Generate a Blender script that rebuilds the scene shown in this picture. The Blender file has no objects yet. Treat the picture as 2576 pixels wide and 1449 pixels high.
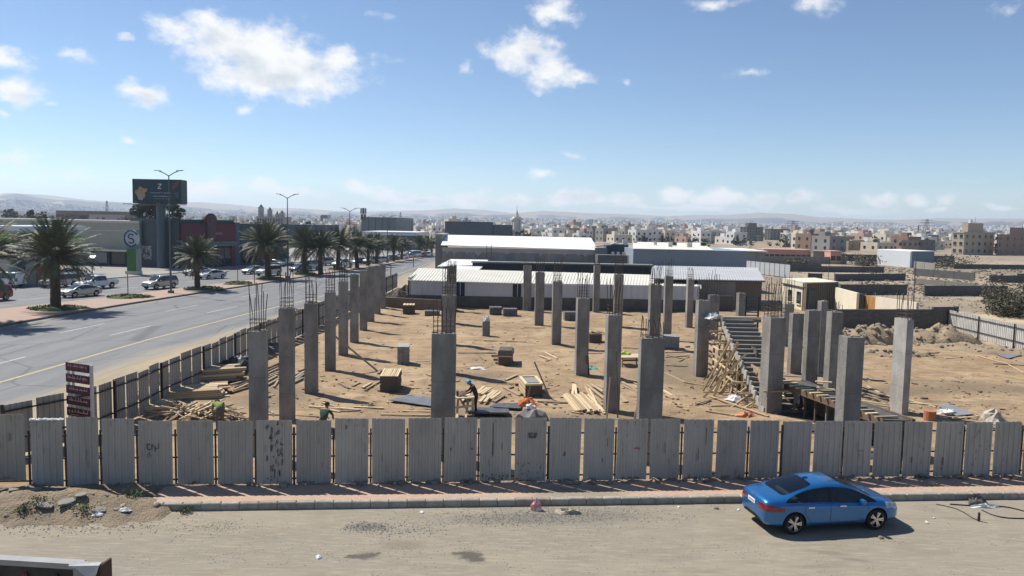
import bpy, bmesh, math, random
from mathutils import Vector as V, Matrix, Euler, noise as mnoise
random.seed(11)
S = bpy.context.scene
COL = S.collection
rad = math.radians
PI = math.pi

# ------------------------------------------------------------------ camera
CAM_H, PITCH, ROLL, FOC = 9.0, 4.8, 1.1, 1900.0      # focal length in pixels of a 2576 px wide frame
cam = bpy.data.cameras.new('camera')
camo = bpy.data.objects.new('camera', cam); COL.objects.link(camo)
cam.sensor_width = 36; cam.lens = FOC / 2576 * 36; cam.clip_start = 0.2; cam.clip_end = 40000
CR = Matrix.Rotation(rad(90 - PITCH), 3, 'X') @ Matrix.Rotation(rad(ROLL), 3, 'Z')
camo.matrix_world = Matrix.Translation((0, 0, CAM_H)) @ CR.to_4x4()
S.camera = camo
CP = V((0, 0, CAM_H))

# ------------------------------------------------------------------ render settings, exposure
S.render.engine = 'CYCLES'
S.cycles.use_denoising = True
S.cycles.max_bounces = 6; S.cycles.diffuse_bounces = 3; S.cycles.glossy_bounces = 3
S.cycles.transmission_bounces = 4; S.cycles.volume_bounces = 1; S.cycles.transparent_max_bounces = 8
S.cycles.caustics_reflective = False; S.cycles.caustics_refractive = False
S.view_settings.view_transform = 'Standard'; S.view_settings.look = 'None'
S.view_settings.gamma = 1; S.view_settings.use_curve_mapping = False
S.view_settings.exposure = 0.38

# ------------------------------------------------------------------ sun and sky
SUN_EL, SUN_DIR = 52.0, V((-0.83, 0.56, 0)).normalized()      # horizontal direction towards the sun
SUN_AZ = math.atan2(SUN_DIR.x, SUN_DIR.y)                      # clockwise from +Y
sun = bpy.data.lights.new('sun', 'SUN'); sun.energy = 5.0; sun.angle = rad(0.53); sun.color = (1, 0.945, 0.86)
suno = bpy.data.objects.new('sun', sun); COL.objects.link(suno)
to_sun = V((SUN_DIR.x * math.cos(rad(SUN_EL)), SUN_DIR.y * math.cos(rad(SUN_EL)), math.sin(rad(SUN_EL))))
suno.rotation_euler = to_sun.to_track_quat('Z', 'Y').to_euler(); suno.location = to_sun * 300
SKY_STRENGTH = 0.093

def ray(px, py):
    return CR @ V(((px - 1288) / FOC, -(py - 724.5) / FOC, -1))
def G(px, py, z=0.0):                       # point of the horizontal plane z seen at that place of the frame
    d = ray(px, py); return CP + d * ((z - CAM_H) / d.z)
def A(px, py, Y):                           # point of the vertical plane y = Y seen at that place
    d = ray(px, py); return CP + d * (Y / d.y)
def height(px, py, base):                   # height of something standing at base whose top shows at that place
    return A(px, py, base.y).z
def azel(px, py):
    d = ray(px, py).normalized(); return math.atan2(d.x, d.y), math.asin(d.z)

world = bpy.data.worlds.new('World'); S.world = world; world.use_nodes = True
wt = world.node_tree; wt.nodes.clear()
def wn(t, **k):
    n = wt.nodes.new(t)
    for a, b in k.items(): setattr(n, a, b)
    return n
def wl(a, b): wt.links.new(a, b)
def wm(op, a, b=None, c=None, clamp=False):
    n = wn('ShaderNodeMath', operation=op, use_clamp=clamp)
    for i, q in enumerate((a, b, c)):
        if q is None: continue
        if isinstance(q, (int, float)): n.inputs[i].default_value = q
        else: wl(q, n.inputs[i])
    return n.outputs[0]
def wv(op, a, b=None):
    n = wn('ShaderNodeVectorMath', operation=op)
    for i, q in enumerate((a, b)):
        if q is None: continue
        if isinstance(q, (tuple, list)): n.inputs[i].default_value = q
        else: wl(q, n.inputs[i])
    return n.outputs['Value'] if op == 'LENGTH' else n.outputs[0]
def wmr(x, a, b, c=0.0, d=1.0, smooth=True):
    n = wn('ShaderNodeMapRange', interpolation_type='SMOOTHSTEP' if smooth else 'LINEAR')
    wl(x, n.inputs[0])
    for i, q in enumerate((a, b, c, d)): n.inputs[i + 1].default_value = q
    return n.outputs[0]
sky = wn('ShaderNodeTexSky', sky_type='NISHITA', sun_disc=False)
sky.sun_elevation = rad(SUN_EL); sky.sun_rotation = SUN_AZ; sky.altitude = 1500
sky.air_density = 1.0; sky.dust_density = 0.1; sky.ozone_density = 3.0
tc = wn('ShaderNodeTexCoord'); sp = wn('ShaderNodeSeparateXYZ'); wl(tc.outputs['Generated'], sp.inputs[0])
az = wm('ARCTAN2', sp.outputs[0], sp.outputs[1]); el = wm('ARCSINE', sp.outputs[2])
cb = wn('ShaderNodeCombineXYZ'); wl(az, cb.inputs[0]); wl(el, cb.inputs[1])
def wnoise(scale, detail=6, rough=0.6, vec=None, stretch=None):
    n = wn('ShaderNodeTexNoise'); n.inputs['Scale'].default_value = scale; n.inputs['Detail'].default_value = detail
    n.inputs['Roughness'].default_value = rough
    v = vec or tc.outputs['Generated']
    if stretch: v = wv('MULTIPLY', v, stretch)
    wl(v, n.inputs['Vector']); return n
n1 = wnoise(9, 5, 0.55, stretch=(1, 1, 1.6))
warp = wv('MULTIPLY', wv('SUBTRACT', n1.outputs['Color'], (0.5, 0.5, 0.5)), (0.085, 0.05, 0))
P2 = wv('ADD', cb.outputs[0], warp)
BLOBS = [  # place in the frame, radii, weight, tilt of the long axis (+ = falls to the right)
    (610, 120, 190, 92, 1.0), (730, 185, 210, 84, 1.0), (650, 185, 150, 76, 1.0), (820, 165, 110, 52, .8), (455, 78, 105, 46, .55),
    (540, 60, 90, 50, .8), (760, 235, 80, 30, .7), (940, 155, 38, 30, .42), (850, 215, 70, 18, .42),
    (1310, 140, 100, 66, .95), (1380, 180, 70, 40, .75), (1445, 195, 64, 24, .75), (1180, 175, 26, 20, .4),
    (1400, 25, 80, 50, .75), (15, 135, 90, 36, .85), (45, 225, 85, 44, .85), (375, 235, 82, 32, .95), (345, 225, 46, 26, .8),
    (305, 95, 38, 20, .65), (625, 284, 32, 18, .62), (328, 340, 28, 15, .62), (175, 139, 60, 16, .45), (0, 282, 24, 14, .6),
    (2055, 8, 80, 30, .5), (1790, 2, 100, 16, .5), (1870, 175, 55, 18, .4), (1447, 397, 38, 13, .5), (1368, 445, 60, 14, .42),
    (146, 250, 20, 9, .5), (30, 400, 110, 24, .5), (130, 432, 110, 18, .36), (1580, 208, 22, 11, .4), (2530, 22, 40, 24, .38), (950, 50, 40, 16, .38),
    (720, 482, 130, 24, 0.88), (905, 478, 70, 26, 0.97), (985, 490, 70, 26, 0.97), (1060, 500, 60, 24, 0.88), (1160, 497, 90, 26, 0.92), (1290, 502, 60, 20, 0.82), (1420, 503, 80, 26, 1.05), (1480, 498, 60, 24, 0.95), (1560, 504, 70, 22, 0.92),
    (1705, 494, 60, 30, 1.05), (1770, 500, 50, 24, 0.97), (1815, 492, 62, 30, 1.05), (1905, 492, 60, 30, 1.05), (2010, 496, 64, 26, 1.05), (2205, 495, 56, 26, 0.97),
    (2300, 494, 44, 20, 0.88), (2385, 498, 36, 22, 0.84), (2370, 520, 40, 12, 0.72), (500, 485, 120, 28, 0.88), (2450, 458, 60, 12, 0.56), (2150, 525, 120, 14, 0.72), (1700, 525, 260, 14, 0.72), (1050, 530, 200, 16, 0.72), (2540, 516, 50, 14, 0.76),
]
field = None
for (bx, by, rx, ry, w) in BLOBS:
    a0, e0 = azel(bx, by)
    ra, re = rx / FOC * math.cos(a0), ry / FOC * math.cos(a0) ** 1
    q = wv('MULTIPLY', wv('SUBTRACT', P2, (a0, e0, 0)), (1 / ra, 1 / re, 0))
    t = wm('MULTIPLY_ADD', wv('LENGTH', q), -w, w)
    field = t if field is None else wm('MAXIMUM', field, t)
field = wm('MAXIMUM', field, -0.6)
# the same kind of scattered cloud all the way round, away from the view
gen = wnoise(3.2, 3, 0.5, stretch=(1, 1, 2.2))
away = wmr(sp.outputs[1], 0.62, 0.45)
genf = wm('MULTIPLY_ADD', away, wm('MULTIPLY_ADD', wmr(gen.outputs['Fac'], 0.55, 0.72, 0, 1, False), 0.35, 0.2), -0.6)
field = wm('MAXIMUM', field, genf)
n2 = wnoise(26, 8, 0.62, stretch=(1, 1, 1.5))
dens = wm('ADD', field, wm('MULTIPLY_ADD', n2.outputs['Fac'], 1.7, -0.83))
dens = wmr(dens, 0.02, 0.78)
n3 = wnoise(11, 6, 0.55, vec=wv('ADD', tc.outputs['Generated'], (0.013, 0.0, -0.02)), stretch=(1, 1, 1.8))
core = wm('MULTIPLY', wmr(field, 0.25, 0.75), wmr(n3.outputs['Fac'], 0.42, 0.66))
cc = wn('ShaderNodeMix', data_type='RGBA'); wl(core, cc.inputs['Factor'])
CLOUD = 0.78
cc.inputs['A'].default_value = (CLOUD / SKY_STRENGTH, CLOUD / SKY_STRENGTH, CLOUD / SKY_STRENGTH, 1)
cc.inputs['B'].default_value = (0.52 / SKY_STRENGTH, 0.56 / SKY_STRENGTH, 0.60 / SKY_STRENGTH, 1)
# low bank of pale cloud along the horizon
bankn = wnoise(7, 6, 0.6, stretch=(1, 1, 4.0))
bank = wm('SUBTRACT', wm('MULTIPLY_ADD', bankn.outputs['Fac'], 0.07, 0.002), el)
bank = wm('MULTIPLY', wmr(bank, -0.022, 0.03), 0.30)
mb = wn('ShaderNodeMix', data_type='RGBA'); wl(bank, mb.inputs['Factor']); wl(sky.outputs[0], mb.inputs['A'])
mb.inputs['B'].default_value = (0.40 / SKY_STRENGTH, 0.47 / SKY_STRENGTH, 0.54 / SKY_STRENGTH, 1)
mx = wn('ShaderNodeMix', data_type='RGBA'); wl(wm('MULTIPLY', dens, 0.97), mx.inputs['Factor'])
wl(mb.outputs['Result'], mx.inputs['A']); wl(cc.outputs['Result'], mx.inputs['B'])
bg = wn('ShaderNodeBackground'); bg.inputs[1].default_value = SKY_STRENGTH
wl(mx.outputs['Result'], bg.inputs[0])
wo = wn('ShaderNodeOutputWorld'); wl(bg.outputs[0], wo.inputs[0])
world.cycles.sampling_method = 'MANUAL'; world.cycles.sample_map_resolution = 512

# ------------------------------------------------------------------ materials
def mat(name, c, c2=None, rough=0.85, scale=2.0, detail=5, bump=0.0, bscale=None, spec=0.3, metal=0.0, rnd=0.0, coord='obj', stretch=(1, 1, 1), lo=0.35, hi=0.65, coat=0):
    m = bpy.data.materials.new(name); m.use_nodes = True
    t = m.node_tree; b = t.nodes['Principled BSDF']; L = t.links.new
    b.inputs['Roughness'].default_value = rough; b.inputs['Metallic'].default_value = metal
    b.inputs['Specular IOR Level'].default_value = spec
    if coat: b.inputs['Coat Weight'].default_value = coat; b.inputs['Coat Roughness'].default_value = 0.05
    if c2 is None and not bump and not rnd:
        b.inputs['Base Color'].default_value = (*c, 1); return m
    if coord == 'pos':
        vec = t.nodes.new('ShaderNodeNewGeometry').outputs['Position']
    else:
        vec = t.nodes.new('ShaderNodeTexCoord').outputs['Object']
        if rnd:
            oi = t.nodes.new('ShaderNodeObjectInfo'); ad = t.nodes.new('ShaderNodeVectorMath'); ad.operation = 'MULTIPLY_ADD'
            L(oi.outputs['Random'], ad.inputs[0]); ad.inputs[1].default_value = (37, 17, 53); L(vec, ad.inputs[2]); vec = ad.outputs[0]
    mp = t.nodes.new('ShaderNodeMapping'); mp.inputs['Scale'].default_value = stretch; L(vec, mp.inputs[0])
    n = t.nodes.new('ShaderNodeTexNoise'); n.inputs['Scale'].default_value = scale; n.inputs['Detail'].default_value = detail
    n.inputs['Roughness'].default_value = 0.62; L(mp.outputs[0], n.inputs['Vector'])
    mr = t.nodes.new('ShaderNodeMapRange'); L(n.outputs['Fac'], mr.inputs[0]); mr.inputs[1].default_value = lo; mr.inputs[2].default_value = hi
    mi = t.nodes.new('ShaderNodeMix'); mi.data_type = 'RGBA'; L(mr.outputs[0], mi.inputs['Factor'])
    mi.inputs['A'].default_value = (*c, 1); mi.inputs['B'].default_value = (*(c2 or c), 1)
    out = mi.outputs['Result']
    if rnd:
        oi = t.nodes.new('ShaderNodeObjectInfo'); hs = t.nodes.new('ShaderNodeHueSaturation')
        r2 = t.nodes.new('ShaderNodeMapRange'); L(oi.outputs['Random'], r2.inputs[0]); r2.inputs[3].default_value = 1 - rnd; r2.inputs[4].default_value = 1 + rnd
        L(r2.outputs[0], hs.inputs['Value']); L(out, hs.inputs['Color']); out = hs.outputs[0]
    L(out, b.inputs['Base Color'])
    if bump:
        nb = t.nodes.new('ShaderNodeTexNoise'); nb.inputs['Scale'].default_value = bscale or scale * 6; nb.inputs['Detail'].default_value = 4
        L(mp.outputs[0], nb.inputs['Vector'])
        bp = t.nodes.new('ShaderNodeBump'); bp.inputs['Strength'].default_value = min(1, bump); bp.inputs['Distance'].default_value = 0.05
        L(nb.outputs['Fac'], bp.inputs['Height']); L(bp.outputs[0], b.inputs['Normal'])
    return m

class NT:                                     # small helper for the richer ground materials
    def __init__(s, name, rough=0.9, spec=0.2):
        s.m = bpy.data.materials.new(name); s.m.use_nodes = True; s.t = s.m.node_tree; s.b = s.t.nodes['Principled BSDF']
        s.b.inputs['Roughness'].default_value = rough; s.b.inputs['Specular IOR Level'].default_value = spec
        s.pos = s.t.nodes.new('ShaderNodeNewGeometry').outputs['Position']
    def l(s, a, b): s.t.links.new(a, b)
    def noise(s, scale, detail=5, stretch=(1, 1, 1), rot=0.0, rough=0.6, dist=0.0):
        mp = s.t.nodes.new('ShaderNodeMapping'); mp.inputs['Scale'].default_value = stretch; mp.inputs['Rotation'].default_value = (0, 0, rot)
        s.l(s.pos, mp.inputs[0]); n = s.t.nodes.new('ShaderNodeTexNoise'); n.inputs['Scale'].default_value = scale
        n.inputs['Detail'].default_value = detail; n.inputs['Roughness'].default_value = rough; n.inputs['Distortion'].default_value = dist
        s.l(mp.outputs[0], n.inputs['Vector']); return n.outputs['Fac']
    def voro(s, scale, stretch=(1, 1, 1)):
        mp = s.t.nodes.new('ShaderNodeMapping'); mp.inputs['Scale'].default_value = stretch; s.l(s.pos, mp.inputs[0])
        n = s.t.nodes.new('ShaderNodeTexVoronoi'); n.inputs['Scale'].default_value = scale; s.l(mp.outputs[0], n.inputs['Vector']); return n
    def mr(s, x, a, b, c=0.0, d=1.0):
        n = s.t.nodes.new('ShaderNodeMapRange'); s.l(x, n.inputs[0])
        for i, q in enumerate((a, b, c, d)): n.inputs[i + 1].default_value = q
        return n.outputs[0]
    def math(s, op, a, b=None, clamp=False):
        n = s.t.nodes.new('ShaderNodeMath'); n.operation = op; n.use_clamp = clamp
        for i, q in enumerate((a, b)):
            if q is None: continue
            if isinstance(q, (int, float)): n.inputs[i].default_value = q
            else: s.l(q, n.inputs[i])
        return n.outputs[0]
    def mix(s, f, a, b):
        n = s.t.nodes.new('ShaderNodeMix'); n.data_type = 'RGBA'
        if isinstance(f, (int, float)): n.inputs['Factor'].default_value = f
        else: s.l(f, n.inputs['Factor'])
        for k, q in (('A', a), ('B', b)):
            if isinstance(q, tuple): n.inputs[k].default_value = (*q, 1)
            else: s.l(q, n.inputs[k])
        return n.outputs['Result']
    def blob(s, c, rx, ry, ang=0.0, edge=0.35, nz=None):
        mp = s.t.nodes.new('ShaderNodeMapping'); mp.vector_type = 'TEXTURE'
        mp.inputs['Location'].default_value = (c[0], c[1], 0); mp.inputs['Rotation'].default_value = (0, 0, ang); mp.inputs['Scale'].default_value = (rx, ry, 1000)
        s.l(s.pos, mp.inputs[0]); n = s.t.nodes.new('ShaderNodeVectorMath'); n.operation = 'LENGTH'; s.l(mp.outputs[0], n.inputs[0])
        d = n.outputs['Value']
        if nz is not None: d = s.math('ADD', d, s.math('MULTIPLY', s.math('SUBTRACT', nz, 0.5), 1.6))
        return s.mr(d, 1.0, 1.0 - edge)
    def bump(s, h, strength=0.5, dist=0.05):
        bp = s.t.nodes.new('ShaderNodeBump'); bp.inputs['Strength'].default_value = strength; bp.inputs['Distance'].default_value = dist
        s.l(h, bp.inputs['Height']); s.l(bp.outputs[0], s.b.inputs['Normal'])
    def out(s, c): s.l(c, s.b.inputs['Base Color']); return s.m

# ------------------------------------------------------------------ mesh helpers
class MB:
    def __init__(s): s.v = []; s.f = []; s.m = []
    def box(s, c, d, rz=0.0, m=0, rot=None):
        M = rot if rot is not None else Matrix.Rotation(rz, 3, 'Z'); c = V(c); o = len(s.v)
        for x, y, z in ((-1, -1, -1), (1, -1, -1), (1, 1, -1), (-1, 1, -1), (-1, -1, 1), (1, -1, 1), (1, 1, 1), (-1, 1, 1)):
            s.v.append(c + M @ V((x * d[0] / 2, y * d[1] / 2, z * d[2] / 2)))
        for q in ((0, 3, 2, 1), (4, 5, 6, 7), (0, 1, 5, 4), (1, 2, 6, 5), (2, 3, 7, 6), (3, 0, 4, 7)):
            s.f.append([o + i for i in q]); s.m.append(m)
        return s
    def beam(s, a, b, w, h, m=0):
        a, b = V(a), V(b); d = b - a; L = d.length
        if L < 1e-6: return s
        R = d.to_track_quat('X', 'Z').to_matrix(); return s.box((a + b) / 2, (L, w, h), m=m, rot=R)
    def cyl(s, a, b, r0, r1=None, n=8, m=0, caps=True):
        a, b = V(a), V(b); r1 = r0 if r1 is None else r1; R = (b - a).to_track_quat('Z', 'Y').to_matrix(); o = len(s.v)
        for p, r in ((a, r0), (b, r1)):
            for i in range(n): s.v.append(p + R @ V((r * math.cos(2 * PI * i / n), r * math.sin(2 * PI * i / n), 0)))
        for i in range(n):
            j = (i + 1) % n; s.f.append([o + i, o + j, o + n + j, o + n + i]); s.m.append(m)
        if caps: s.f.append([o + i for i in range(n)][::-1]); s.m.append(m); s.f.append([o + n + i for i in range(n)]); s.m.append(m)
        return s
    def tube(s, pts, r, n=6, m=0, r1=None):
        pts = [V(p) for p in pts]; o = len(s.v); k = len(pts)
        for i, p in enumerate(pts):
            d = (pts[min(i + 1, k - 1)] - pts[max(i - 1, 0)]); R = d.to_track_quat('Z', 'Y').to_matrix()
            rr = r if r1 is None else r + (r1 - r) * i / (k - 1)
            for j in range(n): s.v.append(p + R @ V((rr * math.cos(2 * PI * j / n), rr * math.sin(2 * PI * j / n), 0)))
        for i in range(k - 1):
            for j in range(n):
                q = (j + 1) % n; s.f.append([o + i * n + j, o + i * n + q, o + (i + 1) * n + q, o + (i + 1) * n + j]); s.m.append(m)
        s.f.append([o + j for j in range(n)][::-1]); s.m.append(m); s.f.append([o + (k - 1) * n + j for j in range(n)]); s.m.append(m)
        return s
    def poly(s, pts, m=0):
        o = len(s.v); s.v += [V(p) for p in pts]; s.f.append(list(range(o, o + len(pts)))); s.m.append(m); return s
    def prism(s, pts, d, m=0):                  # polygon pushed along the vector d
        o = len(s.v); n = len(pts); d = V(d); s.v += [V(p) for p in pts] + [V(p) + d for p in pts]
        s.f.append(list(range(o, o + n))[::-1]); s.m.append(m); s.f.append(list(range(o + n, o + 2 * n))); s.m.append(m)
        for i in range(n):
            j = (i + 1) % n; s.f.append([o + i, o + j, o + n + j, o + n + i]); s.m.append(m)
        return s
    def mesh(s, name, mats, smooth=False, fix=True):
        me = bpy.data.meshes.new(name); me.from_pydata([tuple(p) for p in s.v], [], s.f)
        for q in (mats if isinstance(mats, (list, tuple)) else [mats]): me.materials.append(q)
        me.polygons.foreach_set('material_index', s.m); me.polygons.foreach_set('use_smooth', [smooth] * len(s.f))
        if fix:
            bm = bmesh.new(); bm.from_mesh(me); bmesh.ops.recalc_face_normals(bm, faces=bm.faces); bm.to_mesh(me); bm.free()
        me.update(); return me
    def build(s, name, mats, parent=None, loc=(0, 0, 0), rot=None, smooth=False, fix=True):
        return link(name, s.mesh(name, mats, smooth, fix), parent, loc, rot)

def link(name, me, parent=None, loc=(0, 0, 0), rot=None, scale=None):
    o = bpy.data.objects.new(name, me); COL.objects.link(o); o.location = loc
    if rot is not None: o.rotation_euler = (0, 0, rot) if isinstance(rot, (int, float)) else rot
    if scale is not None: o.scale = scale
    if parent is not None: o.parent = parent
    return o
def tag(o, label=None, cat=None, group=None, kind=None):
    if label: o['label'] = label
    if cat: o['category'] = cat
    if group: o['group'] = group
    if kind: o['kind'] = kind
    return o
def thing(name, label, cat, loc=(0, 0, 0), rz=0.0, group=None):
    return tag(link(name, None, None, loc, rz), label, cat, group)
def copy_tree(o, kids, loc, rz, label, group=None, swap=None):
    r = o.copy(); COL.objects.link(r); r.location = loc; r.rotation_euler = (0, 0, rz); r['label'] = label
    if group: r['group'] = group
    mp = {o: r}
    for c in kids:                                  # kids listed parents first
        d = c.copy(); COL.objects.link(d); d.parent = mp[c.parent]; mp[c] = d
        for k, sl in enumerate(d.material_slots if swap else ()):
            q = c.data.materials[k]
            if q in swap: sl.link = 'OBJECT'; sl.material = swap[q]
    return r
def bake(o):
    bpy.context.view_layer.update(); dg = bpy.context.evaluated_depsgraph_get()
    me = bpy.data.meshes.new_from_object(o.evaluated_get(dg)); bpy.data.objects.remove(o); return me
def grid_mesh(name, xs, ys, zf, m, smooth=True):
    b = MB(); nx = len(xs)
    for y in ys:
        for x in xs: b.v.append(V((x, y, zf(x, y))))
    for j in range(len(ys) - 1):
        for i in range(nx - 1):
            b.f.append([j * nx + i, j * nx + i + 1, (j + 1) * nx + i + 1, (j + 1) * nx + i]); b.m.append(0)
    return b.mesh(name, m, smooth)
def lin(a, b, n): return [a + (b - a) * i / (n - 1) for i in range(n)]
def interp(tab, y):
    if y <= tab[0][0]: i = 0
    elif y >= tab[-1][0]: i = len(tab) - 2
    else: i = next(k for k in range(len(tab) - 1) if tab[k][0] <= y <= tab[k + 1][0])
    (y0, x0), (y1, x1) = tab[i], tab[i + 1]; return x0 + (x1 - x0) * (y - y0) / (y1 - y0)
def fbm(x, y, s=1.0, o=4, seed=0.0): return mnoise.fractal(V((x * s + seed, y * s - seed, seed)), 1.0, 2.0, o)
R_ = random.uniform
GRID = rad(5.1)                                  # the building plot and its street are turned a little
U = V((math.cos(GRID), math.sin(GRID), 0)); W = V((-math.sin(GRID), math.cos(GRID), 0))
F0 = V((0.1, 25.4, 0))                           # a point of the street fence
# ------------------------------------------------------------------ the ground
def terrain(x, y):
    d = math.hypot(x, y)
    z = -0.03
    if d > 900:
        k = (d - 900) / 3600.0
        z += 42 * k * k * (1.0 + 0.5 * fbm(x, y, 0.0011, 3, 5.0)) + 7 * min(1, k * 2) * (fbm(x, y, 0.0017, 3, 9.0))
    if d > 3300:
        a = math.atan2(x, y); k = min(1, (d - 3300) / 1200.0); k = k * k * (3 - 2 * k)
        ridge = 12 + 12 * fbm(a * 9, 1.3, 1.0, 4, 2.0) + 9 * fbm(a * 34, 2.2, 1.0, 3, 4.0)
        z += k * max(0, ridge)
        z += k * 34 * math.exp(-abs((a + 0.581) / 0.026) ** 1.5) + k * 20 * math.exp(-((a + 0.59) / 0.075) ** 2) + k * 16 * math.exp(-((a + 0.47) / 0.09) ** 2)
    return max(z, -0.03)
gm = NT('dry_ground')
a = gm.noise(0.02, 6, dist=0.6); b = gm.noise(0.16, 6, stretch=(1, 1.6, 1)); c = gm.noise(1.4, 4)
col = gm.mix(gm.mr(a, 0.38, 0.62), (0.25, 0.20, 0.145), (0.36, 0.295, 0.215))
col = gm.mix(gm.math('MULTIPLY', gm.mr(b, 0.52, 0.66), 0.75), col, (0.145, 0.125, 0.09))
col = gm.mix(gm.math('MULTIPLY', gm.mr(c, 0.55, 0.75), 0.5), col, (0.17, 0.14, 0.10))
p = G(2480, 800); col = gm.mix(gm.blob((p.x + 4, p.y, 0), 30, 7, rad(-8), 0.5, b), col, (0.46, 0.37, 0.255))
M_GROUND = gm.out(col)
bgm = MB(); NA = 160
rs = [0, 14, 30, 60, 120, 240, 450, 700, 900, 1100, 1350, 1650, 2000, 2400, 2800, 3200, 3500, 3800, 4100, 4400, 4700, 5000, 5600, 6400]
for r in rs:
    for i in range(NA):
        t = -PI + 2 * PI * i / NA
        if True:
            x, y = r * math.sin(t), r * math.cos(t); bgm.v.append(V((x, y, terrain(x, y))))
for k in range(len(rs) - 1):
    for i in range(NA):
        j = (i + 1) % NA; bgm.f.append([k * NA + i, k * NA + j, (k + 1) * NA + j, (k + 1) * NA + i]); bgm.m.append(0)
tag(bgm.build('ground', M_GROUND, smooth=True, fix=False), kind='structure')
# finer hills towards the horizon, in view
hm = NT('hill_earth'); n = hm.noise(0.004, 6)
M_HILL = hm.out(hm.mix(hm.mr(n, 0.4, 0.62), (0.085, 0.085, 0.08), (0.14, 0.13, 0.115)))
hb = MB(); na, nr = 420, 10
for k in range(nr):
    for i in range(na):
        t = rad(-40 + 80 * i / (na - 1)); r = 3700 + 150 * k; x, y = r * math.sin(t), r * math.cos(t); hb.v.append(V((x, y, terrain(x, y) + (1.2 if k < nr - 1 else -4))))
for k in range(nr - 1):
    for i in range(na - 1): hb.f.append([k * na + i, (k + 1) * na + i, (k + 1) * na + i + 1, k * na + i + 1]); hb.m.append(0)
tag(hb.build('hills', M_HILL, smooth=True, fix=True), kind='structure')

# ------------------------------------------------------------------ building plot
pm = NT('plot_sand')
n1_, n2_, n3_, n4_ = pm.noise(0.22, 6, dist=1.0), pm.noise(1.1, 6), pm.noise(7, 5), pm.noise(0.5, 5, stretch=(0.35, 1.6, 1), rot=rad(-28), dist=1.2)
col = pm.mix(pm.mr(n1_, 0.38, 0.64), (0.29, 0.198, 0.115), (0.405, 0.298, 0.182))
col = pm.mix(pm.math('MULTIPLY', pm.mr(n2_, 0.5, 0.66), 0.8), col, (0.19, 0.132, 0.08))
col = pm.mix(pm.math('MULTIPLY', pm.mr(n4_, 0.5, 0.64), 0.7), col, (0.235, 0.175, 0.115))
col = pm.mix(pm.math('MULTIPLY', pm.mr(n3_, 0.6, 0.72), 0.6), col, (0.17, 0.125, 0.08))
for (bx, by, rx, ry, an) in ((1690, 930, 3.5, 9, 0.1), (2520, 730 + 250, 6, 2.2, -.3), (1200, 950, 3, 1.4, .2), (2260, 985, 7, 1.3, 0.1), (700, 1000, 2.5, 4, .1), (1270, 1060, 9, 2.2, .09)):
    q = G(bx, by); col = pm.mix(pm.math('MULTIPLY', pm.blob((q.x, q.y), rx, ry, an, 0.6, n2_), 0.85), col, (0.185, 0.145, 0.098))
# curved wheel tracks on the open right hand part
q = G(2600, 1130)
mp = pm.t.nodes.new('ShaderNodeMapping'); mp.vector_type = 'TEXTURE'; mp.inputs['Location'].default_value = (q.x + 6, q.y - 16, 0); pm.l(pm.pos, mp.inputs[0])
ln = pm.t.nodes.new('ShaderNodeVectorMath'); ln.operation = 'LENGTH'; pm.l(mp.outputs[0], ln.inputs[0])
wv_ = pm.math('SINE', pm.math('ADD', pm.math('MULTIPLY', ln.outputs['Value'], 5.2), pm.math('MULTIPLY', n1_, 9.0)))
trk = pm.math('MULTIPLY', pm.mr(wv_, 0.55, 0.95), pm.blob((q.x - 2, q.y - 2), 17, 15, 0, 0.7, n1_))
col = pm.mix(pm.math('MULTIPLY', trk, 0.55), col, (0.215, 0.165, 0.11))
pm.bump(pm.math('ADD', pm.math('MULTIPLY', n3_, 0.5), pm.math('ADD', n2_, pm.math('MULTIPLY', trk, -0.4))), 0.9, 0.10)
M_PLOT = pm.out(col)
def uv(s, t, z=0.0): return F0 + U * s + W * t + V((0, 0, z))
def st(p): d = V((p[0], p[1], 0)) - F0; return d.dot(U), d.dot(W)
def plot_z(s, t):
    k = min(1, max(0, t) / 1.5)
    return 0.005 + k * max(0, 0.06 + 0.11 * fbm(s, t, 0.28, 4, 3.0) + 0.045 * fbm(s, t, 1.1, 3, 5.0))
pb = MB(); xs, ys = lin(-21, 48, 190), lin(-0.3, 58, 170)
SF = [(p.y, p.x) for p in (G(a, b_, 2.1) for a, b_ in ((0, 1018), (165, 987), (247, 970), (347, 936), (425, 902), (532, 863), (620, 826), (780, 770)))]
SF.append((104.0, SF[-1][1] + (104 - SF[-1][0]) * (SF[-1][1] - SF[3][1]) / (SF[-1][0] - SF[3][0])))      # line of the side fence, y to x
for t in ys:
    yq = F0.y + t * W.y; s_l = st((interp(SF, yq) - 0.1, yq))[0]
    for s in xs: s = s_l + (s + 21) / 69 * (48 - s_l); pb.v.append(uv(s, t, plot_z(s, t)))
nx = len(xs)
for j in range(len(ys) - 1):
    for i in range(nx - 1): pb.f.append([j * nx + i, j * nx + i + 1, (j + 1) * nx + i + 1, (j + 1) * nx + i]); pb.m.append(0)
tag(pb.build('building_plot', M_PLOT, smooth=True, fix=False), kind='structure')
def onplot(p): s, t = st(p); return V((p[0], p[1], plot_z(s, t)))
def GP(px, py): return onplot(G(px, py, 0.03))

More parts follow.
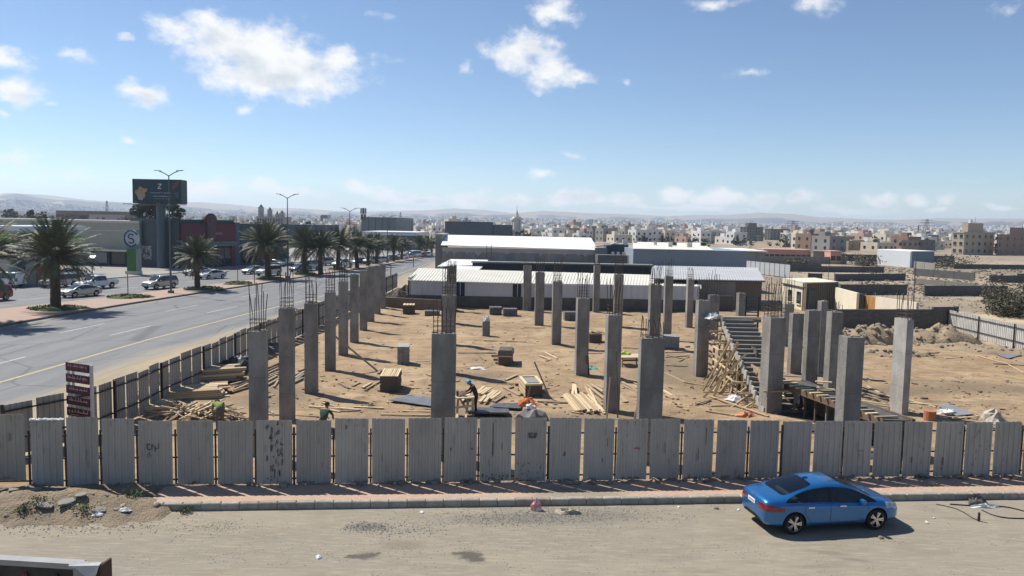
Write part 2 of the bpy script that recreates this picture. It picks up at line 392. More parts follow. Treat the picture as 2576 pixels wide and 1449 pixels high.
# ------------------------------------------------------------------ street in front
sm = NT('dusty_street')
n1_, n2_, n3_, n4_ = sm.noise(0.16, 6, stretch=(0.5, 1.3, 1), dist=0.7), sm.noise(1.1, 7, stretch=(0.45, 1.5, 1)), sm.noise(24, 4), sm.noise(5.0, 6, stretch=(0.3, 2.0, 1), rot=rad(4))
col = sm.mix(sm.mr(n1_, 0.36, 0.66), (0.292, 0.255, 0.196), (0.235, 0.214, 0.172))
col = sm.mix(sm.math('MULTIPLY', sm.mr(n2_, 0.46, 0.66), 0.7), col, (0.222, 0.195, 0.15))
col = sm.mix(sm.math('MULTIPLY', sm.mr(n4_, 0.5, 0.66), 0.55), col, (0.375, 0.325, 0.24))
col = sm.mix(sm.math('MULTIPLY', sm.mr(n3_, 0.56, 0.7), 0.5), col, (0.175, 0.155, 0.125))
vz = sm.voro(9.0); spk = sm.math('MULTIPLY', sm.mr(vz.outputs['Distance'], 0.26, 0.12), sm.mr(sm.noise(0.9, 4), 0.5, 0.66))
col = sm.mix(sm.math('MULTIPLY', spk, 0.75), col, (0.09, 0.085, 0.08))
for (bx, by, rx, ry, an, k, c_) in ((1010, 1390, 0.30, 0.30, 0.0, .0, (0.1, 0.09, 0.07)), (1430, 1300, 3.4, 0.75, 0.1, .55, (0.165, 0.15, 0.13)), (920, 1325, .8, .45, 0.1, .6, (.15, .14, .125)),
        (1250, 1305, 2.2, .5, .1, .45, (.17, .155, .135)), (1010, 1372, .8, .4, .1, .5, (.17, .14, .11)), (2080, 1390, .8, .18, -.15, .6, (.17, .15, .12)), (2150, 1408, .6, .16, -.25, .6, (.17, .15, .12)),
        (2060, 1425, 1.0, .18, .1, .5, (.18, .16, .13)), (2420, 1305, 1.1, .16, -.08, .6, (.2, .17, .13)), (2350, 1390, .7, .2, 0, .4, (.2, .18, .14)), (1700, 1405, .8, .3, .2, .35, (.19, .17, .14))):
    q = G(bx, by); col = sm.mix(sm.math('MULTIPLY', sm.blob((q.x, q.y), rx, ry, an, 0.6, n2_), k), col, c_)
wet = None
for (bx, by, rx, ry, an) in ((925, 1398, .40, .27, .25), (890, 1400, .26, .18, 0), (1012 - 60, 1392, .12, .1, 0), (1185, 1398, .42, .36, .1), (1172, 1392, .46, .17, .05), (1200, 1408, .28, .24, .2), (870, 1402, .1, .05, 0), (2215, 1353, .1, .06, 0)):
    q = G(bx, by); t_ = sm.blob((q.x, q.y), rx, ry, an, 0.5, sm.noise(4.5, 6) if wet is None else nzw); nzw = sm.noise(4.5, 4) if wet is None else nzw
    wet = t_ if wet is None else sm.math('MAXIMUM', wet, t_)
col = sm.mix(sm.math('MULTIPLY', wet, 0.92), col, (0.092, 0.084, 0.068))
sm.l(sm.mr(wet, 0, 1, 0.92, 0.5), sm.b.inputs['Roughness'])
sm.bump(sm.math('ADD', sm.math('MULTIPLY', n3_, 0.5), sm.math('ADD', n2_, spk)), 0.6, 0.04)
M_STREET = sm.out(col)
KT = -1.82                                         # kerb face, measured from the fence
sb = MB()
for (s0, s1) in ((-60, -12), (-12, 70)):
    sb.poly([uv(s0, -24, 0.0), uv(s1, -24, 0.0), uv(s1, KT + 0.05 if s0 > -20 else 0.2, 0.0), uv(s0, KT + 0.05 if s0 > -20 else 0.2, 0.0)])
tag(sb.build('street', M_STREET), kind='structure')

# pavement of the street, kerb stones one by one
tm = NT('pink_paving'); n1_, n2_ = tm.noise(1.2, 5), tm.noise(14, 4)
col = tm.mix(tm.mr(n1_, 0.35, 0.65), (0.52, 0.335, 0.25), (0.47, 0.36, 0.26))
br = tm.t.nodes.new('ShaderNodeTexBrick'); mpb = tm.t.nodes.new('ShaderNodeMapping'); mpb.inputs['Rotation'].default_value = (0, 0, -GRID); tm.l(tm.pos, mpb.inputs[0]); tm.l(mpb.outputs[0], br.inputs['Vector'])
br.inputs['Scale'].default_value = 1; br.inputs['Brick Width'].default_value = 0.2; br.inputs['Row Height'].default_value = 0.1; br.inputs['Mortar Size'].default_value = 0.008
br.inputs['Color1'].default_value = (1, 1, 1, 1); br.inputs['Color2'].default_value = (.86, .86, .86, 1); br.inputs['Mortar'].default_value = (.6, .6, .6, 1)
mm = tm.t.nodes.new('ShaderNodeMix'); mm.data_type = 'RGBA'; mm.blend_type = 'MULTIPLY'; mm.inputs['Factor'].default_value = 1; tm.l(col, mm.inputs['A']); tm.l(br.outputs['Color'], mm.inputs['B']); col = mm.outputs['Result']
col = tm.mix(tm.math('MULTIPLY', tm.mr(n1_, 0.56, 0.66), 0.6), col, (0.36, 0.30, 0.22))
q = G(1520, 1242, .15); col = tm.mix(tm.math('MULTIPLY', tm.blob((q.x - .8, q.y), 2.0, 0.9, GRID, 0.5, n1_), tm.mr(n2_, 0.35, 0.6, 0.55, 1.0)), col, (0.24, 0.21, 0.165))
M_PAVING = tm.out(col)
M_KERB = mat('kerb_concrete', (0.36, 0.335, 0.29), (0.25, 0.235, 0.205), scale=5, bump=.4, rnd=.12)
s_k0 = st(G(357, 1289))[0]
kr = tag(link('pavement', MB().mesh('pavement', M_PAVING)), kind='structure')
kr.data = (lambda b: b.mesh('pavement', M_PAVING))(MB().prism([uv(s_k0 + .05, KT + .20, -.02), uv(60, KT + .20, -.02), uv(60, -.12, -.02), uv(s_k0 + .05, -.12, -.02)], (0, 0, 0.20)))
def bev_box(d, c):                                 # a box with chamfered upper edges
    x, y, z = d[0] / 2, d[1] / 2, d[2]
    b = MB(); lo = [V((-x, -y, 0)), V((x, -y, 0)), V((x, y, 0)), V((-x, y, 0))]
    me = [V((p.x, p.y, z - c)) for p in lo]; hi = [V((p.x - math.copysign(c, p.x), p.y - math.copysign(c, p.y), z)) for p in lo]
    b.v = lo + me + hi
    for k in (0, 4):
        for i in range(4): j = (i + 1) % 4; b.f.append([k + i, k + j, k + 4 + j, k + 4 + i]); b.m.append(0)
    b.f += [[8, 9, 10, 11], [3, 2, 1, 0]]; b.m += [0, 0]; return b
kme = bev_box((0.56, 0.22, 0.235), 0.025).mesh('kerb_stone', M_KERB)
for i in range(62):
    s = s_k0 + 0.29 + i * 0.575
    link('kerb_stone', kme, kr, uv(s, KT + 0.10 + R_(-.008, .008), -.015 + R_(-.008, .006)), (R_(-.01, .01), R_(-.01, .01), GRID + R_(-.008, .008)))

# strip of bare earth under the fence and the earth bank left of the pavement
M_SOIL = (lambda n: (lambda n1, n2, n3: (n.bump(n.math('ADD', n2, n.math('MULTIPLY', n3, .6)), 1.0, .12), n.out(n.mix(n.math('MULTIPLY', n.mr(n3, .5, .68), .65), n.mix(n.mr(n1, .36, .64), (.30, .235, .16), (.235, .19, .135)), (.15, .12, .085))))[1])(n.noise(.9, 6), n.noise(4, 6), n.noise(15, 5)))(NT('loose_soil'))
def bank_z(s, t):
    p = uv(s, t); e = -0.06
    e += 0.50 * math.exp(-((s + 16.5) / 5.2) ** 4 - ((t + 1.35) / 0.95) ** 2) * (1 + 0.5 * fbm(s, t, .7, 4, 1.0))
    e += 0.10 * math.exp(-((s + 12.2) / 3.0) ** 2 - ((t + 1.9) / 0.9) ** 2)
    e += 0.17 * math.exp(-((t + 0.0) / 0.34) ** 2) * (1 + .7 * fbm(s, t, 1.3, 4, 8.0)) + 0.06 * math.exp(-((t + 0.0) / 0.5) ** 4) * (s > -14)
    return e + 0.05 * fbm(s, t, 1.8, 4, 6.0) * (1 if s < s_k0 + 1 else .35)
bb = MB(); xs, ys = lin(-24, 42, 330), lin(-3.4, 0.55, 44)
for t in ys:
    for s in xs: bb.v.append(uv(s, t, bank_z(s, t) if (s < s_k0 + .9 or t > -.5) else -.09))
nx = len(xs)
for j in range(len(ys) - 1):
    for i in range(nx - 1): bb.f.append([j * nx + i, j * nx + i + 1, (j + 1) * nx + i + 1, (j + 1) * nx + i]); bb.m.append(0)
tag(bb.build('soil_bank', M_SOIL, smooth=True, fix=False), kind='structure')

# ------------------------------------------------------------------ the boulevard on the left
KN = [(-20, -42), (40, -41.6), (60.4, -41.2), (71, -40.3), (78, -39.5), (91.4, -37.5), (102, -35.7), (124, -32.6), (149, -28), (180, -24.4), (205, -21.1), (260, -15)]
YE = [(-20, -28.4), (40, -27.5), (56, -26.8), (72, -25.3), (84.5, -23.4), (107, -20.6), (140, -19.6), (170, -18.7), (260, -14.3)]
RE = [(-20, -24.2), (41, -23.2), (52, -22.7), (67, -21.6), (85, -19.8), (107, -17.9), (140, -17.8), (170, -17.6), (260, -13.5)]
MF = [(-20, -56), (60, -50.5), (71, -48.5), (81, -45.4), (94, -42.7), (106, -40), (118.5, -37), (132, -34.3), (156, -29.6), (186, -25.9), (210, -22.4), (260, -16.2)]
FK = [(-20, -78), (60, -69), (93, -63), (106, -60), (112, -58), (121, -55.4), (142, -51.3), (160, -46), (176, -39), (197, -30.5), (217, -25), (260, -18)]
am = NT('asphalt', 0.8, 0.35)
n1_, n2_, n3_ = am.noise(0.3, 6, stretch=(2.2, 0.22, 1)), am.noise(1.1, 5, stretch=(1.6, 0.35, 1)), am.noise(30, 3)
col = am.mix(am.mr(n1_, 0.36, 0.64), (0.148, 0.152, 0.158), (0.185, 0.186, 0.188))
col = am.mix(am.math('MULTIPLY', am.mr(n2_, 0.52, 0.7), 0.4), col, (0.118, 0.122, 0.128))
lat = am.t.nodes.new('ShaderNodeAttribute'); lat.attribute_name = 'lane'
wh = am.mr(am.math('SINE', am.math('MULTIPLY', lat.outputs['Fac'], 2 * PI * 7)), 0.2, 1.0)
col = am.mix(am.math('MULTIPLY', am.math('MULTIPLY', wh, am.mr(n1_, .3, .6)), 0.5), col, (0.112, 0.115, 0.12))
crk = am.t.nodes.new('ShaderNodeTexVoronoi'); crk.feature = 'DISTANCE_TO_EDGE'; crk.inputs['Scale'].default_value = .11; am.l(am.pos, crk.inputs['Vector'])
col = am.mix(am.math('MULTIPLY', am.mr(crk.outputs['Distance'], 0.012, 0.004), 0.55), col, (0.06, 0.06, 0.062))
at = am.t.nodes.new('ShaderNodeAttribute'); at.attribute_name = 'dust'
du = am.math('ADD', at.outputs['Fac'], am.math('MULTIPLY', am.math('SUBTRACT', n1_, 0.5), 1.1))
col = am.mix(am.mr(du, 0.45, 1.0), col, (0.30, 0.255, 0.185)); M_ASPH = am.out(col)
YS = [float(y) for y in range(-20, 261, 3)]
def strip(name, left, right, z, m, jag=0.0, dust=False):
    b = MB(); n = 9
    for y in YS:
        x0, x1 = interp(left, y), interp(right, y) + (R_(-jag, jag) if jag else 0)
        for k in range(n): b.v.append(V((x0 + (x1 - x0) * k / (n - 1), y, z)))
    for j in range(len(YS) - 1):
        for k in range(n - 1): o = j * n + k; b.f.append([o, o + 1, o + n + 1, o + n]); b.m.append(0)
    o = b.build(name, m, fix=False); at_ = o.data.attributes.new('dust', 'FLOAT', 'POINT')
    la_ = o.data.attributes.new('lane', 'FLOAT', 'POINT')
    for i in range(len(b.v)): la_.data[i].value = (i % n) / (n - 1)
    for i in range(len(b.v)): o.data.attributes['dust'].data[i].value = {8: 0.95, 7: 0.32, 6: 0.0}.get(i % n, 0.0) if dust else 0.0
    return tag(o, kind='structure')
bl = strip('boulevard', KN, RE, 0.0, M_ASPH, 0.35, True)
fb = strip('far_carriageway', FK, MF, 0.0, M_ASPH)
off = lambda tab, d: [(y, x + d) for y, x in tab]
M_YEL = mat('yellow_road_paint', (0.50, 0.40, 0.20), (0.38, 0.33, 0.22), scale=3, coord='pos'); M_WHT = mat('white_road_paint', (0.52, 0.52, 0.50), (0.36, 0.36, 0.35), scale=2, coord='pos')
def line(tab, y0, y1, w, m, name='lane_marking', par=bl):
    b = MB(); n = max(2, int((y1 - y0) / 3) + 1)
    for y in lin(y0, y1, n): x = interp(tab, y); b.v += [V((x - w / 2, y, 0.006)), V((x + w / 2, y, 0.006))]
    for i in range(n - 1): b.f.append([2 * i, 2 * i + 1, 2 * i + 3, 2 * i + 2]); b.m.append(0)
    return b.build(name, m, par, fix=False)
line(YE, 10, 240, 0.22, M_YEL, 'edge_line'); line(off(KN, 0.65), 10, 240, 0.16, M_YEL, 'edge_line')
lane = lambda k: [(y, interp(KN, y) + (interp(YE, y) - interp(KN, y)) * k) for y in range(-20, 261, 4)]
L1, L2 = lane(0.44), lane(0.735)
for y in range(12, 240, 15): line(L1, y + 0.6, y + 6.4, 0.15, M_WHT); line(L2, y, y + 5.6, 0.15, M_WHT)
for k in (0.34, 0.67):
    t_ = [(y, interp(FK, y) + (interp(MF, y) - interp(FK, y)) * k) for y in range(50, 261, 4)]
    for y in range(62, 200, 15): line(t_, y, y + 5.5, 0.15, M_WHT, par=fb)
# raised median, pink tiles, kerbs
M_MEDIAN = (lambda n: n.out(n.mix(n.math('MULTIPLY', n.mr(n.noise(1.1, 5, stretch=(.5, 1.5, 1)), .45, .65), .7), n.mix(n.mr(n.noise(.35, 4), .4, .6), (.40, .265, .215), (.36, .285, .23)), (.27, .23, .19))))(NT('median_tiles'))
md = MB()
for y in YS[::1]:
    x0, x1 = interp(MF, y), interp(KN, y)
    md.v += [V((x0, y, -.01)), V((x0, y, .16)), V((x0 + .25, y, .16)), V((x1 - .25, y, .16)), V((x1, y, .16)), V((x1, y, -.01))]
for j in range(len(YS) - 1):
    for k in range(5): o = j * 6 + k; md.f.append([o, o + 1, o + 7, o + 6]); md.m.append(0 if k == 2 else 1)
M_MKERB = mat('median_kerb', (0.20, 0.18, 0.155), (0.13, 0.12, 0.11), scale=1.5, coord='pos')
median = tag(md.build('median', [M_MEDIAN, M_MKERB], fix=False), kind='structure')
M_GRASS = mat('clipped_grass', (0.062, 0.098, 0.028), (0.10, 0.12, 0.045), scale=2.5, bump=.8, bscale=16, rough=.95)
def grass_bed(px, py, rx, ry, k):
    c = G(px, py, .16); b = MB(); n = 28
    for ring, hh in ((1.0, 0.0), (.86, .16), (.5, .24), (.0, .27)):
        for i in range(n):
            t = 2 * PI * i / n; q = ring * (1 + .14 * math.sin(3 * t + k) + .06 * math.sin(7 * t)); b.v.append(V((rx * q * math.cos(t), ry * q * math.sin(t), hh + (R_(-.04, .04) if hh else 0))))
    for r in range(3):
        for i in range(n): j = (i + 1) % n; b.f.append([r * n + i, r * n + j, (r + 1) * n + j, (r + 1) * n + i]); b.m.append(0)
    for i in range(260):                           # tufts
        t, q = R_(0, 2 * PI), math.sqrt(R_(0, .95)); p = V((rx * q * math.cos(t), ry * q * math.sin(t), .2 * (1 - q * q) + .02)); a = R_(0, PI)
        d = V((math.cos(a), math.sin(a), 0)) * .12; b.poly([p - d, p + d, p + V((R_(-.1, .1), R_(-.1, .1), R_(.12, .26)))])
    return tag(b.build('grass_bed', M_GRASS, median, c, 0.2), kind='stuff')
for a in ((142, 777, 2.6, 1.9, 0), (325, 748, 2.3, 1.7, 1), (513, 727, 2.4, 2.0, 2), (600, 714, 1.9, 2.0, 3), (680, 702, 2.0, 2.2, 4), (768, 690, 1.8, 2.2, 5), (848, 678, 1.6, 2.2, 2)): grass_bed(*a)
# forecourt beyond the far carriageway
M_FORE = mat('forecourt_concrete', (0.30, 0.285, 0.26), (0.235, 0.225, 0.21), scale=.25, coord='pos')
fo = MB(); yy = [y for y in YS if y >= 40]
for y in yy: x = interp(FK, y); fo.v += [V((x - 60, y, .05)), V((x - .25, y, .12)), V((x, y, .12)), V((x, y, -.01))]
for j in range(len(yy) - 1):
    for k in range(3): o = j * 4 + k; fo.f.append([o, o + 1, o + 5, o + 4]); fo.m.append(0)
tag(fo.build('forecourt', M_FORE, fix=False), kind='structure')
# sandy verge between boulevard and side fence
M_VERGE = (lambda n: n.out(n.mix(n.math('MULTIPLY', n.mr(n.noise(1.2, 5, stretch=(1.5, .3, 1)), .5, .68), .5), n.mix(n.mr(n.noise(.3, 5, stretch=(1.5, .3, 1)), .38, .62), (.37, .30, .205), (.315, .258, .178)), (.25, .2, .14))))(NT('verge_sand'))
VE = [(-20, -18.5), (20, -17.8), (50, -14.5), (90, -13), (140, -10), (260, -2)]
strip('verge', [(y, x - 1.5) for y, x in RE], VE, -0.008, M_VERGE)
# ------------------------------------------------------------------ corrugated sheet fences
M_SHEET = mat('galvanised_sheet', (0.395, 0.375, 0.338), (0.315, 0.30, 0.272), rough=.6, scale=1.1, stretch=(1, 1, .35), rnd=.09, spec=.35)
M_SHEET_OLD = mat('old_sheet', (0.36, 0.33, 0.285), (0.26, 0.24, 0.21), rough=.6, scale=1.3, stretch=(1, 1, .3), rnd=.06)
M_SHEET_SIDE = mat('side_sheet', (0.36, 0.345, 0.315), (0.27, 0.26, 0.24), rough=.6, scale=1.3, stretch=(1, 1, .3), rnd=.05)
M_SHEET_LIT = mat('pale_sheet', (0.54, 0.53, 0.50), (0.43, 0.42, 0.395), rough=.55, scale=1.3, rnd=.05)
M_BLACK = mat('black_steel', (0.022, 0.022, 0.024), (0.04, 0.037, 0.035), rough=.55, scale=6)
M_STAIN = mat('dark_peeling_stain', (0.075, 0.078, 0.08), (0.12, 0.12, 0.12), rough=.7, scale=14)
M_RUST = mat('rust_red_paint', (0.28, 0.075, 0.06), rough=.7)
M_WHITE = mat('white_sheet_plastic', (0.74, 0.74, 0.73), (0.6, 0.6, 0.6), rough=.5, scale=5)
def sheet(w, h, ribs=5, d=0.032, top=0.0, crumple=0.0):
    prof = []
    p = w / ribs
    for i in range(ribs): x = -w / 2 + i * p; prof += [(x, 0), (x + .58 * p, 0), (x + .68 * p, -d), (x + .90 * p, -d)]
    prof.append((w / 2, 0)); b = MB(); n = len(prof); rows = [0, .33, .66, 1] if crumple == 0 else [0, .4, .8, .93, 1]
    for sgn in (0, 0.006):
        for r in rows:
            for i, (x, y) in enumerate(prof):
                z = r * h + (top * (x / w) if r == 1 else 0)
                if crumple and r > .9: z -= crumple * abs(math.sin(i * 1.7)) * (r - .8) * 5; y = y + crumple * math.sin(i * 2.3) * (r - .85) * 4
                b.v.append(V((x, y + sgn, z)))
    R = len(rows)
    for sg in (0, 1):
        o = sg * R * n
        for r in range(R - 1):
            for i in range(n - 1): q = o + r * n + i; b.f.append([q, q + 1, q + n + 1, q + n] if sg == 0 else [q, q + n, q + n + 1, q + 1]); b.m.append(0)
    o = R * n
    for r in range(R - 1):
        for i, e in ((0, 0), (n - 1, 1)): q = r * n + i; b.f.append([q, q + n, q + n + o, q + o] if e == 0 else [q, q + o, q + n + o, q + n]); b.m.append(0)
    for i in range(n - 1): q = (R - 1) * n + i; b.f.append([q, q + 1, q + 1 + o, q + o]); b.m.append(0)
    return b
ff = thing('corrugated_fence', 'grey corrugated sheet fence facing the street, its separate panels standing on the kerbed pavement', 'fence', F0, GRID)
def fence_s(px, py):                               # place along the street fence seen at that place of the frame
    d = ray(px, py); n = W; k = (F0 - CP).dot(n) / d.dot(n); return (CP + d * k - F0).dot(U)
EDGE = [(-160, -62, 1037), (-48, 61, 1041), (77, 157, 1053), (166, 246, 1049), (255, 337, 1053), (347, 433, 1058), (446, 537, 1057), (547, 636, 1058), (645, 735, 1056), (745, 833, 1056), (843, 927, 1052), (937, 1020, 1052),
        (1028, 1111, 1051), (1118, 1200, 1050), (1208, 1288, 1050), (1297, 1376, 1050), (1382, 1462, 1050), (1470, 1546, 1052), (1553, 1630, 1053), (1638, 1712, 1053), (1721, 1796, 1054), (1804, 1879, 1056), (1888, 1961, 1057),
        (1968, 2042, 1059), (2049, 2119, 1058), (2126, 2195, 1059), (2201, 2270, 1060), (2276, 2346, 1060), (2354, 2423, 1060), (2431, 2497, 1061), (2504, 2570, 1060), (2578, 2642, 1061), (2650, 2712, 1061), (2720, 2782, 1062)]
FBOT = 0.20
PAN = []
for k, (x0, x1, yt) in enumerate(EDGE):
    s0, s1 = fence_s(x0, yt), fence_s(x1, yt); sm_ = (s0 + s1) / 2
    top = CP + ray((x0 + x1) / 2, yt) * ((F0 - CP).dot(W) / ray((x0 + x1) / 2, yt).dot(W)); zt = top.z
    b0 = FBOT + (0.22 if k <= 1 else 0.0) + R_(-.02, .02)
    b = sheet(s1 - s0, zt - b0, top=R_(-.02, .02), crumple=.07 if k == 2 else 0)
    o = b.build('panel', M_SHEET_OLD if k in (0, 1) else M_SHEET, ff, (sm_, R_(-.012, .012) - .03, b0), (R_(-.008, .008), R_(-.006, .006), R_(-.012, .012)))
    PAN.append((o, s1 - s0, zt - b0))
    if k == 1: o['label'] = 'older brownish panel at the end of the fence'
    if k == 2: o['label'] = 'panel with a crumpled torn top edge'
for z in (0.36, 1.1, 1.86):
    for s in range(-20, 30, 6): MB().box((0, 0, 0), (5.99, .045, .05)).build('rail', M_BLACK, ff, (s + 3, .045, z + R_(-.01, .01)))
for i, px in enumerate((-55, 69, 161, 250, 342, 439, 540, 641, 740, 838, 932, 1024, 1115, 1204, 1379, 1550, 1716, 1884, 1965, 2123, 2273, 2427, 2574, 2716)):
    big = px in (740, 1379, 1965)
    MB().box((0, 0, 1.0), (.07 if big else .05, .06, 2.12 if big else 1.95)).build('post', M_BLACK, ff, (fence_s(px, 1130), -.02 if big else .1, .06))
def stain(k, boxes, m=M_STAIN, name='stain'):
    o, w, h = PAN[k]; b = MB()
    for (u, v, a, c) in boxes: b.box((u * w - w / 2, -.036, v * h), (a * w, .004, c * h))
    return tag(b.build(name, m, o), kind='stuff')
random.seed(3)
stain(8, [(0.5 + .16 * math.sin(q * .9) + R_(-.09, .09), 1 - q / 44, R_(.012, .05), R_(.02, .09)) for q in range(2, 42)])
stain(8, [(0.72 + R_(-.03, .03), R_(.35, .95), R_(.01, .03), R_(.02, .08)) for q in range(12)])
stain(5, [(.31, .64, .12, .018), (.27, .60, .03, .07), (.40, .60, .03, .07), (.33, .56, .10, .018), (.44, .62, .02, .05), (.50, .57, .025, .09), (.56, .58, .10, .016), (.60, .62, .02, .07), (.33, .50, .03, .04), (.28, .46, .02, .06), (.36, .465, .02, .05)], name='graffiti')
stain(15, [(.56, .76, .30, .012), (.44, .73, .04, .06), (.66, .73, .04, .06), (.55, .70, .22, .035), (.52, .74, .05, .03), (.60, .735, .05, .03)], name='graffiti')
stain(15, [(R_(.1, .9), R_(.05, .3), R_(.006, .03), R_(.008, .03)) for q in range(26)])
stain(14, [(.42, .66, .025, .5), (.40, .5, .02, .22), (.70, .55, .02, .1)]); stain(14, [(R_(.0, .95), R_(.02, .12), R_(.01, .06), R_(.008, .03)) for q in range(24)])
stain(10, [(.34, .87, .05, .06), (.60, .89, .02, .02), (.67, .90, .02, .015)]); stain(13, [(.2, .52, .05, .03), (.85, .52, .05, .03), (.2, .49, .04, .01)])
stain(17, [(.78, .62, .02, .14), (.62, .33, .025, .06)]); stain(16, [(.5, .43, .04, .06), (.46, .41, .02, .03)]); stain(18, [(.66, .52, .22, .014), (.72, .5, .02, .03)], M_RUST); stain(20, [(.74, .72, .025, .28), (.5, .42, .015, .18)])
stain(27, [(.3, .3, .03, .1), (.7, .5, .02, .04)]); stain(28, [(.3, .28, .04, .14), (.28, .14, .03, .05), (.85, .8, .02, .06)]); stain(29, [(R_(.1, .9), R_(.2, .95), .02, R_(.01, .05)) for q in range(9)])
stain(25, [(.55, .47, .05, .02), (.66, .47, .05, .02), (.55, .40, .04, .015)])
M_SCUFF = mat('faint_scuff', (.22, .21, .19), (.28, .26, .23), rough=.7, scale=9); M_RUSTY = mat('rust_run', (.20, .135, .09), (.25, .19, .14), rough=.8, scale=9)
for k in range(len(PAN)):
    stain(k, [(R_(.05, .95), R_(.03, .97), R_(.006, .03), R_(.01, .16)) for q in range(random.randrange(2, 8))], M_SCUFF, 'scuff')
    if R_(0, 1) < .45: stain(k, [(R_(.05, .95), R_(.9, .99), .012, R_(.02, .08)) for q in range(3)] + [(R_(.05, .95), R_(.0, .05), R_(.05, .2), R_(.01, .03)) for q in range(4)], M_RUSTY, 'rust_run')
tb = MB()
for i in range(16):
    x = -.5 + i / 15; tb.poly([(x, -.05, R_(-.02, .02)), (x + .09, -.06, R_(-.02, .03)), (x + .07, -.02, R_(.03, .08)), (x - .02, .03, R_(.02, .07))])
tag(tb.build('torn_edge', M_WHITE, PAN[2][0], (0, 0, PAN[2][2] - .03)), kind='stuff')

random.seed(21)
def yard_fence(name, label, pts, step, gap, h, sh, inside, zb=0.1, post_every=4, base=0.0):
    # pts: ground line; inside: +1 / -1 side (to the left of travel) on which rails and posts stand
    root = thing(name, label, 'fence', pts[0])
    acc, k = 0.0, 0; me = [sheet(step - gap, h - zb + dz).mesh('panel', sh) for dz in (-.05, 0, .04)]
    for a, b in zip(pts, pts[1:]):
        d = (b - a); L = d.length; d.normalize(); n = V((-d.y, d.x, 0)) * inside; ang = math.atan2(d.y, d.x)
        m = max(1, round(L / step)); st_ = L / m
        for i in range(m):
            c = a + d * (st_ * (i + .5)) - pts[0]; o = link('panel', random.choice(me), root, c + V((0, 0, zb + base)), ang + (PI if inside < 0 else 0) + R_(-.008, .008), (st_ / step, 1, 1))
            if k % post_every == 0: MB().box((0, 0, h / 2), (.09, .09, h + .02)).build('post', M_BLACK, root, a + d * (st_ * i) + n * .10 - pts[0] + V((0, 0, base)), ang)
            k += 1
        for z in (h * .35, h - .28): MB().beam((0, 0, 0), d * (L - .02), .05, .06).build('rail', M_BLACK, root, a + n * .06 - pts[0] + V((0, 0, z + base)))
    return root
yard_fence('yard_fence', 'long grey sheet fence with black rails running beside the boulevard', [V((x, y, 0)) for y, x in SF], 1.12, .13, 2.1, M_SHEET_SIDE, -1)
e0, e1 = G(2404, 842), G(2576, 887)
dd = (e1 - e0).normalized()
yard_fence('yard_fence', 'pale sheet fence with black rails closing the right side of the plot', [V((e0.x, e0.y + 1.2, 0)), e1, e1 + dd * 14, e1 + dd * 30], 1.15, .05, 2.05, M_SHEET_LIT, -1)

# ------------------------------------------------------------------ columns of the unfinished building
M_CONC = mat('raw_concrete', (0.27, 0.256, 0.234), (0.18, 0.171, 0.157), rough=.9, scale=1.3, detail=8, bump=.6, bscale=16, rnd=.09, stretch=(1, 1, .5), lo=.40, hi=.60)
M_CONC_L = mat('pale_concrete', (0.42, 0.40, 0.365), (0.30, 0.287, 0.265), rough=.9, scale=1.5, detail=8, bump=.6, bscale=16, rnd=.05, stretch=(1, 1, .5), lo=.4, hi=.62)
M_REBAR = mat('rusty_rebar', (0.062, 0.052, 0.046), (0.095, 0.07, 0.055), rough=.7, scale=9)
M_JOINT = mat('pour_joint', (0.10, 0.098, 0.094), rough=.9)
CME = {}
random.seed(5)
def column(label, p, w, d, h, rb=1.5, yaw=GRID, nb=(4, 2), m=None, group='bare concrete columns of the unfinished building'):
    root = thing('concrete_column', label, 'column', V((p[0], p[1], 0)), yaw, group)
    b = MB(); cfg = m or M_CONC
    z0 = -.1; cuts = [z0, 1.45 + R_(-.3, .2), 2.9 + R_(-.2, .3), h]
    for a, c in zip(cuts, cuts[1:]):
        k = R_(-.006, .006); b.box((0, 0, (a + .012 + c) / 2), (w + k, d + k, c - a - .012))
    for c in cuts[1:-1]: b.box((0, 0, c + .004), (w - .02, d - .02, .022), m=1)
    for i in range(5): b.box((R_(-.38, .38) * w, R_(-.3, .3) * d, h + R_(0, .02)), (R_(.08, .3) * w, R_(.1, .4) * d, R_(.03, .09)), R_(-.4, .4), 0)
    b.build('shaft', [cfg, M_JOINT], root)
    bars = []
    nx_, ny_ = nb
    for i in range(nx_):
        for j in range(ny_):
            if 0 < i < nx_ - 1 and 0 < j < ny_ - 1: continue
            bars.append(((-.5 + i / (nx_ - 1)) * (w - .12), (-.5 + j / (ny_ - 1)) * (d - .12)))
    if rb > 0:
        for x, y in bars:
            L = rb * R_(.72, 1.12); t = V((x + R_(-.09, .09), y + R_(-.09, .09), h + L))
            MB().tube([(x, y, h - .05), (x + R_(-.01, .01), y, h + L * .5), t], .0165, 5).build('rebar', M_REBAR, root)
        for q in range(3 if rb > .8 else 1):
            z = h + .08 + q * .17 + R_(0, .04); a, c = w / 2 - .045, d / 2 - .045
            MB().tube([(-a, -c, z), (a, -c, z), (a, c, z), (-a, c, z), (-a, -c, z)], .010, 4).build('stirrup', M_REBAR, root)
    return root
ORD = ['first', 'second', 'third', 'fourth', 'fifth', 'sixth', 'seventh', 'eighth', 'ninth', 'tenth', 'eleventh']
def atY(px, Y, py=800): q = A(px, py, Y); return V((q.x, Y, 0))
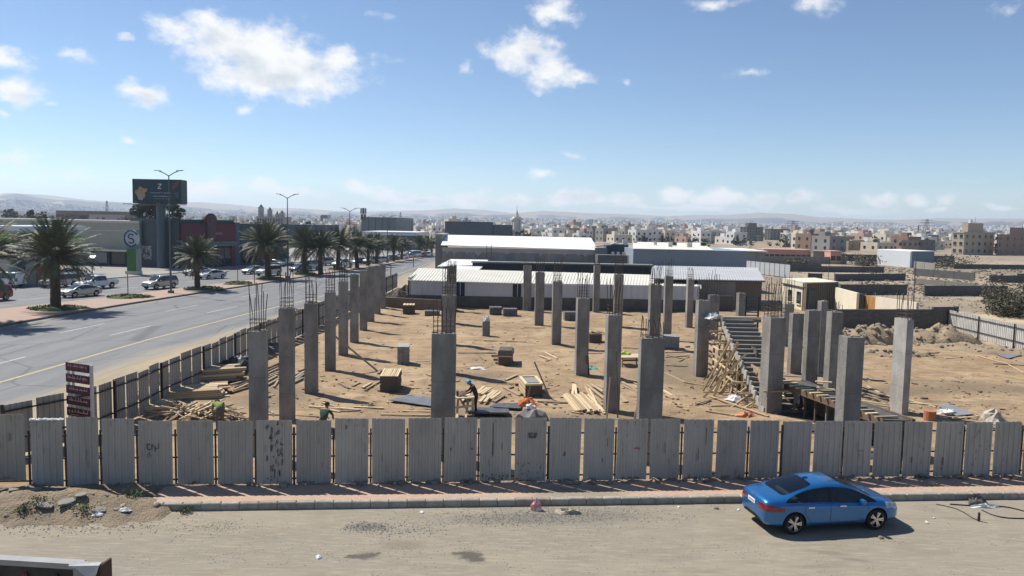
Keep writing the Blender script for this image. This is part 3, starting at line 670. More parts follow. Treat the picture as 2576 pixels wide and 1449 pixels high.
# left row, along the boulevard
LR = [(650, 28.2, 832, 110, .62, .42), (722, 33.2, 775, 72, .62, .45)]
for k, (px, Y, yt, rb_, w, d) in enumerate(LR):
    c = atY(px, Y, 900); h = height(px, yt, c); column('%s tall grey column from the street fence in the row beside the boulevard' % ORD[k], c, w, d, h, 1.75, nb=(4, 2))
for k, (px, py, yt, w, d, r) in enumerate(((781, 995, 762, .64, .42, 1.5), (829, 937, 735, .60, .42, 1.5), (862, 897, 708, .60, .42, 1.4), (890, 863, 690, .60, .42, .0), (913, 835, 680, .60, .42, .0), (932, 810, 671, .60, .42, .0), (948, 793, 668, .60, .42, .0), (961, 778, 664, .6, .42, 0), )):
    c = G(px, py); c = V((c.x, c.y + d / 2, 0)); column('%s tall grey column from the street fence in the row beside the boulevard' % ORD[k + 2], c, w, d, height(px, yt, c), r)
# centre row
for k, (px, Y, yt, w, r) in enumerate(((1117, 28.2, 838, .92, 1.25), (1128, 44.5, 742, .86, 1.5), (1131, 55.5, 716, .84, 1.4), (1134, 67.0, 690, .86, 1.2), (1136, 77.0, 669, .86, .6))):
    c = atY(px, Y, 850); column('%s column from the street fence in the middle row hiding one behind another' % ORD[k], c, w, .45, height(px, yt, c), r, nb=(6, 2))
# right hand rows
for k, (px, Y, yt, w, d, r) in enumerate(((1640, 28.2, 850, .90, .40, .8), (1543, 36.3, 791, .68, .62, 1.7), (1464, 44.9, 750, .72, .66, 1.6), (1399, 55.9, 708, .68, .5, 1.7), (1355, 67.3, 685, .80, .4, 1.6), (1324, 78.6, 668, .84, .35, .4))):
    c = atY(px, Y, 850); column('%s column from the street fence in the row right of the plank stacks' % ORD[k], c, w, d, height(px, yt, c), r, nb=(5, 2))
for k, (px, Y, yt, w, d, r) in enumerate(((2141, 28.6, 846, .68, .64, .0), (1944, 36.6, 797, .76, .95, 1.7), (1764, 45.2, 755, .72, .55, 1.3), (1643, 55.5, 716, .82, .6, 1.6), (1551, 67.0, 690, .80, .5, 1.8), (1496, 78.2, 668, .62, .5, .5))):
    c = atY(px, Y, 880); column('%s column from the street fence in the row passing the wooden stair' % ORD[k], c, w, d, height(px, yt, c), r, nb=(5, 3))
for k, (px, Y, yt, w, d, r, lab) in enumerate(((2270, 36.8, 802, .34, 1.05, 1.6, 'slim pale column standing alone on the open right side of the plot'), (2096, 41.2, 784, .66, .58, .5, 'column standing nearest the deep excavation edge in the right hand cluster'), (2040, 43.4, 780, .72, .5, .0, 'column between two others of the right hand cluster behind the excavation'),
        (2000, 46.7, 788, .72, .5, .0, 'leftmost column of the right hand cluster behind the excavation'), (2064, 46.6, 757, .42, .5, .0, 'tallest narrow column of the right hand cluster behind the excavation'), (1978, 58, 764, .7, .5, 2.2, 'dark column far behind the stair near the cream house'),
        (1858, 62, 737, .55, .6, .0, 'pale column rising behind the top of the wooden stair'), (1730, 67.5, 703, .55, .5, 1.0, 'white edged column standing before the long shed near its right end'), (1676, 60.0, 695, .62, .4, 1.3, 'column before the long shed beside the rebar clad one'), (1790, 60, 742, .8, .5, 1.9, 'column with bent bars just left of the stair landing'))):
    c = atY(px, Y, 880); column(lab, c, w, d, height(px, yt, c), r, m=M_CONC_L if k == 0 else None, nb=(3, 3) if k == 0 else (4, 2))
# loose white bags and splinters left on the lowest nearby column tops
# ------------------------------------------------------------------ timber
random.seed(31)
WOODS = [mat('pine_board_%s' % n, c, c2, rough=.8, scale=3, stretch=(.25, 5, 5), rnd=.16) for n, c, c2 in (('light', (.60, .49, .32), (.50, .39, .24)), ('tan', (.44, .335, .21), (.34, .25, .155)), ('grey', (.30, .25, .19), (.22, .18, .135)), ('dark', (.17, .12, .08), (.12, .085, .06)))]
PLK = [MB().box((0, 0, 0), (1, 1, 1)).mesh('plank', w) for w in WOODS]
def plank_obj(name, a, b, w, h, k, parent=None, roll=0.0):
    a, b = V(a), V(b); d = b - a; R = d.to_track_quat('X', 'Z').to_euler()
    return link(name, PLK[k], parent, (a + b) / 2, R, (d.length, w, h))
def zx(region):                                    # reading frames used while measuring: offsets into the 2576 px frame
    ox, oy = region; return lambda x, y: (ox + .25 * x, oy + .25 * y)
Z6, Z7, Z8, Z9, Z10 = zx((0, 764.75)), zx((576.9, 724.5)), zx((1046.4, 724.5)), zx((1542.9, 724.5)), zx((1931.9, 724.5))
def scatter(Z, segs, label, group, w=.10, h=.045, ks=(0, 1, 1, 2), dz=.0):
    for s in segs:
        k = random.choice(ks); p, q = GP(*Z(s[0], s[1])), GP(*Z(s[2], s[3])); up = V((0, 0, h / 2 + .015 + dz + R_(0, .02)))
        L_ = (q - p).length; adj = ('short ' if L_ < 1.1 else 'long ' if L_ > 2.8 else 'middling ') + ('pale ', 'tan ', 'greyish ', 'dark ')[k]
        tag(plank_obj('plank', p + up, q + up, s[4] if len(s) > 4 else w * R_(.8, 1.3), h, k), adj + label, 'plank', adj + group)
scatter(Z7, [(800, 1215, 1310, 1240), (930, 1165, 1080, 1215), (1250, 1215, 1550, 1220), (1530, 1290, 2020, 1300), (1740, 1240, 2020, 1255), (380, 1285, 900, 1310), (1000, 1235, 1110, 1260), (1410, 1200, 1440, 1180), (1100, 1255, 1320, 1243)],
        'board on the sand between front fence and the left columns', 'boards strewn behind the front fence')
scatter(Z7, [(1240, 995, 1310, 965), (1340, 1020, 1430, 970), (1380, 1040, 1515, 940), (1500, 885, 1520, 845), (1490, 1050, 1540, 1050), (1110, 970, 1200, 1020), (1980, 870, 2030, 890)],
        'offcut lying on the sand beside the slatted plank stack', 'offcuts beside the plank stack', w=.12, h=.06)
scatter(Z7, [(650, 960, 750, 890), (0, 940, 100, 930), (50, 1040, 190, 980), (380, 990, 490, 940), (450, 1010, 490, 950), (380, 880, 495, 830), (390, 850, 490, 800), (385, 920, 495, 880), (400, 900, 500, 860), (380, 950, 480, 905), (10, 990, 180, 950), (640, 980, 740, 930), (20, 1060, 190, 1010), (660, 925, 750, 865), (60, 1010, 190, 965), (700, 850, 760, 830), (390, 820, 500, 775), (560, 930, 700, 870)],
        'pole in the loose heap along the boulevard side fence', 'poles heaped beside the side fence', w=.12, h=.09, ks=(1, 2, 2, 3))
scatter(Z8, [(680, 540, 1110, 555), (420, 665, 810, 670), (1300, 655, 1420, 720), (1240, 690, 1360, 735), (900, 935, 1020, 895), (880, 1005, 1040, 1085), (750, 1240, 1040, 1180), (1220, 1165, 1540, 1170), (1730, 660, 1870, 665), (2080, 610, 2240, 612), (640, 700, 700, 740), (0, 745, 140, 740), (1090, 400, 1300, 405)],
        'board lying flat on the open sand among the middle columns', 'boards on the open sand', w=.12)
scatter(Z8, [(760, 700, 830, 705), (780, 735, 830, 737), (800, 768, 840, 770), (1000, 980, 1045, 982), (1030, 1022, 1080, 1024), (1050, 1080, 1110, 1082)], 'bearer peeping out from under a formwork stack', 'bearers under the stacks', w=.14, h=.1, ks=(3,))
scatter(Z8, [(2050, 940, 2230, 1060), (2160, 950, 2230, 990), (2050, 1100, 2110, 1170), (2060, 960, 2220, 1040), (2080, 1000, 2240, 1075), (2060, 1080, 2130, 1165), (2490, 1050, 2576, 1100), (2500, 1090, 2570, 1120)], 'board of the untidy bundle behind the second right hand column', 'boards behind the right row', w=.11)
scatter(Z9, [(520, 865, 720, 960), (720, 960, 930, 990), (960, 1090, 1560, 1330, .12), (930, 1260, 1290, 1310), (830, 1190, 980, 1130), (980, 1190, 1260, 1190), (900, 1050, 1160, 1050), (530, 785, 750, 790), (520, 700, 760, 690), (660, 740, 760, 700), (520, 660, 740, 655), (540, 690, 700, 720), (500, 1060, 650, 1130), (520, 1100, 600, 1130), (1040, 1000, 1330, 990)],
        'board lying on the ground before the wooden stair', 'boards around the stair')
scatter(Z10, [(930, 1020, 1180, 1120), (1060, 1040, 1250, 1180), (930, 1070, 1100, 1150), (940, 1110, 1200, 1190), (1000, 1060, 1240, 1150), (960, 1130, 1240, 1160), (920, 1160, 1180, 1205), (1000, 1015, 1120, 1090), (930, 1270, 1240, 1330), (1010, 1290, 1070, 1330), (940, 1240, 1250, 1290), (960, 1195, 1230, 1240)],
        'timber of the tangled heap between the two right hand columns', 'tangled timber at the right', ks=(0, 1, 2, 2), dz=.08)
scatter(Z10, [(1410, 1215, 1600, 1300, .14), (1425, 1150, 1690, 1210), (1430, 1170, 1640, 1195), (1850, 1330, 2120, 1310), (1860, 1312, 2110, 1325), (1680, 1290, 1850, 1320), (1900, 1290, 2100, 1335), (1570, 665, 1720, 655), (1780, 712, 1940, 708), (2270, 770, 2576, 790), (2100, 690, 2400, 770), (2400, 770, 2576, 860)],
        'board lying on the wheel marked sand at the right of the plot', 'boards at the right of the plot', ks=(1, 2, 3, 0))
# leaning poles
def leaning(Z, foot, top, Y, label, k=1, w=.07):
    a = GP(*Z(*foot)); q = A(*Z(*top), Y if Y else a.y)
    tag(plank_obj('pole', a, q, w, w, k), label, 'pole')
leaning(Z7, (1490, 850), (1070, 490), 44.1, 'long pole propped against the fourth column beside the boulevard', 2, .10)
leaning(Z8, (1350, 1110), (1190, 740), 38.6, 'thin board leaning on the light formwork box', 2, .08)
leaning(Z8, (1920, 1310), (1955, 900), 35.0, 'pale stick leaning on the second column of the right hand row', 1, .06)
leaning(Z8, (2030, 1300), (2015, 640), 35.2, 'dark bar leaning upright on the second column of the right hand row', 3, .05)
leaning(Z8, (2200, 1310), (2235, 1130), 29.6, 'short post standing against the wide column nearest the fence', 1, .07)
leaning(Z8, (2560 - 825, 870), (1725, 690), 44.3, 'dark offcut leaning on the third column of the right hand row', 3, .14)
leaning(Z9, (900, 1030), (1180, 520), 39.5, 'leftmost prop leaning on the wooden stair', 1, .09); leaning(Z9, (905, 1100), (1340, 660), 37.8, 'longest prop leaning across the stair', 1, .09)
leaning(Z9, (1010, 1085), (1250, 545), 39, 'right hand twin of the crossed props on the stair', 1, .09); leaning(Z9, (1060, 960), (1255, 570), 39.4, 'prop close behind the twin props on the stair', 1, .08)
leaning(Z9, (1185, 500), (1245, 370), 40.5, 'short stick on the upper steps of the stair', 1, .07) if False else None

# fan shaped bundles
def bundle(label, Z, segs, k=(0, 0, 1), w=.13, h=.06, layers=1):
    pts = [(GP(*Z(a, b)), GP(*Z(c, d))) for a, b, c, d in segs]; o = pts[0][0]
    root = thing('board_bundle', label, 'boards', o)
    for i, (p, q) in enumerate(pts):
        for l in range(layers): dz = V((0, 0, .05 + .05 * (i % 3) + l * h)); plank_obj('plank', p - o + dz, q - o + dz + V((0, 0, R_(0, .04))), w, h, random.choice(k), root)
    return root
bundle('fan of pale new boards spread on the sand before the second right hand column', Z8, [(1480 + i * 16, 1108 - abs(i - 5) * 2, 1610 + i * 19, 1255 + (i % 4) * 6) for i in range(13)] + [(1570, 1120, 1585, 1010), (1610, 1110, 1600, 1020)])
bundle('loose pale boards crossing beside the second right hand column', Z8, [(1690, 1000, 1880, 1190), (1720, 1010, 1890, 1145), (1760, 1005, 1880, 1085), (1740, 1040, 1850, 1240), (1700, 1030, 1800, 1180), (1790, 1010, 1885, 1050), (1660, 1070, 1900, 1270), (1730, 1100, 1890, 1260)], w=.1)
bundle('slatted pale formwork lying behind the worker in the dark shirt', Z8, [(600 + i * 31, 1078 + i * 14, 690 + i * 32, 1005 + i * 16) for i in range(7)] + [(460, 1160, 510, 1110), (500, 1150, 540, 1100), (540, 1120, 560, 1090), (640, 1170, 700, 1110), (690, 1180, 730, 1130)], k=(0, 0, 2), w=.16)
# big timber stacks at the left
def long_stack(label, L0, R0, depth, hgt, nlay, nrow, ks, spread=.25):
    a, b = GP(*L0), GP(*R0); d = b - a; d.z = 0; L = d.length; d.normalize(); n = V((-d.y, d.x, 0)); root = thing('timber_stack', label, 'timber stack', a)
    lh = hgt / nlay
    for l in range(nlay):
        for i in range(nrow):
            off = n * ((i + .5) * depth / nrow); u0, u1 = R_(-spread, spread), R_(-spread, spread)
            plank_obj('plank', off + d * u0 + V((0, 0, (l + .5) * lh)), off + d * (L + u1) + V((0, 0, (l + .5) * lh + R_(-.02, .02))), depth / nrow * .9, lh * .86, random.choice(ks), root)
    return root
long_stack('largest stack of long pale boards by the side fence', (352, 1015), (565, 1000), 1.9, .45, 5, 7, (0, 0, 1, 1), .35)
long_stack('weathered boards stacked on the back of the largest timber stack', (372, 978), (600, 962), 1.3, .75, 5, 5, (1, 2, 0, 1), .5)
long_stack('low stack of short boards in front of the largest timber stack', (300, 1045), (420, 1040), 1.5, .34, 4, 7, (0, 0, 1), .25)
# scrap wood heap
c = GP(510, 1050); scrap = thing('scrap_wood_heap', 'untidy heap of short sticks and scrap wood behind the left of the front fence', 'scrap heap', c)
mb_ = MB()
for ring in range(5):
    for i in range(16): t = 2 * PI * i / 16; r = 1 - ring / 4.6; mb_.v.append(V((2.1 * r * math.cos(t), .9 * r * math.sin(t), .42 * (1 - r * r) - .02 + R_(-.03, .03))))
for r in range(4):
    for i in range(16): j = (i + 1) % 16; mb_.f.append([r * 16 + i, r * 16 + j, r * 16 + 16 + j, r * 16 + 16 + i]); mb_.m.append(0)
mb_.build('debris_core', mat('dark_debris', (.13, .10, .075), (.24, .18, .12), scale=7, lo=.4, hi=.6), scrap)
for i in range(110):
    x, y = max(-2.2, min(2.2, random.gauss(0, 1.05))), random.gauss(0, .42); z = .42 * max(0, 1 - (x / 2.2) ** 2 - (y / 1) ** 2) + R_(.04, .16); a = R_(0, PI); L = R_(.25, 1.3)
    d = V((math.cos(a), math.sin(a), R_(-.35, .45))) * L / 2; plank_obj('stick', V((x, y, z)) - d, V((x, y, z)) + d, R_(.05, .1), R_(.03, .07), random.choice((0, 0, 1, 1, 2)), scrap)

# ------------------------------------------------------------------ stacks on pallets
M_BLOCK = mat('grey_block', (.27, .265, .255), (.20, .195, .19), scale=4, rnd=.14, bump=.3, bscale=30); M_PLY = mat('dark_film_plywood', (.085, .072, .06), (.14, .115, .09), scale=3, rnd=.1)
M_DBLOCK = mat('dark_block', (.11, .112, .115), (.155, .155, .155), scale=4, rnd=.12)
BLK = {m.name: MB().box((0, 0, 0), (1, 1, 1)).mesh('block', m) for m in (M_BLOCK, M_PLY, M_DBLOCK)}
def stack(name, label, cat, px, py, pxr, ptop, nx_, ny_, nz_, depth, m, yaw=GRID, piece='block', gap=.94, top=None):
    p = GP(px, py); w = (G(pxr, py) - G(px, py)).length; c = p + U * (w / 2) + W * (depth / 2); h = height((px + pxr) / 2, ptop, c) - c.z - (depth * 0)
    h = max(.35, A((px + pxr) / 2, ptop, c.y + depth / 2 * 1.0).z - c.z)
    root = thing(name, label, cat, c, yaw); bw, bd, bh = w / nx_, depth / ny_, h / nz_
    for k in range(nz_):
        for i in range(nx_):
            for j in range(ny_):
                if 0 < i < nx_ - 1 and 0 < j < ny_ - 1 and k < nz_ - 1: continue
                link(piece, BLK[m.name] if m in (M_BLOCK, M_PLY, M_DBLOCK) else m, root, ((i + .5) * bw - w / 2 + R_(-.01, .01), (j + .5) * bd - depth / 2 + R_(-.01, .01), (k + .5) * bh), (0, 0, R_(-.02, .02)), (bw * gap, bd * gap, bh * .93))
    return root, w, depth, h
def slats(t, n, ks, over=.06, name='slat'):
    root, w, d, h = t
    for i in range(n): plank_obj(name, V(((i + .5) * w / n - w / 2, -d / 2 - over, h + .03)), V(((i + .5) * w / n - w / 2 + R_(-.01, .01), d / 2 + over, h + .03 + R_(0, .02))), w / n * .8, .045, random.choice(ks), root)
s1 = stack('plank_stack', 'dark plywood stack topped with pale slats left of the middle column', 'plank stack', 957, 990, 1003, 930, 1, 1, 9, 1.9, M_PLY, rad(3), 'sheet', .99); slats(s1, 9, (0, 0, 0, 1))
s2 = stack('block_pallet', 'tall grey block stack standing behind the pale slatted stack', 'block stack', 999, 922, 1028, 866, 2, 3, 7, 1.3, M_BLOCK); MB().box((0, 0, s2[3] + .03), (s2[1] * 1.04, s2[2] * 1.02, .05)).build('cover_sheet', mat('grey_cover', (.36, .37, .37), (.28, .29, .29), scale=3), s2[0])
s3 = stack('formwork_stack', 'stack of dark shutter panels tied with a pale strap in the middle of the sand', 'formwork stack', 1259, 920, 1291, 872, 1, 1, 8, 1.5, M_PLY, rad(-4), 'panel', .99)
MB().box((0, 0, s3[3] * .78), (s3[1] * 1.15, s3[2] * 1.05, s3[3] * .3)).build('top_panels', mat('grey_brown_panels', (.16, .145, .13), (.11, .1, .09), scale=5), s3[0]); MB().box((0, -s3[2] / 2 - .02, s3[3] * .6), (s3[1] * 1.12, .05, .06)).build('strap', WOODS[0], s3[0])
for i in range(4): MB().box((-s3[1] / 2 - .035, 0, .12 + i * s3[3] * .14), (.07, s3[2] * .96, s3[3] * .1)).build('edge_board', WOODS[1], s3[0])
s4 = stack('formwork_box', 'light wooden formwork box with a grey panel on its top', 'formwork stack', 1321, 1000, 1361, 950, 1, 1, 7, 2.0, M_PLY, rad(9), 'panel', .99)
for i in range(6): plank_obj('side_board', V((-s4[1] / 2 - .06, -s4[2] / 2, .1 + i * s4[3] / 6)), V((-s4[1] / 2 - .06, s4[2] / 2, .1 + i * s4[3] / 6)), .05, s4[3] / 6 * .8, (0, 1)[i % 2], s4[0])
fr = MB(); w_, d_, h_ = s4[1], s4[2], s4[3]
for a, b_ in (((-w_ / 2, -d_ / 2), (w_ / 2, -d_ / 2)), ((w_ / 2, -d_ / 2), (w_ / 2, d_ / 2)), ((w_ / 2, d_ / 2), (-w_ / 2, d_ / 2)), ((-w_ / 2, d_ / 2), (-w_ / 2, -d_ / 2))): fr.beam((*a, h_ + .05), (*b_, h_ + .05), .14, .09)
fr.build('rim_board', WOODS[0], s4[0]); MB().box((0, .1, h_ + .04), (w_ * .72, d_ * .7, .05)).build('grey_panel', M_BLOCK, s4[0])
s5 = stack('block_column', 'small upright grey block pile with crumpled white plastic on top', 'block pile', 1213, 848, 1233, 806, 1, 1, 6, .7, M_BLOCK)
def crumple(name, c, rx, ry, h, m, parent=None, n=12, jag=.35, tagv=None):
    b = MB()
    for ring, hh in ((1, 0), (.8, .6), (.45, .95), (.12, 1)):
        for i in range(n): t = 2 * PI * i / n; q = ring * (1 + R_(-jag, jag)); b.v.append(V((rx * q * math.cos(t), ry * q * math.sin(t), h * hh * (1 + R_(-jag, jag)) if hh else 0)))
    for r in range(3):
        for i in range(n): j = (i + 1) % n; b.f.append([r * n + i, r * n + j, r * n + n + j, r * n + n + i]); b.m.append(0)
    b.f.append([3 * n + i for i in range(n)]); b.m.append(0)
    o = b.build(name, m, parent, c)
    if tagv: tag(o, *tagv)
    return o
crumple('plastic_cover', (0, 0, s5[3]), .28, .28, .32, M_WHITE, s5[0])
stack('block_pallet', 'dark block pallet by the shed wall, left of the touching pair', 'block stack', 1232, 793, 1262, 770, 3, 2, 4, 1.1, M_DBLOCK)
stack('block_pallet', 'dark block pallet with a notched top, right of the touching pair', 'block stack', 1266, 797, 1301, 774, 4, 2, 4, 1.1, M_DBLOCK)
s6 = stack('block_pallet', 'brown block pallet with pale boards across its top near the shed corner', 'block stack', 1013, 791, 1043, 765, 3, 2, 4, 1.2, M_PLY); slats(s6, 4, (0,), .1)
stack('block_pallet', 'low dark pallet just left of the middle column row far back', 'block stack', 1068, 796, 1106, 779, 4, 2, 3, 1.2, M_DBLOCK)
stack('block_pallet', 'dark block stack against the brick wall behind the middle columns', 'block stack', 1112, 783, 1148, 747, 4, 2, 5, 1.2, M_DBLOCK)
s7 = stack('brick_pallet', 'short brown brick pallet carrying broken boards between the right hand rows', 'brick stack', 1482, 862, 1514, 836, 3, 2, 3, 1.0, M_PLY)
for i in range(6): a = V((R_(-.6, .3), R_(-.5, .5), s7[3] + .05 + i * .03)); plank_obj('plank', a, a + V((R_(.4, .9), R_(-.4, .2), R_(-.15, .1))), .12, .04, 0, s7[0])
stack('block_pallet', 'dark covered block stack half hidden behind the third right hand column', 'block stack', 1420, 808, 1450, 782, 2, 1, 2, 1.0, M_DBLOCK)
MB_ = stack('concrete_footing', 'square grey concrete stub behind the widest front column on the right', 'concrete block', 1672, 880, 1708, 840, 1, 1, 1, 1.3, M_BLOCK, GRID, 'stub', 1.0)
# saw table with green cloth
c = GP(1583, 921); saw = thing('work_table', 'low work table with a bright green vest thrown on it between the right hand columns', 'table', c, rad(8))
tp = MB()
for i in range(5): tp.box((0, -.55 + i * .28, .62), (1.5, .25, .05))
tp.build('table_top', WOODS[0], saw)
for x in (-.62, .62):
    for y in (-.5, .5): MB().box((x, y, .3), (.09, .09, .6)).build('leg', WOODS[1], saw)
MB().box((0, -.45, .42), (1.3, .05, .12)).build('brace', WOODS[3], saw); MB().box((0, .45, .42), (1.3, .05, .12)).build('brace', WOODS[3], saw)
crumple('vest', GP(1575, 917) + V((-.15, 0, .66)), .42, .32, .14, mat('lime_green_cloth', (.42, .58, .06), (.30, .45, .04), scale=6), tagv=('bright lime vest lying on the low work table', 'vest'))
crumple('cloth', GP(*Z8(1775, 822)), .33, .3, .16, mat('teal_cloth', (.08, .36, .31), (.12, .45, .38), scale=5), tagv=('small teal cloth lying behind the third right hand column', 'cloth'))
crumple('plastic_sack', GP(*Z9(1260, 1135)), .62, .45, .28, M_WHITE, tagv=('white plastic sack lying before the foot of the stair', 'sack'))
crumple('plastic_sack', GP(*Z8(620, 820)), .55, .25, .1, M_WHITE, tagv=('flat white sack on the sand right of the middle column', 'sack'))
crumple('orange_netting', GP(*Z9(1330, 1305)), .5, .3, .2, mat('orange_net', (.62, .24, .13), (.45, .2, .13), scale=9), tagv=('faded orange netting heaped behind the front fence by the stair', 'netting'))
crumple('white_sack', GP(*Z10(1800, 1270)), .55, .35, .22, M_WHITE, n=9, jag=.55, tagv=('torn white sacks crumpled behind the right part of the front fence', 'sacks'))
crumple('sand_bag_heap', GP(*Z10(2280, 1345)), .5, .45, .5, mat('dirty_bags', (.46, .42, .36), (.30, .27, .23), scale=5), n=11, jag=.4, tagv=('grey brown pile of bags behind the right end of the front fence', 'bags'))
b = MB(); b.tube([(0, 0, .0), (0, 0, .12), (0, 0, .3), (0, 0, .44)], .27, 14); b.build('drum', mat('orange_drum', (.46, .17, .08), (.38, .15, .08), scale=4)).location = GP(2338, 1060); tag(bpy.data.objects['drum'], 'small orange plastic drum beside the slim pale column', 'drum')
# heap with orange bag in front centre
crumple('cement_heap', GP(1338, 1058), .72, .6, .5, mat('grey_heap', (.24, .225, .21), (.17, .16, .15), scale=4), n=14, jag=.22, tagv=('grey heap under the orange cloth just behind the front fence', 'heap'))
crumple('orange_cloth', GP(1328, 1040) + V((0, .2, .30)), .42, .36, .30, mat('orange_cloth', (.66, .19, .06), (.55, .15, .05), scale=5), n=12, jag=.4, tagv=('bright orange cloth draped over the grey heap near the front fence', 'cloth'))
crumple('paper_sack', GP(1334, 1050) + V((0, -.35, .45)), .28, .2, .22, M_WHITE, n=8, tagv=('small pale sack stuck below the orange cloth', 'sack'))
leaning(Z8, (1115, 1165), (1150, 985), None, 'spade handle standing in the heap with the orange cloth', 2, .05)
def sheet_on_ground(name, pts, z, m, label, cat, t=.03):
    P = [GP(*p) for p in pts]; o = P[0]; b = MB(); b.prism([p - o + V((0, 0, z + R_(-.02, .05))) for p in P], (0, 0, t)); tag(b.build(name, m, None, o), label, cat)
M_DARKSHEET = mat('dark_plastic', (.055, .058, .062), (.10, .105, .11), rough=.5, scale=2)
sheet_on_ground('plastic_sheet', [Z7(1600, 1160), Z7(1800, 1105), Z7(2090, 1140), Z7(2050, 1220)], .06, mat('blue_grey_sheet', (.17, .18, .19), (.12, .13, .14), rough=.5, scale=2), 'flat blue grey sheet lying left of the wide middle column', 'sheet')
sheet_on_ground('plastic_sheet', [Z8(740, 1225), Z8(800, 1190), Z8(1060, 1205), Z8(1050, 1255)], .1, M_DARKSHEET, 'dark sheet between the worker and the heap with the orange cloth', 'sheet')
sheet_on_ground('plastic_sheet', [Z8(530, 1300), Z8(560, 1240), Z8(930, 1265), Z8(940, 1310)], .12, M_DARKSHEET, 'dark boards laid flat below the saw bench', 'sheet', .08)
sheet_on_ground('tarpaulin', [Z10(2180, 640), Z10(2330, 632), Z10(2560, 690), Z10(2420, 720)], .04, mat('slate_tarp', (.20, .21, .23), (.15, .16, .18), rough=.6, scale=1), 'faded slate tarpaulin on the sand before the pale right hand fence', 'tarpaulin')
sheet_on_ground('tarpaulin', [Z10(1700, 1205), Z10(1830, 1190), Z10(2080, 1290), Z10(1900, 1310)], .04, mat('grey_tarp', (.25, .26, .28), (.2, .2, .21), rough=.6, scale=1), 'grey tarpaulin under the torn white sacks', 'tarpaulin')
for i, (a, r1_, r2_, h_) in enumerate(((Z6(2400, 700), 1.6, 1.0, .75), (Z6(2200, 720), 1.5, .9, .45), (Z7(420, 640), 1.1, .9, .5))):
    crumple('rubbish_heap', GP(*a), r1_, r2_, h_, mat('rubbish_%s' % 'abc'[i], (.075, .075, .075), (.19, .17, .15) if i else (.06, .06, .065), scale=5), n=14, jag=.3, tagv=(('dark rubbish heap against the boulevard side fence behind the first column', 'brown brushwood heap by the side fence before the first column', 'pale rubble heap between the first and second boulevard columns')[i], 'heap'))
crumple('white_tarp', GP(*Z6(2440, 690)) + V((0, 0, .55)), .75, .35, .35, M_WHITE, tagv=('crumpled white plastic on the dark rubbish heap by the side fence', 'plastic'))
for i, (a, b_, c_, lay) in enumerate(((Z7(560, 440), Z7(780, 405), .8, 3), (Z7(780, 300), Z7(960, 285), .7, 5), (Z7(890, 200), Z7(970, 195), .6, 4))):
    long_stack('timber stack %s' % ('with pale top between the second and third boulevard columns', 'seen between the third and fourth boulevard columns', 'farthest back beside the fourth boulevard column')[i], a, b_, 2.0, c_, lay, 6, (2, 3, 1, 0), .2)
sheet_on_ground('plywood_sheet', [Z7(700, 385), Z7(770, 335), Z7(800, 330), Z7(780, 390)], .8, WOODS[0], 'pale plywood offcut on the timber behind the second boulevard column', 'plywood')

# ------------------------------------------------------------------ the unfinished stair with its shoring
X0, XW = 12.5, 1.8; Y0, Y1, ZT = 36.3, 44.6, 3.6
def yz(y): return max(0.0, .05 + (y - Y0) / (Y1 - Y0) * ZT)
stair = thing('concrete_stair', 'half built straight stair with raw concrete steps in wooden formwork', 'stair', (X0, Y0, 0))
NS = 20; dy = (Y1 - Y0) / NS
M_STEP = mat('grey_step', (.20, .186, .165), (.14, .13, .115), scale=4, rnd=.08); smesh = MB().box((0, 0, 0), (1, 1, 1)).mesh('step', M_STEP)
for i in range(NS): link('step', smesh, stair, (XW / 2, (i + .5) * dy, yz(Y0 + (i + 1) * dy) - ZT / NS * .95), None, (XW - .02, dy * .995, ZT / NS * 1.9))
slab = MB(); slab.prism([(0.012, 0, -.12), (0.012, Y1 - Y0, ZT - .4), (0.012, Y1 - Y0, ZT - .62), (0.012, .5, -.12)], (XW - .03, 0, 0)); slab.build('waist_slab', M_CONC, stair)
st_ = MB(); n = NS
for i in range(n): y = i * dy; st_.box((-.05, y + dy / 2, yz(Y0 + y + dy / 2) - .06 + R_(-.03, .02)), (.09, dy * .98, .42 + R_(-.03, .05)))
st_.build('side_board', M_CONC_L, stair)
for i in range(3, NS, 1): plank_obj('riser_board', V((-.1, i * dy + .03, yz(Y0 + i * dy) + .09)), V((XW + .05, i * dy + .03, yz(Y0 + i * dy) + .09 + R_(-.02, .02))), .035, .05, random.choice((0, 2, 2)), stair)
land = MB(); land.box((XW / 2 + .1, Y1 - Y0 + .7, ZT - .02), (XW + .9, 1.4, .2)); land.build('landing', M_CONC, stair)
plank_obj('edge_board', V((-.45, Y1 - Y0 - .05, ZT + .13)), V((XW + .5, Y1 - Y0 - .05, ZT + .16)), .08, .1, 0, stair)
crumple('plastic_wrap', (-.5, Y1 - Y0 + .1, ZT + .05), .5, .35, .3, M_WHITE, stair)
for i in range(9):
    y = .9 + i * .92
    for x in (-.35, .3, 1.2):
        z = max(.4, yz(Y0 + y) - .3); plank_obj('shore', V((x + R_(-.1, .1), y, -.05)), V((x + R_(-.08, .08), y + R_(-.1, .1), z)), .09, .09, random.choice((1, 1, 2)), stair)
for i in range(8):
    z = .5 + i * .38; y0 = max(.6, (z + .25) / ZT * (Y1 - Y0)); plank_obj('ledger', V((-.55, y0 + .3, z)), V((-.5, Y1 - Y0 + .6, z + R_(-.06, .06))), .07, .09, random.choice((0, 1)), stair); plank_obj('crossbar', V((-.8, y0 + .5, z + .05)), V((.6, y0 + .5 + R_(-.1, .1), z + .05)), .07, .08, random.choice((0, 1, 1)), stair)
for i in range(16): y = R_(.8, 7.2); plank_obj('brace', V((R_(-1.5, -.5), y + R_(-.9, .9), -.05)), V((R_(-.3, .2), y, yz(Y0 + y) * R_(.5, .95))), .07, .08, random.choice((0, 1, 1, 2)), stair)
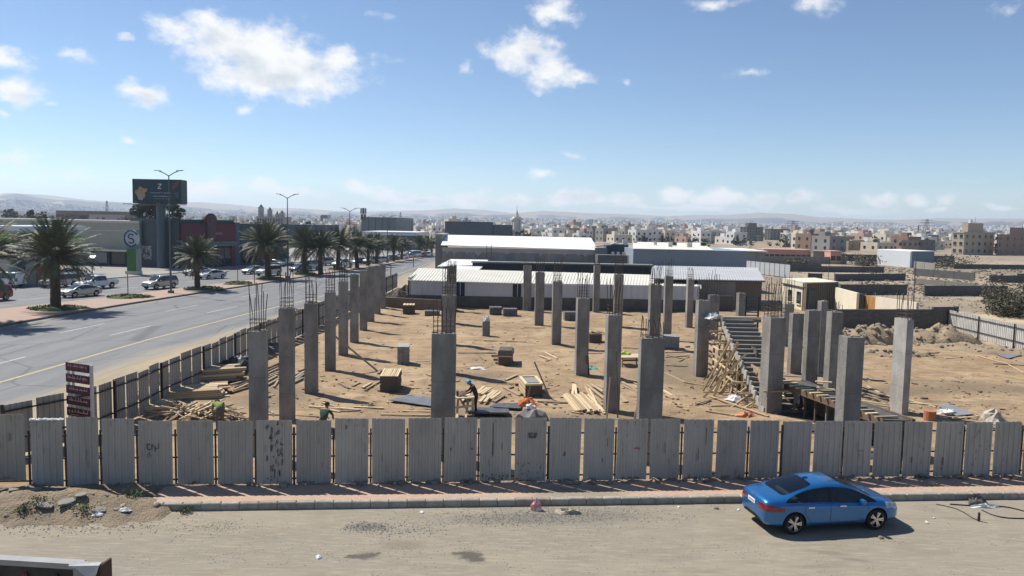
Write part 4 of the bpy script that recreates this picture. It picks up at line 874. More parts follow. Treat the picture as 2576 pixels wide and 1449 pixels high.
for i in range(7): y = 2 + i * .95; plank_obj('crossbar', V((-.85, y, yz(Y0 + y) - .42)), V((.4, y, yz(Y0 + y) - .38)), .07, .09, 1, stair)
MB().box((.4, 4.8, .95), (.05, 5.5, 1.7)).build('shutter_panel', WOODS[1], stair); MB().box((.9, 6.2, 1.3), (.05, 3.6, 2.4)).build('shutter_panel', M_PLY, stair)
# gate like welded mesh panel behind the stair
c = atY(1875, 62, 900); z0 = A(1875, 797, 62).z; z1 = A(1875, 746, 62).z; w_ = 33 / 1900 * 62; m_ = thing('mesh_panel', 'dark blue grey ladder like steel mesh standing behind the stair', 'mesh panel', (A(1892, 770, 62).x, 62, 0), GRID)
for x in (-w_ / 2, w_ / 2): MB().box((x, 0, z1 / 2), (.12, .12, z1)).build('upright', M_BLACK, m_)
for i in range(11): MB().box((0, 0, z0 - .9 + (z1 - z0 + .9) * i / 10), (w_, .06, .09)).build('bar', mat('slate_bar', (.07, .085, .11)) if i == 0 else bpy.data.materials['slate_bar'], m_)

# ------------------------------------------------------------------ basement edge on the right: deck on props above ground coloured as a dark opening
pA, pB = A(1958, 958, 37.5), A(2225, 1056, 29.2)
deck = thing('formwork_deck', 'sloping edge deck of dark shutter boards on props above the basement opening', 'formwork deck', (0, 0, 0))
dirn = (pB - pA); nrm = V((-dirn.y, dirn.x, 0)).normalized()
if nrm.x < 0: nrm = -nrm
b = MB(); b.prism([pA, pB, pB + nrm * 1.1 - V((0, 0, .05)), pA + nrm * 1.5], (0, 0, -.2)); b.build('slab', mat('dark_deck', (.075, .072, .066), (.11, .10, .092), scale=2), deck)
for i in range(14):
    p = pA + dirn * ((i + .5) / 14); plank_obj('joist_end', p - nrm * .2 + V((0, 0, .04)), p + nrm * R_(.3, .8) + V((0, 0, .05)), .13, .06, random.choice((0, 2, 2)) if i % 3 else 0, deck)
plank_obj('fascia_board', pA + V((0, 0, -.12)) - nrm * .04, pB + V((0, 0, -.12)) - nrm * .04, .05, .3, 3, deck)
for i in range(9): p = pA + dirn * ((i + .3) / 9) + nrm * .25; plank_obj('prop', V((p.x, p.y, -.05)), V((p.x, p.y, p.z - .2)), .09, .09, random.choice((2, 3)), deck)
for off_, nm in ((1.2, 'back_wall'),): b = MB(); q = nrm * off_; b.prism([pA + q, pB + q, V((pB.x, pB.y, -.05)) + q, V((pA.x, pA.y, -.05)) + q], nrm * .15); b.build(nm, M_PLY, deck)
b = MB(); b.prism([V((pA.x - .4, pA.y + .3, .0)), V((pB.x - 1.1, pB.y - .2, .0)), V((pB.x, pB.y, 0)) + nrm * 1.2, V((pA.x, pA.y, 0)) + nrm * 1.2], (0, 0, .09)); b.build('opening_shade_sheet', mat('opening_shade', (.055, .05, .045), (.08, .07, .06), scale=3), deck)  # dark sheet painted as the shade of the basement opening
plank_obj('bar', A(1920, 985, 36.2), A(1985, 984, 36.0), .09, .07, 1, deck); plank_obj('bar', A(1970, 995, 35), A(1984, 1008, 35), .2, .05, 0, deck)
for (a, k) in ((Z10(170, 955), 0), (Z10(220, 965), 0), (Z10(280, 975), 0), (Z10(110, 940), 2), (Z10(120, 880), 1), (Z10(490, 1000), 0), (Z10(480, 940), 0), (Z10(500, 1030), 1)):
    p = A(a[0], a[1], 38 if a[0] < 2010 else 34.5); q = p + V((R_(.5, 1.1), R_(-.5, .3), 0)); plank_obj('plank', p, q, .16, .05, k, deck)

# ------------------------------------------------------------------ heaps of rubble and sand, rocks
random.seed(77)
M_ROCK = mat('rubble_stone', (.33, .275, .21), (.215, .178, .135), scale=2.2, rnd=.18, bump=.4, bscale=12)
M_EARTH = mat('heaped_earth', (.33, .25, .165), (.24, .185, .125), scale=1.6, bump=.9, bscale=7)
def rock_mesh(seed, flat=.7):
    bm = bmesh.new(); bmesh.ops.create_icosphere(bm, subdivisions=1, radius=.5)
    for v in bm.verts: v.co *= 1 + .45 * mnoise.noise(v.co * 1.7 + V((seed * 3.1, seed, 0))); v.co.z *= flat
    me = bpy.data.meshes.new('rock'); bm.to_mesh(me); bm.free(); me.materials.append(M_ROCK); return me
ROCKS = [rock_mesh(i, .55 + .12 * i) for i in range(4)]
def mound(name, label, px, py, rx, ry, h, nrock, rs_, seed, yaw=0.0):
    c = G(px, py); c.z = 0; root = thing(name, label, 'heap', c, yaw); b = MB(); n, m_ = 36, 9
    zf = lambda x, y: h * max(0, 1 - (x / rx) ** 2 - (y / ry) ** 2) ** .8 * (1 + .5 * fbm(x, y, .8, 4, seed)) + .12 * fbm(x, y, 2.2, 3, seed) - .04
    for k in range(m_ + 1):
        for i in range(n): t = 2 * PI * i / n; r = (m_ - k) / m_; x, y = rx * r * math.cos(t), ry * r * math.sin(t); b.v.append(V((x, y, zf(x, y) if k else -.15)))
    for k in range(m_):
        for i in range(n): j = (i + 1) % n; b.f.append([k * n + i, k * n + j, k * n + n + j, k * n + n + i]); b.m.append(0)
    b.build('earth', M_EARTH, root, smooth=True)
    for i in range(nrock):
        t, r = R_(0, 2 * PI), math.sqrt(R_(0, 1.15)); x, y = rx * r * math.cos(t), ry * r * math.sin(t); s_ = rs_ * R_(.35, 1.3)
        link('rock', random.choice(ROCKS), root, (x, y, max(.02, zf(x, y)) + s_ * .12), (R_(-.5, .5), R_(-.5, .5), R_(0, 6)), (s_, s_ * R_(.7, 1.2), s_ * R_(.6, 1)))
    return root
mound('rubble_heap', 'heap of broken grey concrete rubble before the block wall', 2195, 862, 3.3, 1.7, 1.35, 110, .5, 1.0)
mound('sand_heap', 'brown sand heap at the corner of the block wall and the pale fence', 2360, 866, 3.8, 1.9, 1.3, 90, .3, 2.0)
mound('rubble_heap', 'low spread of stones at the foot of the pale right hand fence', 2470, 885, 5.0, 1.8, .5, 60, .35, 3.0, -.5)
mound('rubble_heap', 'low line of rubble below the rubble heap beside the slim column', 2250, 895, 3.2, .9, .35, 40, .45, 4.0)
# small dark debris on the plot
deb = MB()
for i in range(1500):
    p = GP(R_(640, 2560), R_(800, 1048) if random.random() < .7 else R_(960, 1050)); s_ = abs(random.gauss(0, .04)) + .02; a = R_(0, PI)
    deb.box(p + V((0, 0, s_ * .3)), (s_ * R_(1, 4), s_, s_ * .7), a, random.randrange(3))
tag(deb.build('debris', [M_ROCK, WOODS[1], WOODS[3]]), kind='stuff')
for (x, y) in ((2323, 905), (2340, 902), (2400, 905), (2440, 905), (2418, 990)): pass
# ------------------------------------------------------------------ people
M_SKIN = mat('skin', (.23, .125, .08), (.20, .11, .07), rough=.6, scale=9); M_HAIR = mat('dark_hair', (.02, .017, .015))
def person(label, loc, yaw, J, cloth, helmet=None, hair=True, scarf=None):
    # J: joint positions in the person's own frame (x forward); cloth: (shirt material, trousers material)
    order = ['pelvis', 'waist', 'chest', 'neck', 'head', 'crown']
    Rr = dict(pelvis=.135, waist=.125, chest=.15, neck=.062, head=.095, crown=.07, sh=.075, el=.05, wr=.034, palm=.036, hip=.10, kn=.065, an=.045, toe=.04)
    vs, es, rs_ = [], [], []
    def add(p, r, par=None):
        vs.append(V(p)); rs_.append(r); i = len(vs) - 1
        if par is not None: es.append((par, i))
        return i
    ids = {}
    prev = None
    for k in order: prev = ids[k] = add(J[k], Rr[k], prev)
    fwd = (V(J['head']) - V(J['neck'])); nose = add(V(J['head']) + V(J['face']) * .115, .018, ids['head'])
    for s in ('l', 'r'):
        sh = add(J['sh_' + s], Rr['sh'], ids['chest']); e_ = add(J['el_' + s], Rr['el'], sh); w_ = add(J['wr_' + s], Rr['wr'], e_)
        d = (V(J['wr_' + s]) - V(J['el_' + s])).normalized(); side = d.cross(V((0, 0, 1))); side = side.normalized() if side.length > .1 else V((0, 1, 0)); up = side.cross(d)
        pm_ = add(V(J['wr_' + s]) + d * .07, Rr['palm'], w_)
        for f in range(4):
            o = side * ((f - 1.5) * .021); L = (.075, .088, .082, .062)[f]
            k1 = add(vs[pm_] + d * .045 + o, .011, pm_); k2 = add(vs[k1] + d * L * .5 - up * .012, .0095, k1); add(vs[k2] + d * L * .4 - up * .03, .008, k2)
        t1 = add(vs[w_] + d * .045 + side * -.045, .012, w_); add(vs[t1] + d * .045 - side * .012 - up * .01, .0095, t1)
        hp = add(J['hip_' + s], Rr['hip'], ids['pelvis']); kn = add(J['kn_' + s], Rr['kn'], hp); an = add(J['an_' + s], Rr['an'], kn); add(V(J['an_' + s]) + V((.15, 0, -.05)), Rr['toe'], an)
    me = bpy.data.meshes.new('person'); me.from_pydata([tuple(v) for v in vs], es, []); o = bpy.data.objects.new('tmp', me); COL.objects.link(o)
    o.modifiers.new('s', 'SKIN'); sv = me.skin_vertices[0].data
    for i, r in enumerate(rs_): sv[i].radius = (r, r)
    sv[0].use_root = True
    ss = o.modifiers.new('u', 'SUBSURF'); ss.levels = ss.render_levels = 2
    bm_ = bake(o); bm_.name = 'person'; bm_.materials.clear()
    for m in (M_SKIN, cloth[0], cloth[1], M_BLACK): bm_.materials.append(m)
    hd, wl_, wr_ = V(J['head']), V(J['wr_l']), V(J['wr_r']); nk = V(J['neck']); pz = V(J['pelvis'])
    up_ = (V(J['chest']) - pz).normalized()
    for p in bm_.polygons:
        c = p.center; p.use_smooth = True
        if (c - nk).dot(V(J['head']) - nk) > -.01 and (c - hd).length < .3: k = 0
        elif min((c - wl_).dot((wl_ - V(J['el_l'])).normalized()) if (c - wl_).length < .25 else -1, 9) > -.02 or ((c - wr_).length < .25 and (c - wr_).dot((wr_ - V(J['el_r'])).normalized()) > -.02): k = 0
        elif c.z < .09: k = 3
        elif (c - pz).dot(up_) < .04 and min((c - wl_).length, (c - wr_).length) > .22: k = 2
        else: k = 1
        p.material_index = k
    root = link('person', bm_, None, loc, yaw); tag(root, label, 'person')
    f = V(J['face']).normalized()
    hu = (V(J['crown']) - V(J['head'])).normalized()
    for sgn in (-1, 1):
        s_ = f.cross(hu) * sgn; MB().box(hd + f * .092 + s_ * .035 + hu * .02, (.016, .016, .012)).build('eye', M_BLACK, root); MB().cyl(hd + s_ * .092 - hu * .01, hd + s_ * .105 - hu * .01, .028, .022, 8).build('ear', M_SKIN, root)
    MB().box(hd + f * .098 - hu * .055, (.012, .045, .01)).build('mouth', mat('lips', (.13, .06, .05)) if 'lips' not in bpy.data.materials else bpy.data.materials['lips'], root)
    def cap(name, m, r, hgt, drop, brim=0):
        b = MB(); n = 14; R = hu.to_track_quat('Z', 'Y').to_matrix(); c0 = hd + hu * drop
        for q in range(5):
            a = q / 4 * PI / 2
            for i in range(n): t = 2 * PI * i / n; b.v.append(c0 + R @ V((r * math.cos(a) * math.cos(t), r * math.cos(a) * math.sin(t), hgt * math.sin(a))))
        for q in range(4):
            for i in range(n): j = (i + 1) % n; b.f.append([q * n + i, q * n + j, q * n + n + j, q * n + n + i]); b.m.append(0)
        if brim: b.cyl(c0 - hu * .005 + f * .03, c0 + hu * .012 + f * .03, r * 1.14, r * 1.1, 16)
        b.build(name, m, root, smooth=not brim)
    if helmet: cap('helmet', helmet, .125, .125, .035, 1)
    elif hair: cap('hair', M_HAIR, .112, .115, .02)
    return root
STAND = dict(pelvis=(0, 0, .93), waist=(.0, 0, 1.1), chest=(.02, 0, 1.32), neck=(.03, 0, 1.47), head=(.06, 0, 1.62), crown=(.06, 0, 1.71), face=(1, 0, -.1), sh_l=(.02, .19, 1.41), sh_r=(.02, -.19, 1.41), el_l=(.06, .26, 1.14), el_r=(.06, -.26, 1.14), wr_l=(.24, .22, .95), wr_r=(.24, -.22, .95),
             hip_l=(0, .1, .88), hip_r=(0, -.1, .88), kn_l=(.03, .11, .48), kn_r=(.02, -.11, .48), an_l=(0, .12, .09), an_r=(-.02, -.12, .09))
def pose(**k): d = dict(STAND); d.update(k); return d
M_NAVY = mat('dark_navy_shirt', (.018, .02, .028), (.03, .032, .042), scale=7); M_TRS = mat('dark_trousers', (.022, .023, .028), (.035, .035, .04), scale=7); M_VEST = mat('yellow_green_vest', (.20, .26, .07), (.15, .19, .06), scale=6); M_GREY = mat('grey_trousers', (.10, .10, .105))
pw = GP(1197, 1043)
person('worker in dark clothes and a blue hard hat bending over the saw bench', pw, rad(190), pose(chest=(.14, 0, 1.27), neck=(.24, 0, 1.40), head=(.34, 0, 1.50), crown=(.36, 0, 1.59), face=(.85, 0, -.5), waist=(.05, 0, 1.08), sh_l=(.15, .19, 1.36), sh_r=(.15, -.19, 1.36), el_l=(.28, .26, 1.12), el_r=(.30, -.25, 1.12), wr_l=(.50, .14, 1.02), wr_r=(.52, -.12, 1.03)),
       (M_NAVY, M_TRS), mat('blue_helmet', (.05, .26, .42), rough=.35))
wp = onplot(atY(815, 30.8, 1040))
person('worker with dark hair just showing above the front fence beside the boulevard columns', wp, rad(75), pose(pelvis=(-.12, 0, .62), waist=(-.04, 0, .78), chest=(.1, 0, .98), neck=(.2, 0, 1.12), head=(.27, 0, 1.26), crown=(.27, 0, 1.35), sh_l=(.1, .19, 1.06), sh_r=(.1, -.19, 1.06), el_l=(.3, .24, .84), el_r=(.3, -.24, .84), wr_l=(.48, .16, .7), wr_r=(.48, -.16, .7), hip_l=(-.1, .1, .58), hip_r=(-.1, -.1, .58), kn_l=(.22, .14, .5), kn_r=(.22, -.14, .5)),
       (mat('teal_green_shirt', (.03, .07, .06), (.05, .09, .08), scale=8), M_TRS))
wp = onplot(atY(553, 31.4, 1040))
person('worker in a yellow green vest stooping over the scrap wood heap', wp, rad(120), pose(waist=(.12, 0, 1.05), chest=(.36, 0, 1.12), neck=(.5, 0, 1.12), head=(.62, 0, 1.12), crown=(.70, 0, 1.17), face=(.6, 0, -.8), sh_l=(.38, .19, 1.12), sh_r=(.38, -.19, 1.12), el_l=(.44, .24, .85), el_r=(.44, -.24, .85), wr_l=(.55, .17, .62), wr_r=(.55, -.17, .62)), (M_VEST, M_GREY))
# saw bench
c = pw + V((-.62, -.1, 0)); sb_ = thing('saw_bench', 'rough timber saw bench in front of the worker with the blue helmet', 'bench', c, rad(4))
for i in range(3): plank_obj('top_board', V((-.7, -.3 + i * .22, .86)), V((.55, -.3 + i * .22, .86)), .2, .05, 0, sb_)
for x in (-.55, .45):
    for y in (-.32, .32): plank_obj('leg', V((x * 1.12, y, -.05)), V((x, y * .8, .84)), .08, .08, 0, sb_)
plank_obj('brace', V((-.55, -.36, .4)), V((.5, -.36, .5)), .04, .1, 0, sb_); MB().box((-.25, 0, 1.0), (.12, .2, .26)).build('saw_motor', mat('brown_motor', (.10, .075, .06)), sb_); MB().cyl((-.02, -.03, .98), (-.02, .0, .98), .16, .16, 16).build('saw_blade', mat('saw_steel', (.5, .5, .5), rough=.3, metal=1), sb_)
leaning(Z8, (410, 1330), (425, 1110), 35.2, 'pale post standing left of the saw bench', 0, .1); leaning(Z8, (500, 1330), (530, 1085), 35.3, 'pale post standing in front of the saw bench', 0, .1)
leaning(Z8, (430, 1100), (418, 1040), 35.4, 'dark stake beside the wide middle column', 3, .08)

# ------------------------------------------------------------------ maroon sign board behind the fence corner
M_MAROON = mat('maroon_panel', (.095, .019, .023), (.075, .017, .02), rough=.5, scale=3); M_LETTER = mat('pale_lettering', (.55, .40, .40), rough=.6); M_POST = mat('pale_sign_post', (.58, .57, .56), (.45, .44, .43), rough=.5, scale=4)
Ys = 28.6; pl, pr = A(168, 960, Ys), A(228, 975, Ys - .55); zt = A(168, 908, Ys).z; sg = thing('sign_board', 'tall maroon sign of five lettered panels on pale posts behind the fence corner', 'sign', (pl.x, pl.y, 0)); e_ = V((pr.x - pl.x, pr.y - pl.y, 0)); wS = e_.length; e_.normalize(); ang = math.atan2(e_.y, e_.x); sg.rotation_euler.z = ang
for x, w_ in ((.03, .06), (wS * .22, .05), (wS - .02, .12)): MB().box((x, .06, zt / 2 - .05), (w_, .08, zt - (.12 if x < wS * .5 else .0))).build('post', M_POST, sg)
hp = (1048 - 908) / 1900 * Ys; random.seed(9)
for i in range(5):
    z = zt - .2 - i * hp * .207; h_ = .315
    MB().box((wS / 2 - .05, 0, z), (wS - .06, .04, h_)).build('panel', M_MAROON, sg)
    t = MB(); x = wS - .16; zz = z + (.02 if i else .04)
    while x > .14:                                 # flowing right to left script: joined strokes, tall letters, dots
        L = R_(.05, .13); t.box((x - L / 2, -.026, zz), (L, .006, .028)); q = random.random()
        if q < .35: t.box((x - .01, -.026, zz + .05), (.02, .006, .12))
        elif q < .6: t.box((x - L * .5, -.026, zz + .03), (.03, .006, .06)); t.box((x - L * .5, -.026, zz - .05), (.022, .006, .022))
        elif q < .85: t.box((x - L * .4, -.026, zz + .05), (.022, .006, .022)); t.box((x - L * .6, -.026, zz + .055), (.02, .006, .02))
        x -= L + (R_(.04, .08) if random.random() < .3 else .012)
    if i == 4:
        for s_ in range(2): t.box((wS * .3 + s_ * .05, -.026, z - .1), (wS * .3, .006, .02))
    tag(t.build('lettering', M_LETTER, sg), kind='stuff')
# light box sign in the near corner, its top covering torn
d0 = 9.2; pA_, pB_ = A(-60, 1424, d0), A(268, 1412, d0 - .15)
lb = thing('lightbox_sign', 'dark signboard with torn white cover at the near corner below the camera', 'sign', (pB_.x, pB_.y, 0)); e_ = V((pA_.x - pB_.x, pA_.y - pB_.y, 0)).normalized(); ang = math.atan2(e_.y, e_.x) ; lb.rotation_euler.z = ang + PI
Lx = 3.4; zt = pB_.z
MB().box((-Lx / 2, .0, zt - .62), (Lx, .12, 1.16)).build('box', mat('black_sign_face', (.022, .02, .02), (.04, .035, .035), scale=3, rough=.5), lb)
MB().box((-Lx / 2 - .16, -.01, zt - .06), (Lx - .3, .13, .07)).build('top_cover', mat('grey_white_cover', (.34, .34, .33), (.26, .26, .25), scale=2, rough=.5), lb)
MB().box((-.30, -.095, zt - .62), (.13, .03, 1.1)).build('grey_strip', mat('grey_strip', (.26, .26, .255)), lb)
MB().box((-.012, 0, zt - .55), (.03, .2, 1.1)).build('edge_trim', mat('brown_trim', (.09, .05, .04)), lb)
b = MB(); b.v = [V(p) for p in ((-.42, -.12, zt - .03), (-.02, -.12, zt + .0), (-.16, -.16, zt - .15), (-.10, -.15, zt - .20), (-.05, -.13, zt - .11), (-.42, -.10, zt - .05), (-.30, -.13, zt - .06), (-.02, -.06, zt + .02), (-.42, -.06, zt + .01))]
b.f = [[0, 6, 2, 1], [1, 2, 3, 4], [0, 5, 6], [0, 1, 7, 8]]; b.m = [0] * 4; fl = b.mesh('torn_flap', mat('flap_white', (.5, .5, .49), (.36, .36, .355), scale=6)); o = link('torn_flap', fl, lb); md_ = o.modifiers.new('t', 'SOLIDIFY'); md_.thickness = .006
M_RED = mat('dull_red_letter', (.13, .045, .04), rough=.6)
for x in (-.62, -1.02, -1.45, -1.85):
    t = MB(); t.beam((x - .12, -.085, zt - .5), (x, -.085, zt - .17), .012, .035); t.beam((x + .12, -.085, zt - .5), (x, -.085, zt - .17), .012, .035); t.beam((x - .07, -.085, zt - .37), (x + .07, -.085, zt - .37), .012, .03); t.build('letter', M_RED, lb)
for x in (-.5, -Lx + .5): MB().box((x, .05, (zt - 1.1) / 2), (.12, .12, zt - 1.1)).build('post', M_BLACK, lb)
# ------------------------------------------------------------------ cars
M_GLASS = mat('tinted_glass', (.02, .026, .028), (.035, .043, .045), rough=.03, spec=1.0, scale=2.2); M_TRIM = mat('black_trim', (.012, .012, .013), rough=.6); M_TYRE = mat('tyre_rubber', (.016, .016, .017), rough=.9)
M_RIM = mat('alloy_rim', (.58, .58, .59), rough=.25, metal=.9); M_RIMD = mat('dark_rim', (.03, .03, .032), rough=.4, metal=.6); M_TAIL = mat('red_lens', (.24, .006, .010), (.10, .004, .006), rough=.12, spec=.6, scale=7, coat=.6); M_HEAD = mat('clear_lens', (.55, .57, .58), (.25, .26, .27), rough=.08, spec=.7, scale=9)
M_CHROME = mat('chrome', (.75, .75, .75), rough=.12, metal=1); M_PLATE = mat('white_plate', (.72, .72, .72), rough=.5)
def paint(n, c, metal=.0, rough=.35): return mat(n, c, rough=rough, metal=metal, spec=.5, coat=.8)
M_BLUE = mat('blue_metallic_paint', (.007, .135, .38), (.015, .15, .36), rough=.28, metal=.5, spec=.5, coat=1.0, scale=2.5, lo=.45, hi=.8)
M_PW = paint('white_car_paint', (.70, .70, .69)); M_PS = paint('silver_car_paint', (.46, .46, .45), .5); M_PC = paint('cream_car_paint', (.52, .48, .41), .3); M_PG = paint('dark_grey_car_paint', (.10, .11, .12), .4); M_PR = paint('red_car_paint', (.30, .05, .04)); M_PT = paint('greenish_car_paint', (.36, .42, .42), .3)
# profiles: x from the rear, (zb bottom, zs shoulder, zt top in the middle, wm widest, ws shoulder, wr roof edge, kind) kind: h hood/boot, g glazed cabin, p pillar
SEDAN = dict(L=4.55, r=.325, ax=(-1.33, 1.37), half=.888, st=[
    (-2.27, .48, .74, .80, .60, .58, .45, 'h'), (-2.22, .30, .88, 1.00, .76, .71, .55, 'h'), (-2.05, .24, .93, 1.065, .84, .79, .62, 'h'), (-1.72, .20, .955, 1.085, .875, .83, .64, 'h'), (-1.62, .19, .96, 1.10, .88, .83, .62, 'h'),
    (-1.12, .18, .95, 1.285, .885, .835, .585, 'g'), (-.62, .18, .935, 1.405, .888, .835, .56, 'g'), (-.22, .18, .92, 1.432, .888, .83, .555, 'p'), (-.14, .18, .918, 1.433, .888, .83, .555, 'g'), (.28, .18, .90, 1.41, .888, .825, .555, 'g'), (.62, .18, .885, 1.335, .886, .82, .56, 'g'),
    (1.12, .18, .865, 1.075, .88, .81, .60, 'g'), (1.36, .19, .85, .965, .875, .80, .62, 'h'), (1.80, .20, .80, .895, .855, .775, .58, 'h'), (2.08, .22, .73, .80, .79, .71, .52, 'h'), (2.22, .28, .65, .69, .66, .60, .42, 'h'), (2.275, .38, .58, .60, .5, .46, .3, 'h')], ws=(.28, 1.36), rw=(-1.62, -.62), tail=(-2.3, -1.66, .715, .905, .40), head=(1.66, 2.2, .62, .76, .42), low=.30, bump_r=-1.9)
SUV = dict(L=4.6, r=.37, ax=(-1.34, 1.40), half=.93, st=[
    (-2.28, .50, .95, 1.0, .70, .66, .5, 'h'), (-2.24, .36, 1.02, 1.20, .84, .80, .66, 'h'), (-2.16, .32, 1.05, 1.45, .88, .84, .64, 'p'), (-2.02, .30, 1.06, 1.68, .90, .86, .62, 'p'), (-1.9, .30, 1.06, 1.72, .905, .86, .62, 'g'), (-1.1, .28, 1.05, 1.77, .925, .87, .63, 'g'), (-1.0, .28, 1.05, 1.77, .925, .87, .63, 'p'), (-.9, .28, 1.05, 1.77, .928, .87, .63, 'g'),
    (-.1, .28, 1.03, 1.77, .93, .87, .63, 'p'), (0, .28, 1.03, 1.765, .93, .87, .63, 'g'), (.45, .28, 1.02, 1.72, .93, .865, .62, 'g'), (1.05, .28, 1.0, 1.30, .925, .86, .64, 'g'), (1.28, .3, .99, 1.10, .92, .85, .66, 'h'), (1.85, .32, .95, 1.03, .90, .83, .62, 'h'), (2.14, .34, .88, .94, .84, .78, .56, 'h'), (2.25, .4, .78, .82, .74, .68, .5, 'h'), (2.3, .48, .68, .70, .6, .55, .4, 'h')], ws=(.45, 1.28), rw=(-2.24, -2.02), tail=(-2.3, -2.0, .85, 1.15, .60), head=(1.9, 2.3, .70, .88, .45), low=.42, bump_r=-2.1)
PICK = dict(L=5.2, r=.37, ax=(-1.55, 1.55), half=.90, st=[
    (-2.6, .50, .9, .95, .78, .75, .6, 'h'), (-2.56, .42, 1.02, 1.06, .86, .84, .7, 'h'), (-2.3, .40, 1.04, 1.08, .885, .86, .74, 'h'), (-1.05, .34, 1.04, 1.08, .895, .86, .74, 'h'), (-.98, .34, 1.04, 1.12, .895, .86, .72, 'h'), (-.84, .34, 1.04, 1.66, .897, .86, .64, 'p'), (-.7, .34, 1.04, 1.72, .90, .86, .63, 'g'), (-.1, .32, 1.03, 1.76, .90, .86, .63, 'g'), (.0, .32, 1.03, 1.76, .90, .86, .63, 'p'), (.1, .32, 1.02, 1.76, .90, .86, .63, 'g'), (.65, .32, 1.01, 1.70, .90, .855, .62, 'g'),
    (1.2, .32, 1.0, 1.28, .895, .85, .64, 'g'), (1.4, .34, .99, 1.10, .89, .84, .66, 'h'), (2.1, .36, .95, 1.03, .87, .82, .62, 'h'), (2.42, .38, .88, .94, .82, .77, .56, 'h'), (2.55, .44, .78, .82, .72, .68, .5, 'h'), (2.6, .5, .68, .70, .6, .55, .4, 'h')], ws=(.65, 1.4), rw=(-.98, -.84), tail=(-2.62, -2.4, .75, 1.0, .62), head=(2.2, 2.6, .70, .88, .45), low=.46, bump_r=-2.4)
VAN = dict(L=4.8, r=.33, ax=(-1.45, 1.50), half=.86, st=[
    (-2.38, .45, .95, 1.2, .74, .70, .6, 'h'), (-2.34, .34, 1.12, 1.8, .82, .80, .66, 'h'), (-2.2, .3, 1.14, 1.92, .85, .82, .68, 'p'), (-2.05, .28, 1.14, 1.95, .855, .83, .68, 'g'), (-.6, .26, 1.13, 1.98, .86, .83, .68, 'g'), (-.5, .26, 1.13, 1.98, .86, .83, .68, 'p'), (-.4, .26, 1.13, 1.98, .86, .83, .68, 'g'), (.6, .26, 1.12, 1.97, .86, .83, .68, 'p'), (.7, .26, 1.11, 1.96, .86, .83, .68, 'g'), (1.25, .26, 1.08, 1.86, .86, .825, .66, 'g'),
    (1.9, .28, 1.04, 1.34, .855, .82, .66, 'g'), (2.1, .3, .98, 1.10, .84, .80, .64, 'h'), (2.3, .34, .85, .92, .78, .74, .56, 'h'), (2.4, .42, .72, .76, .66, .6, .45, 'h')], ws=(1.25, 2.1), rw=(-2.34, -2.2), tail=(-2.4, -2.1, .8, 1.2, .62), head=(2.0, 2.4, .68, .86, .42), low=.38, bump_r=-2.2)
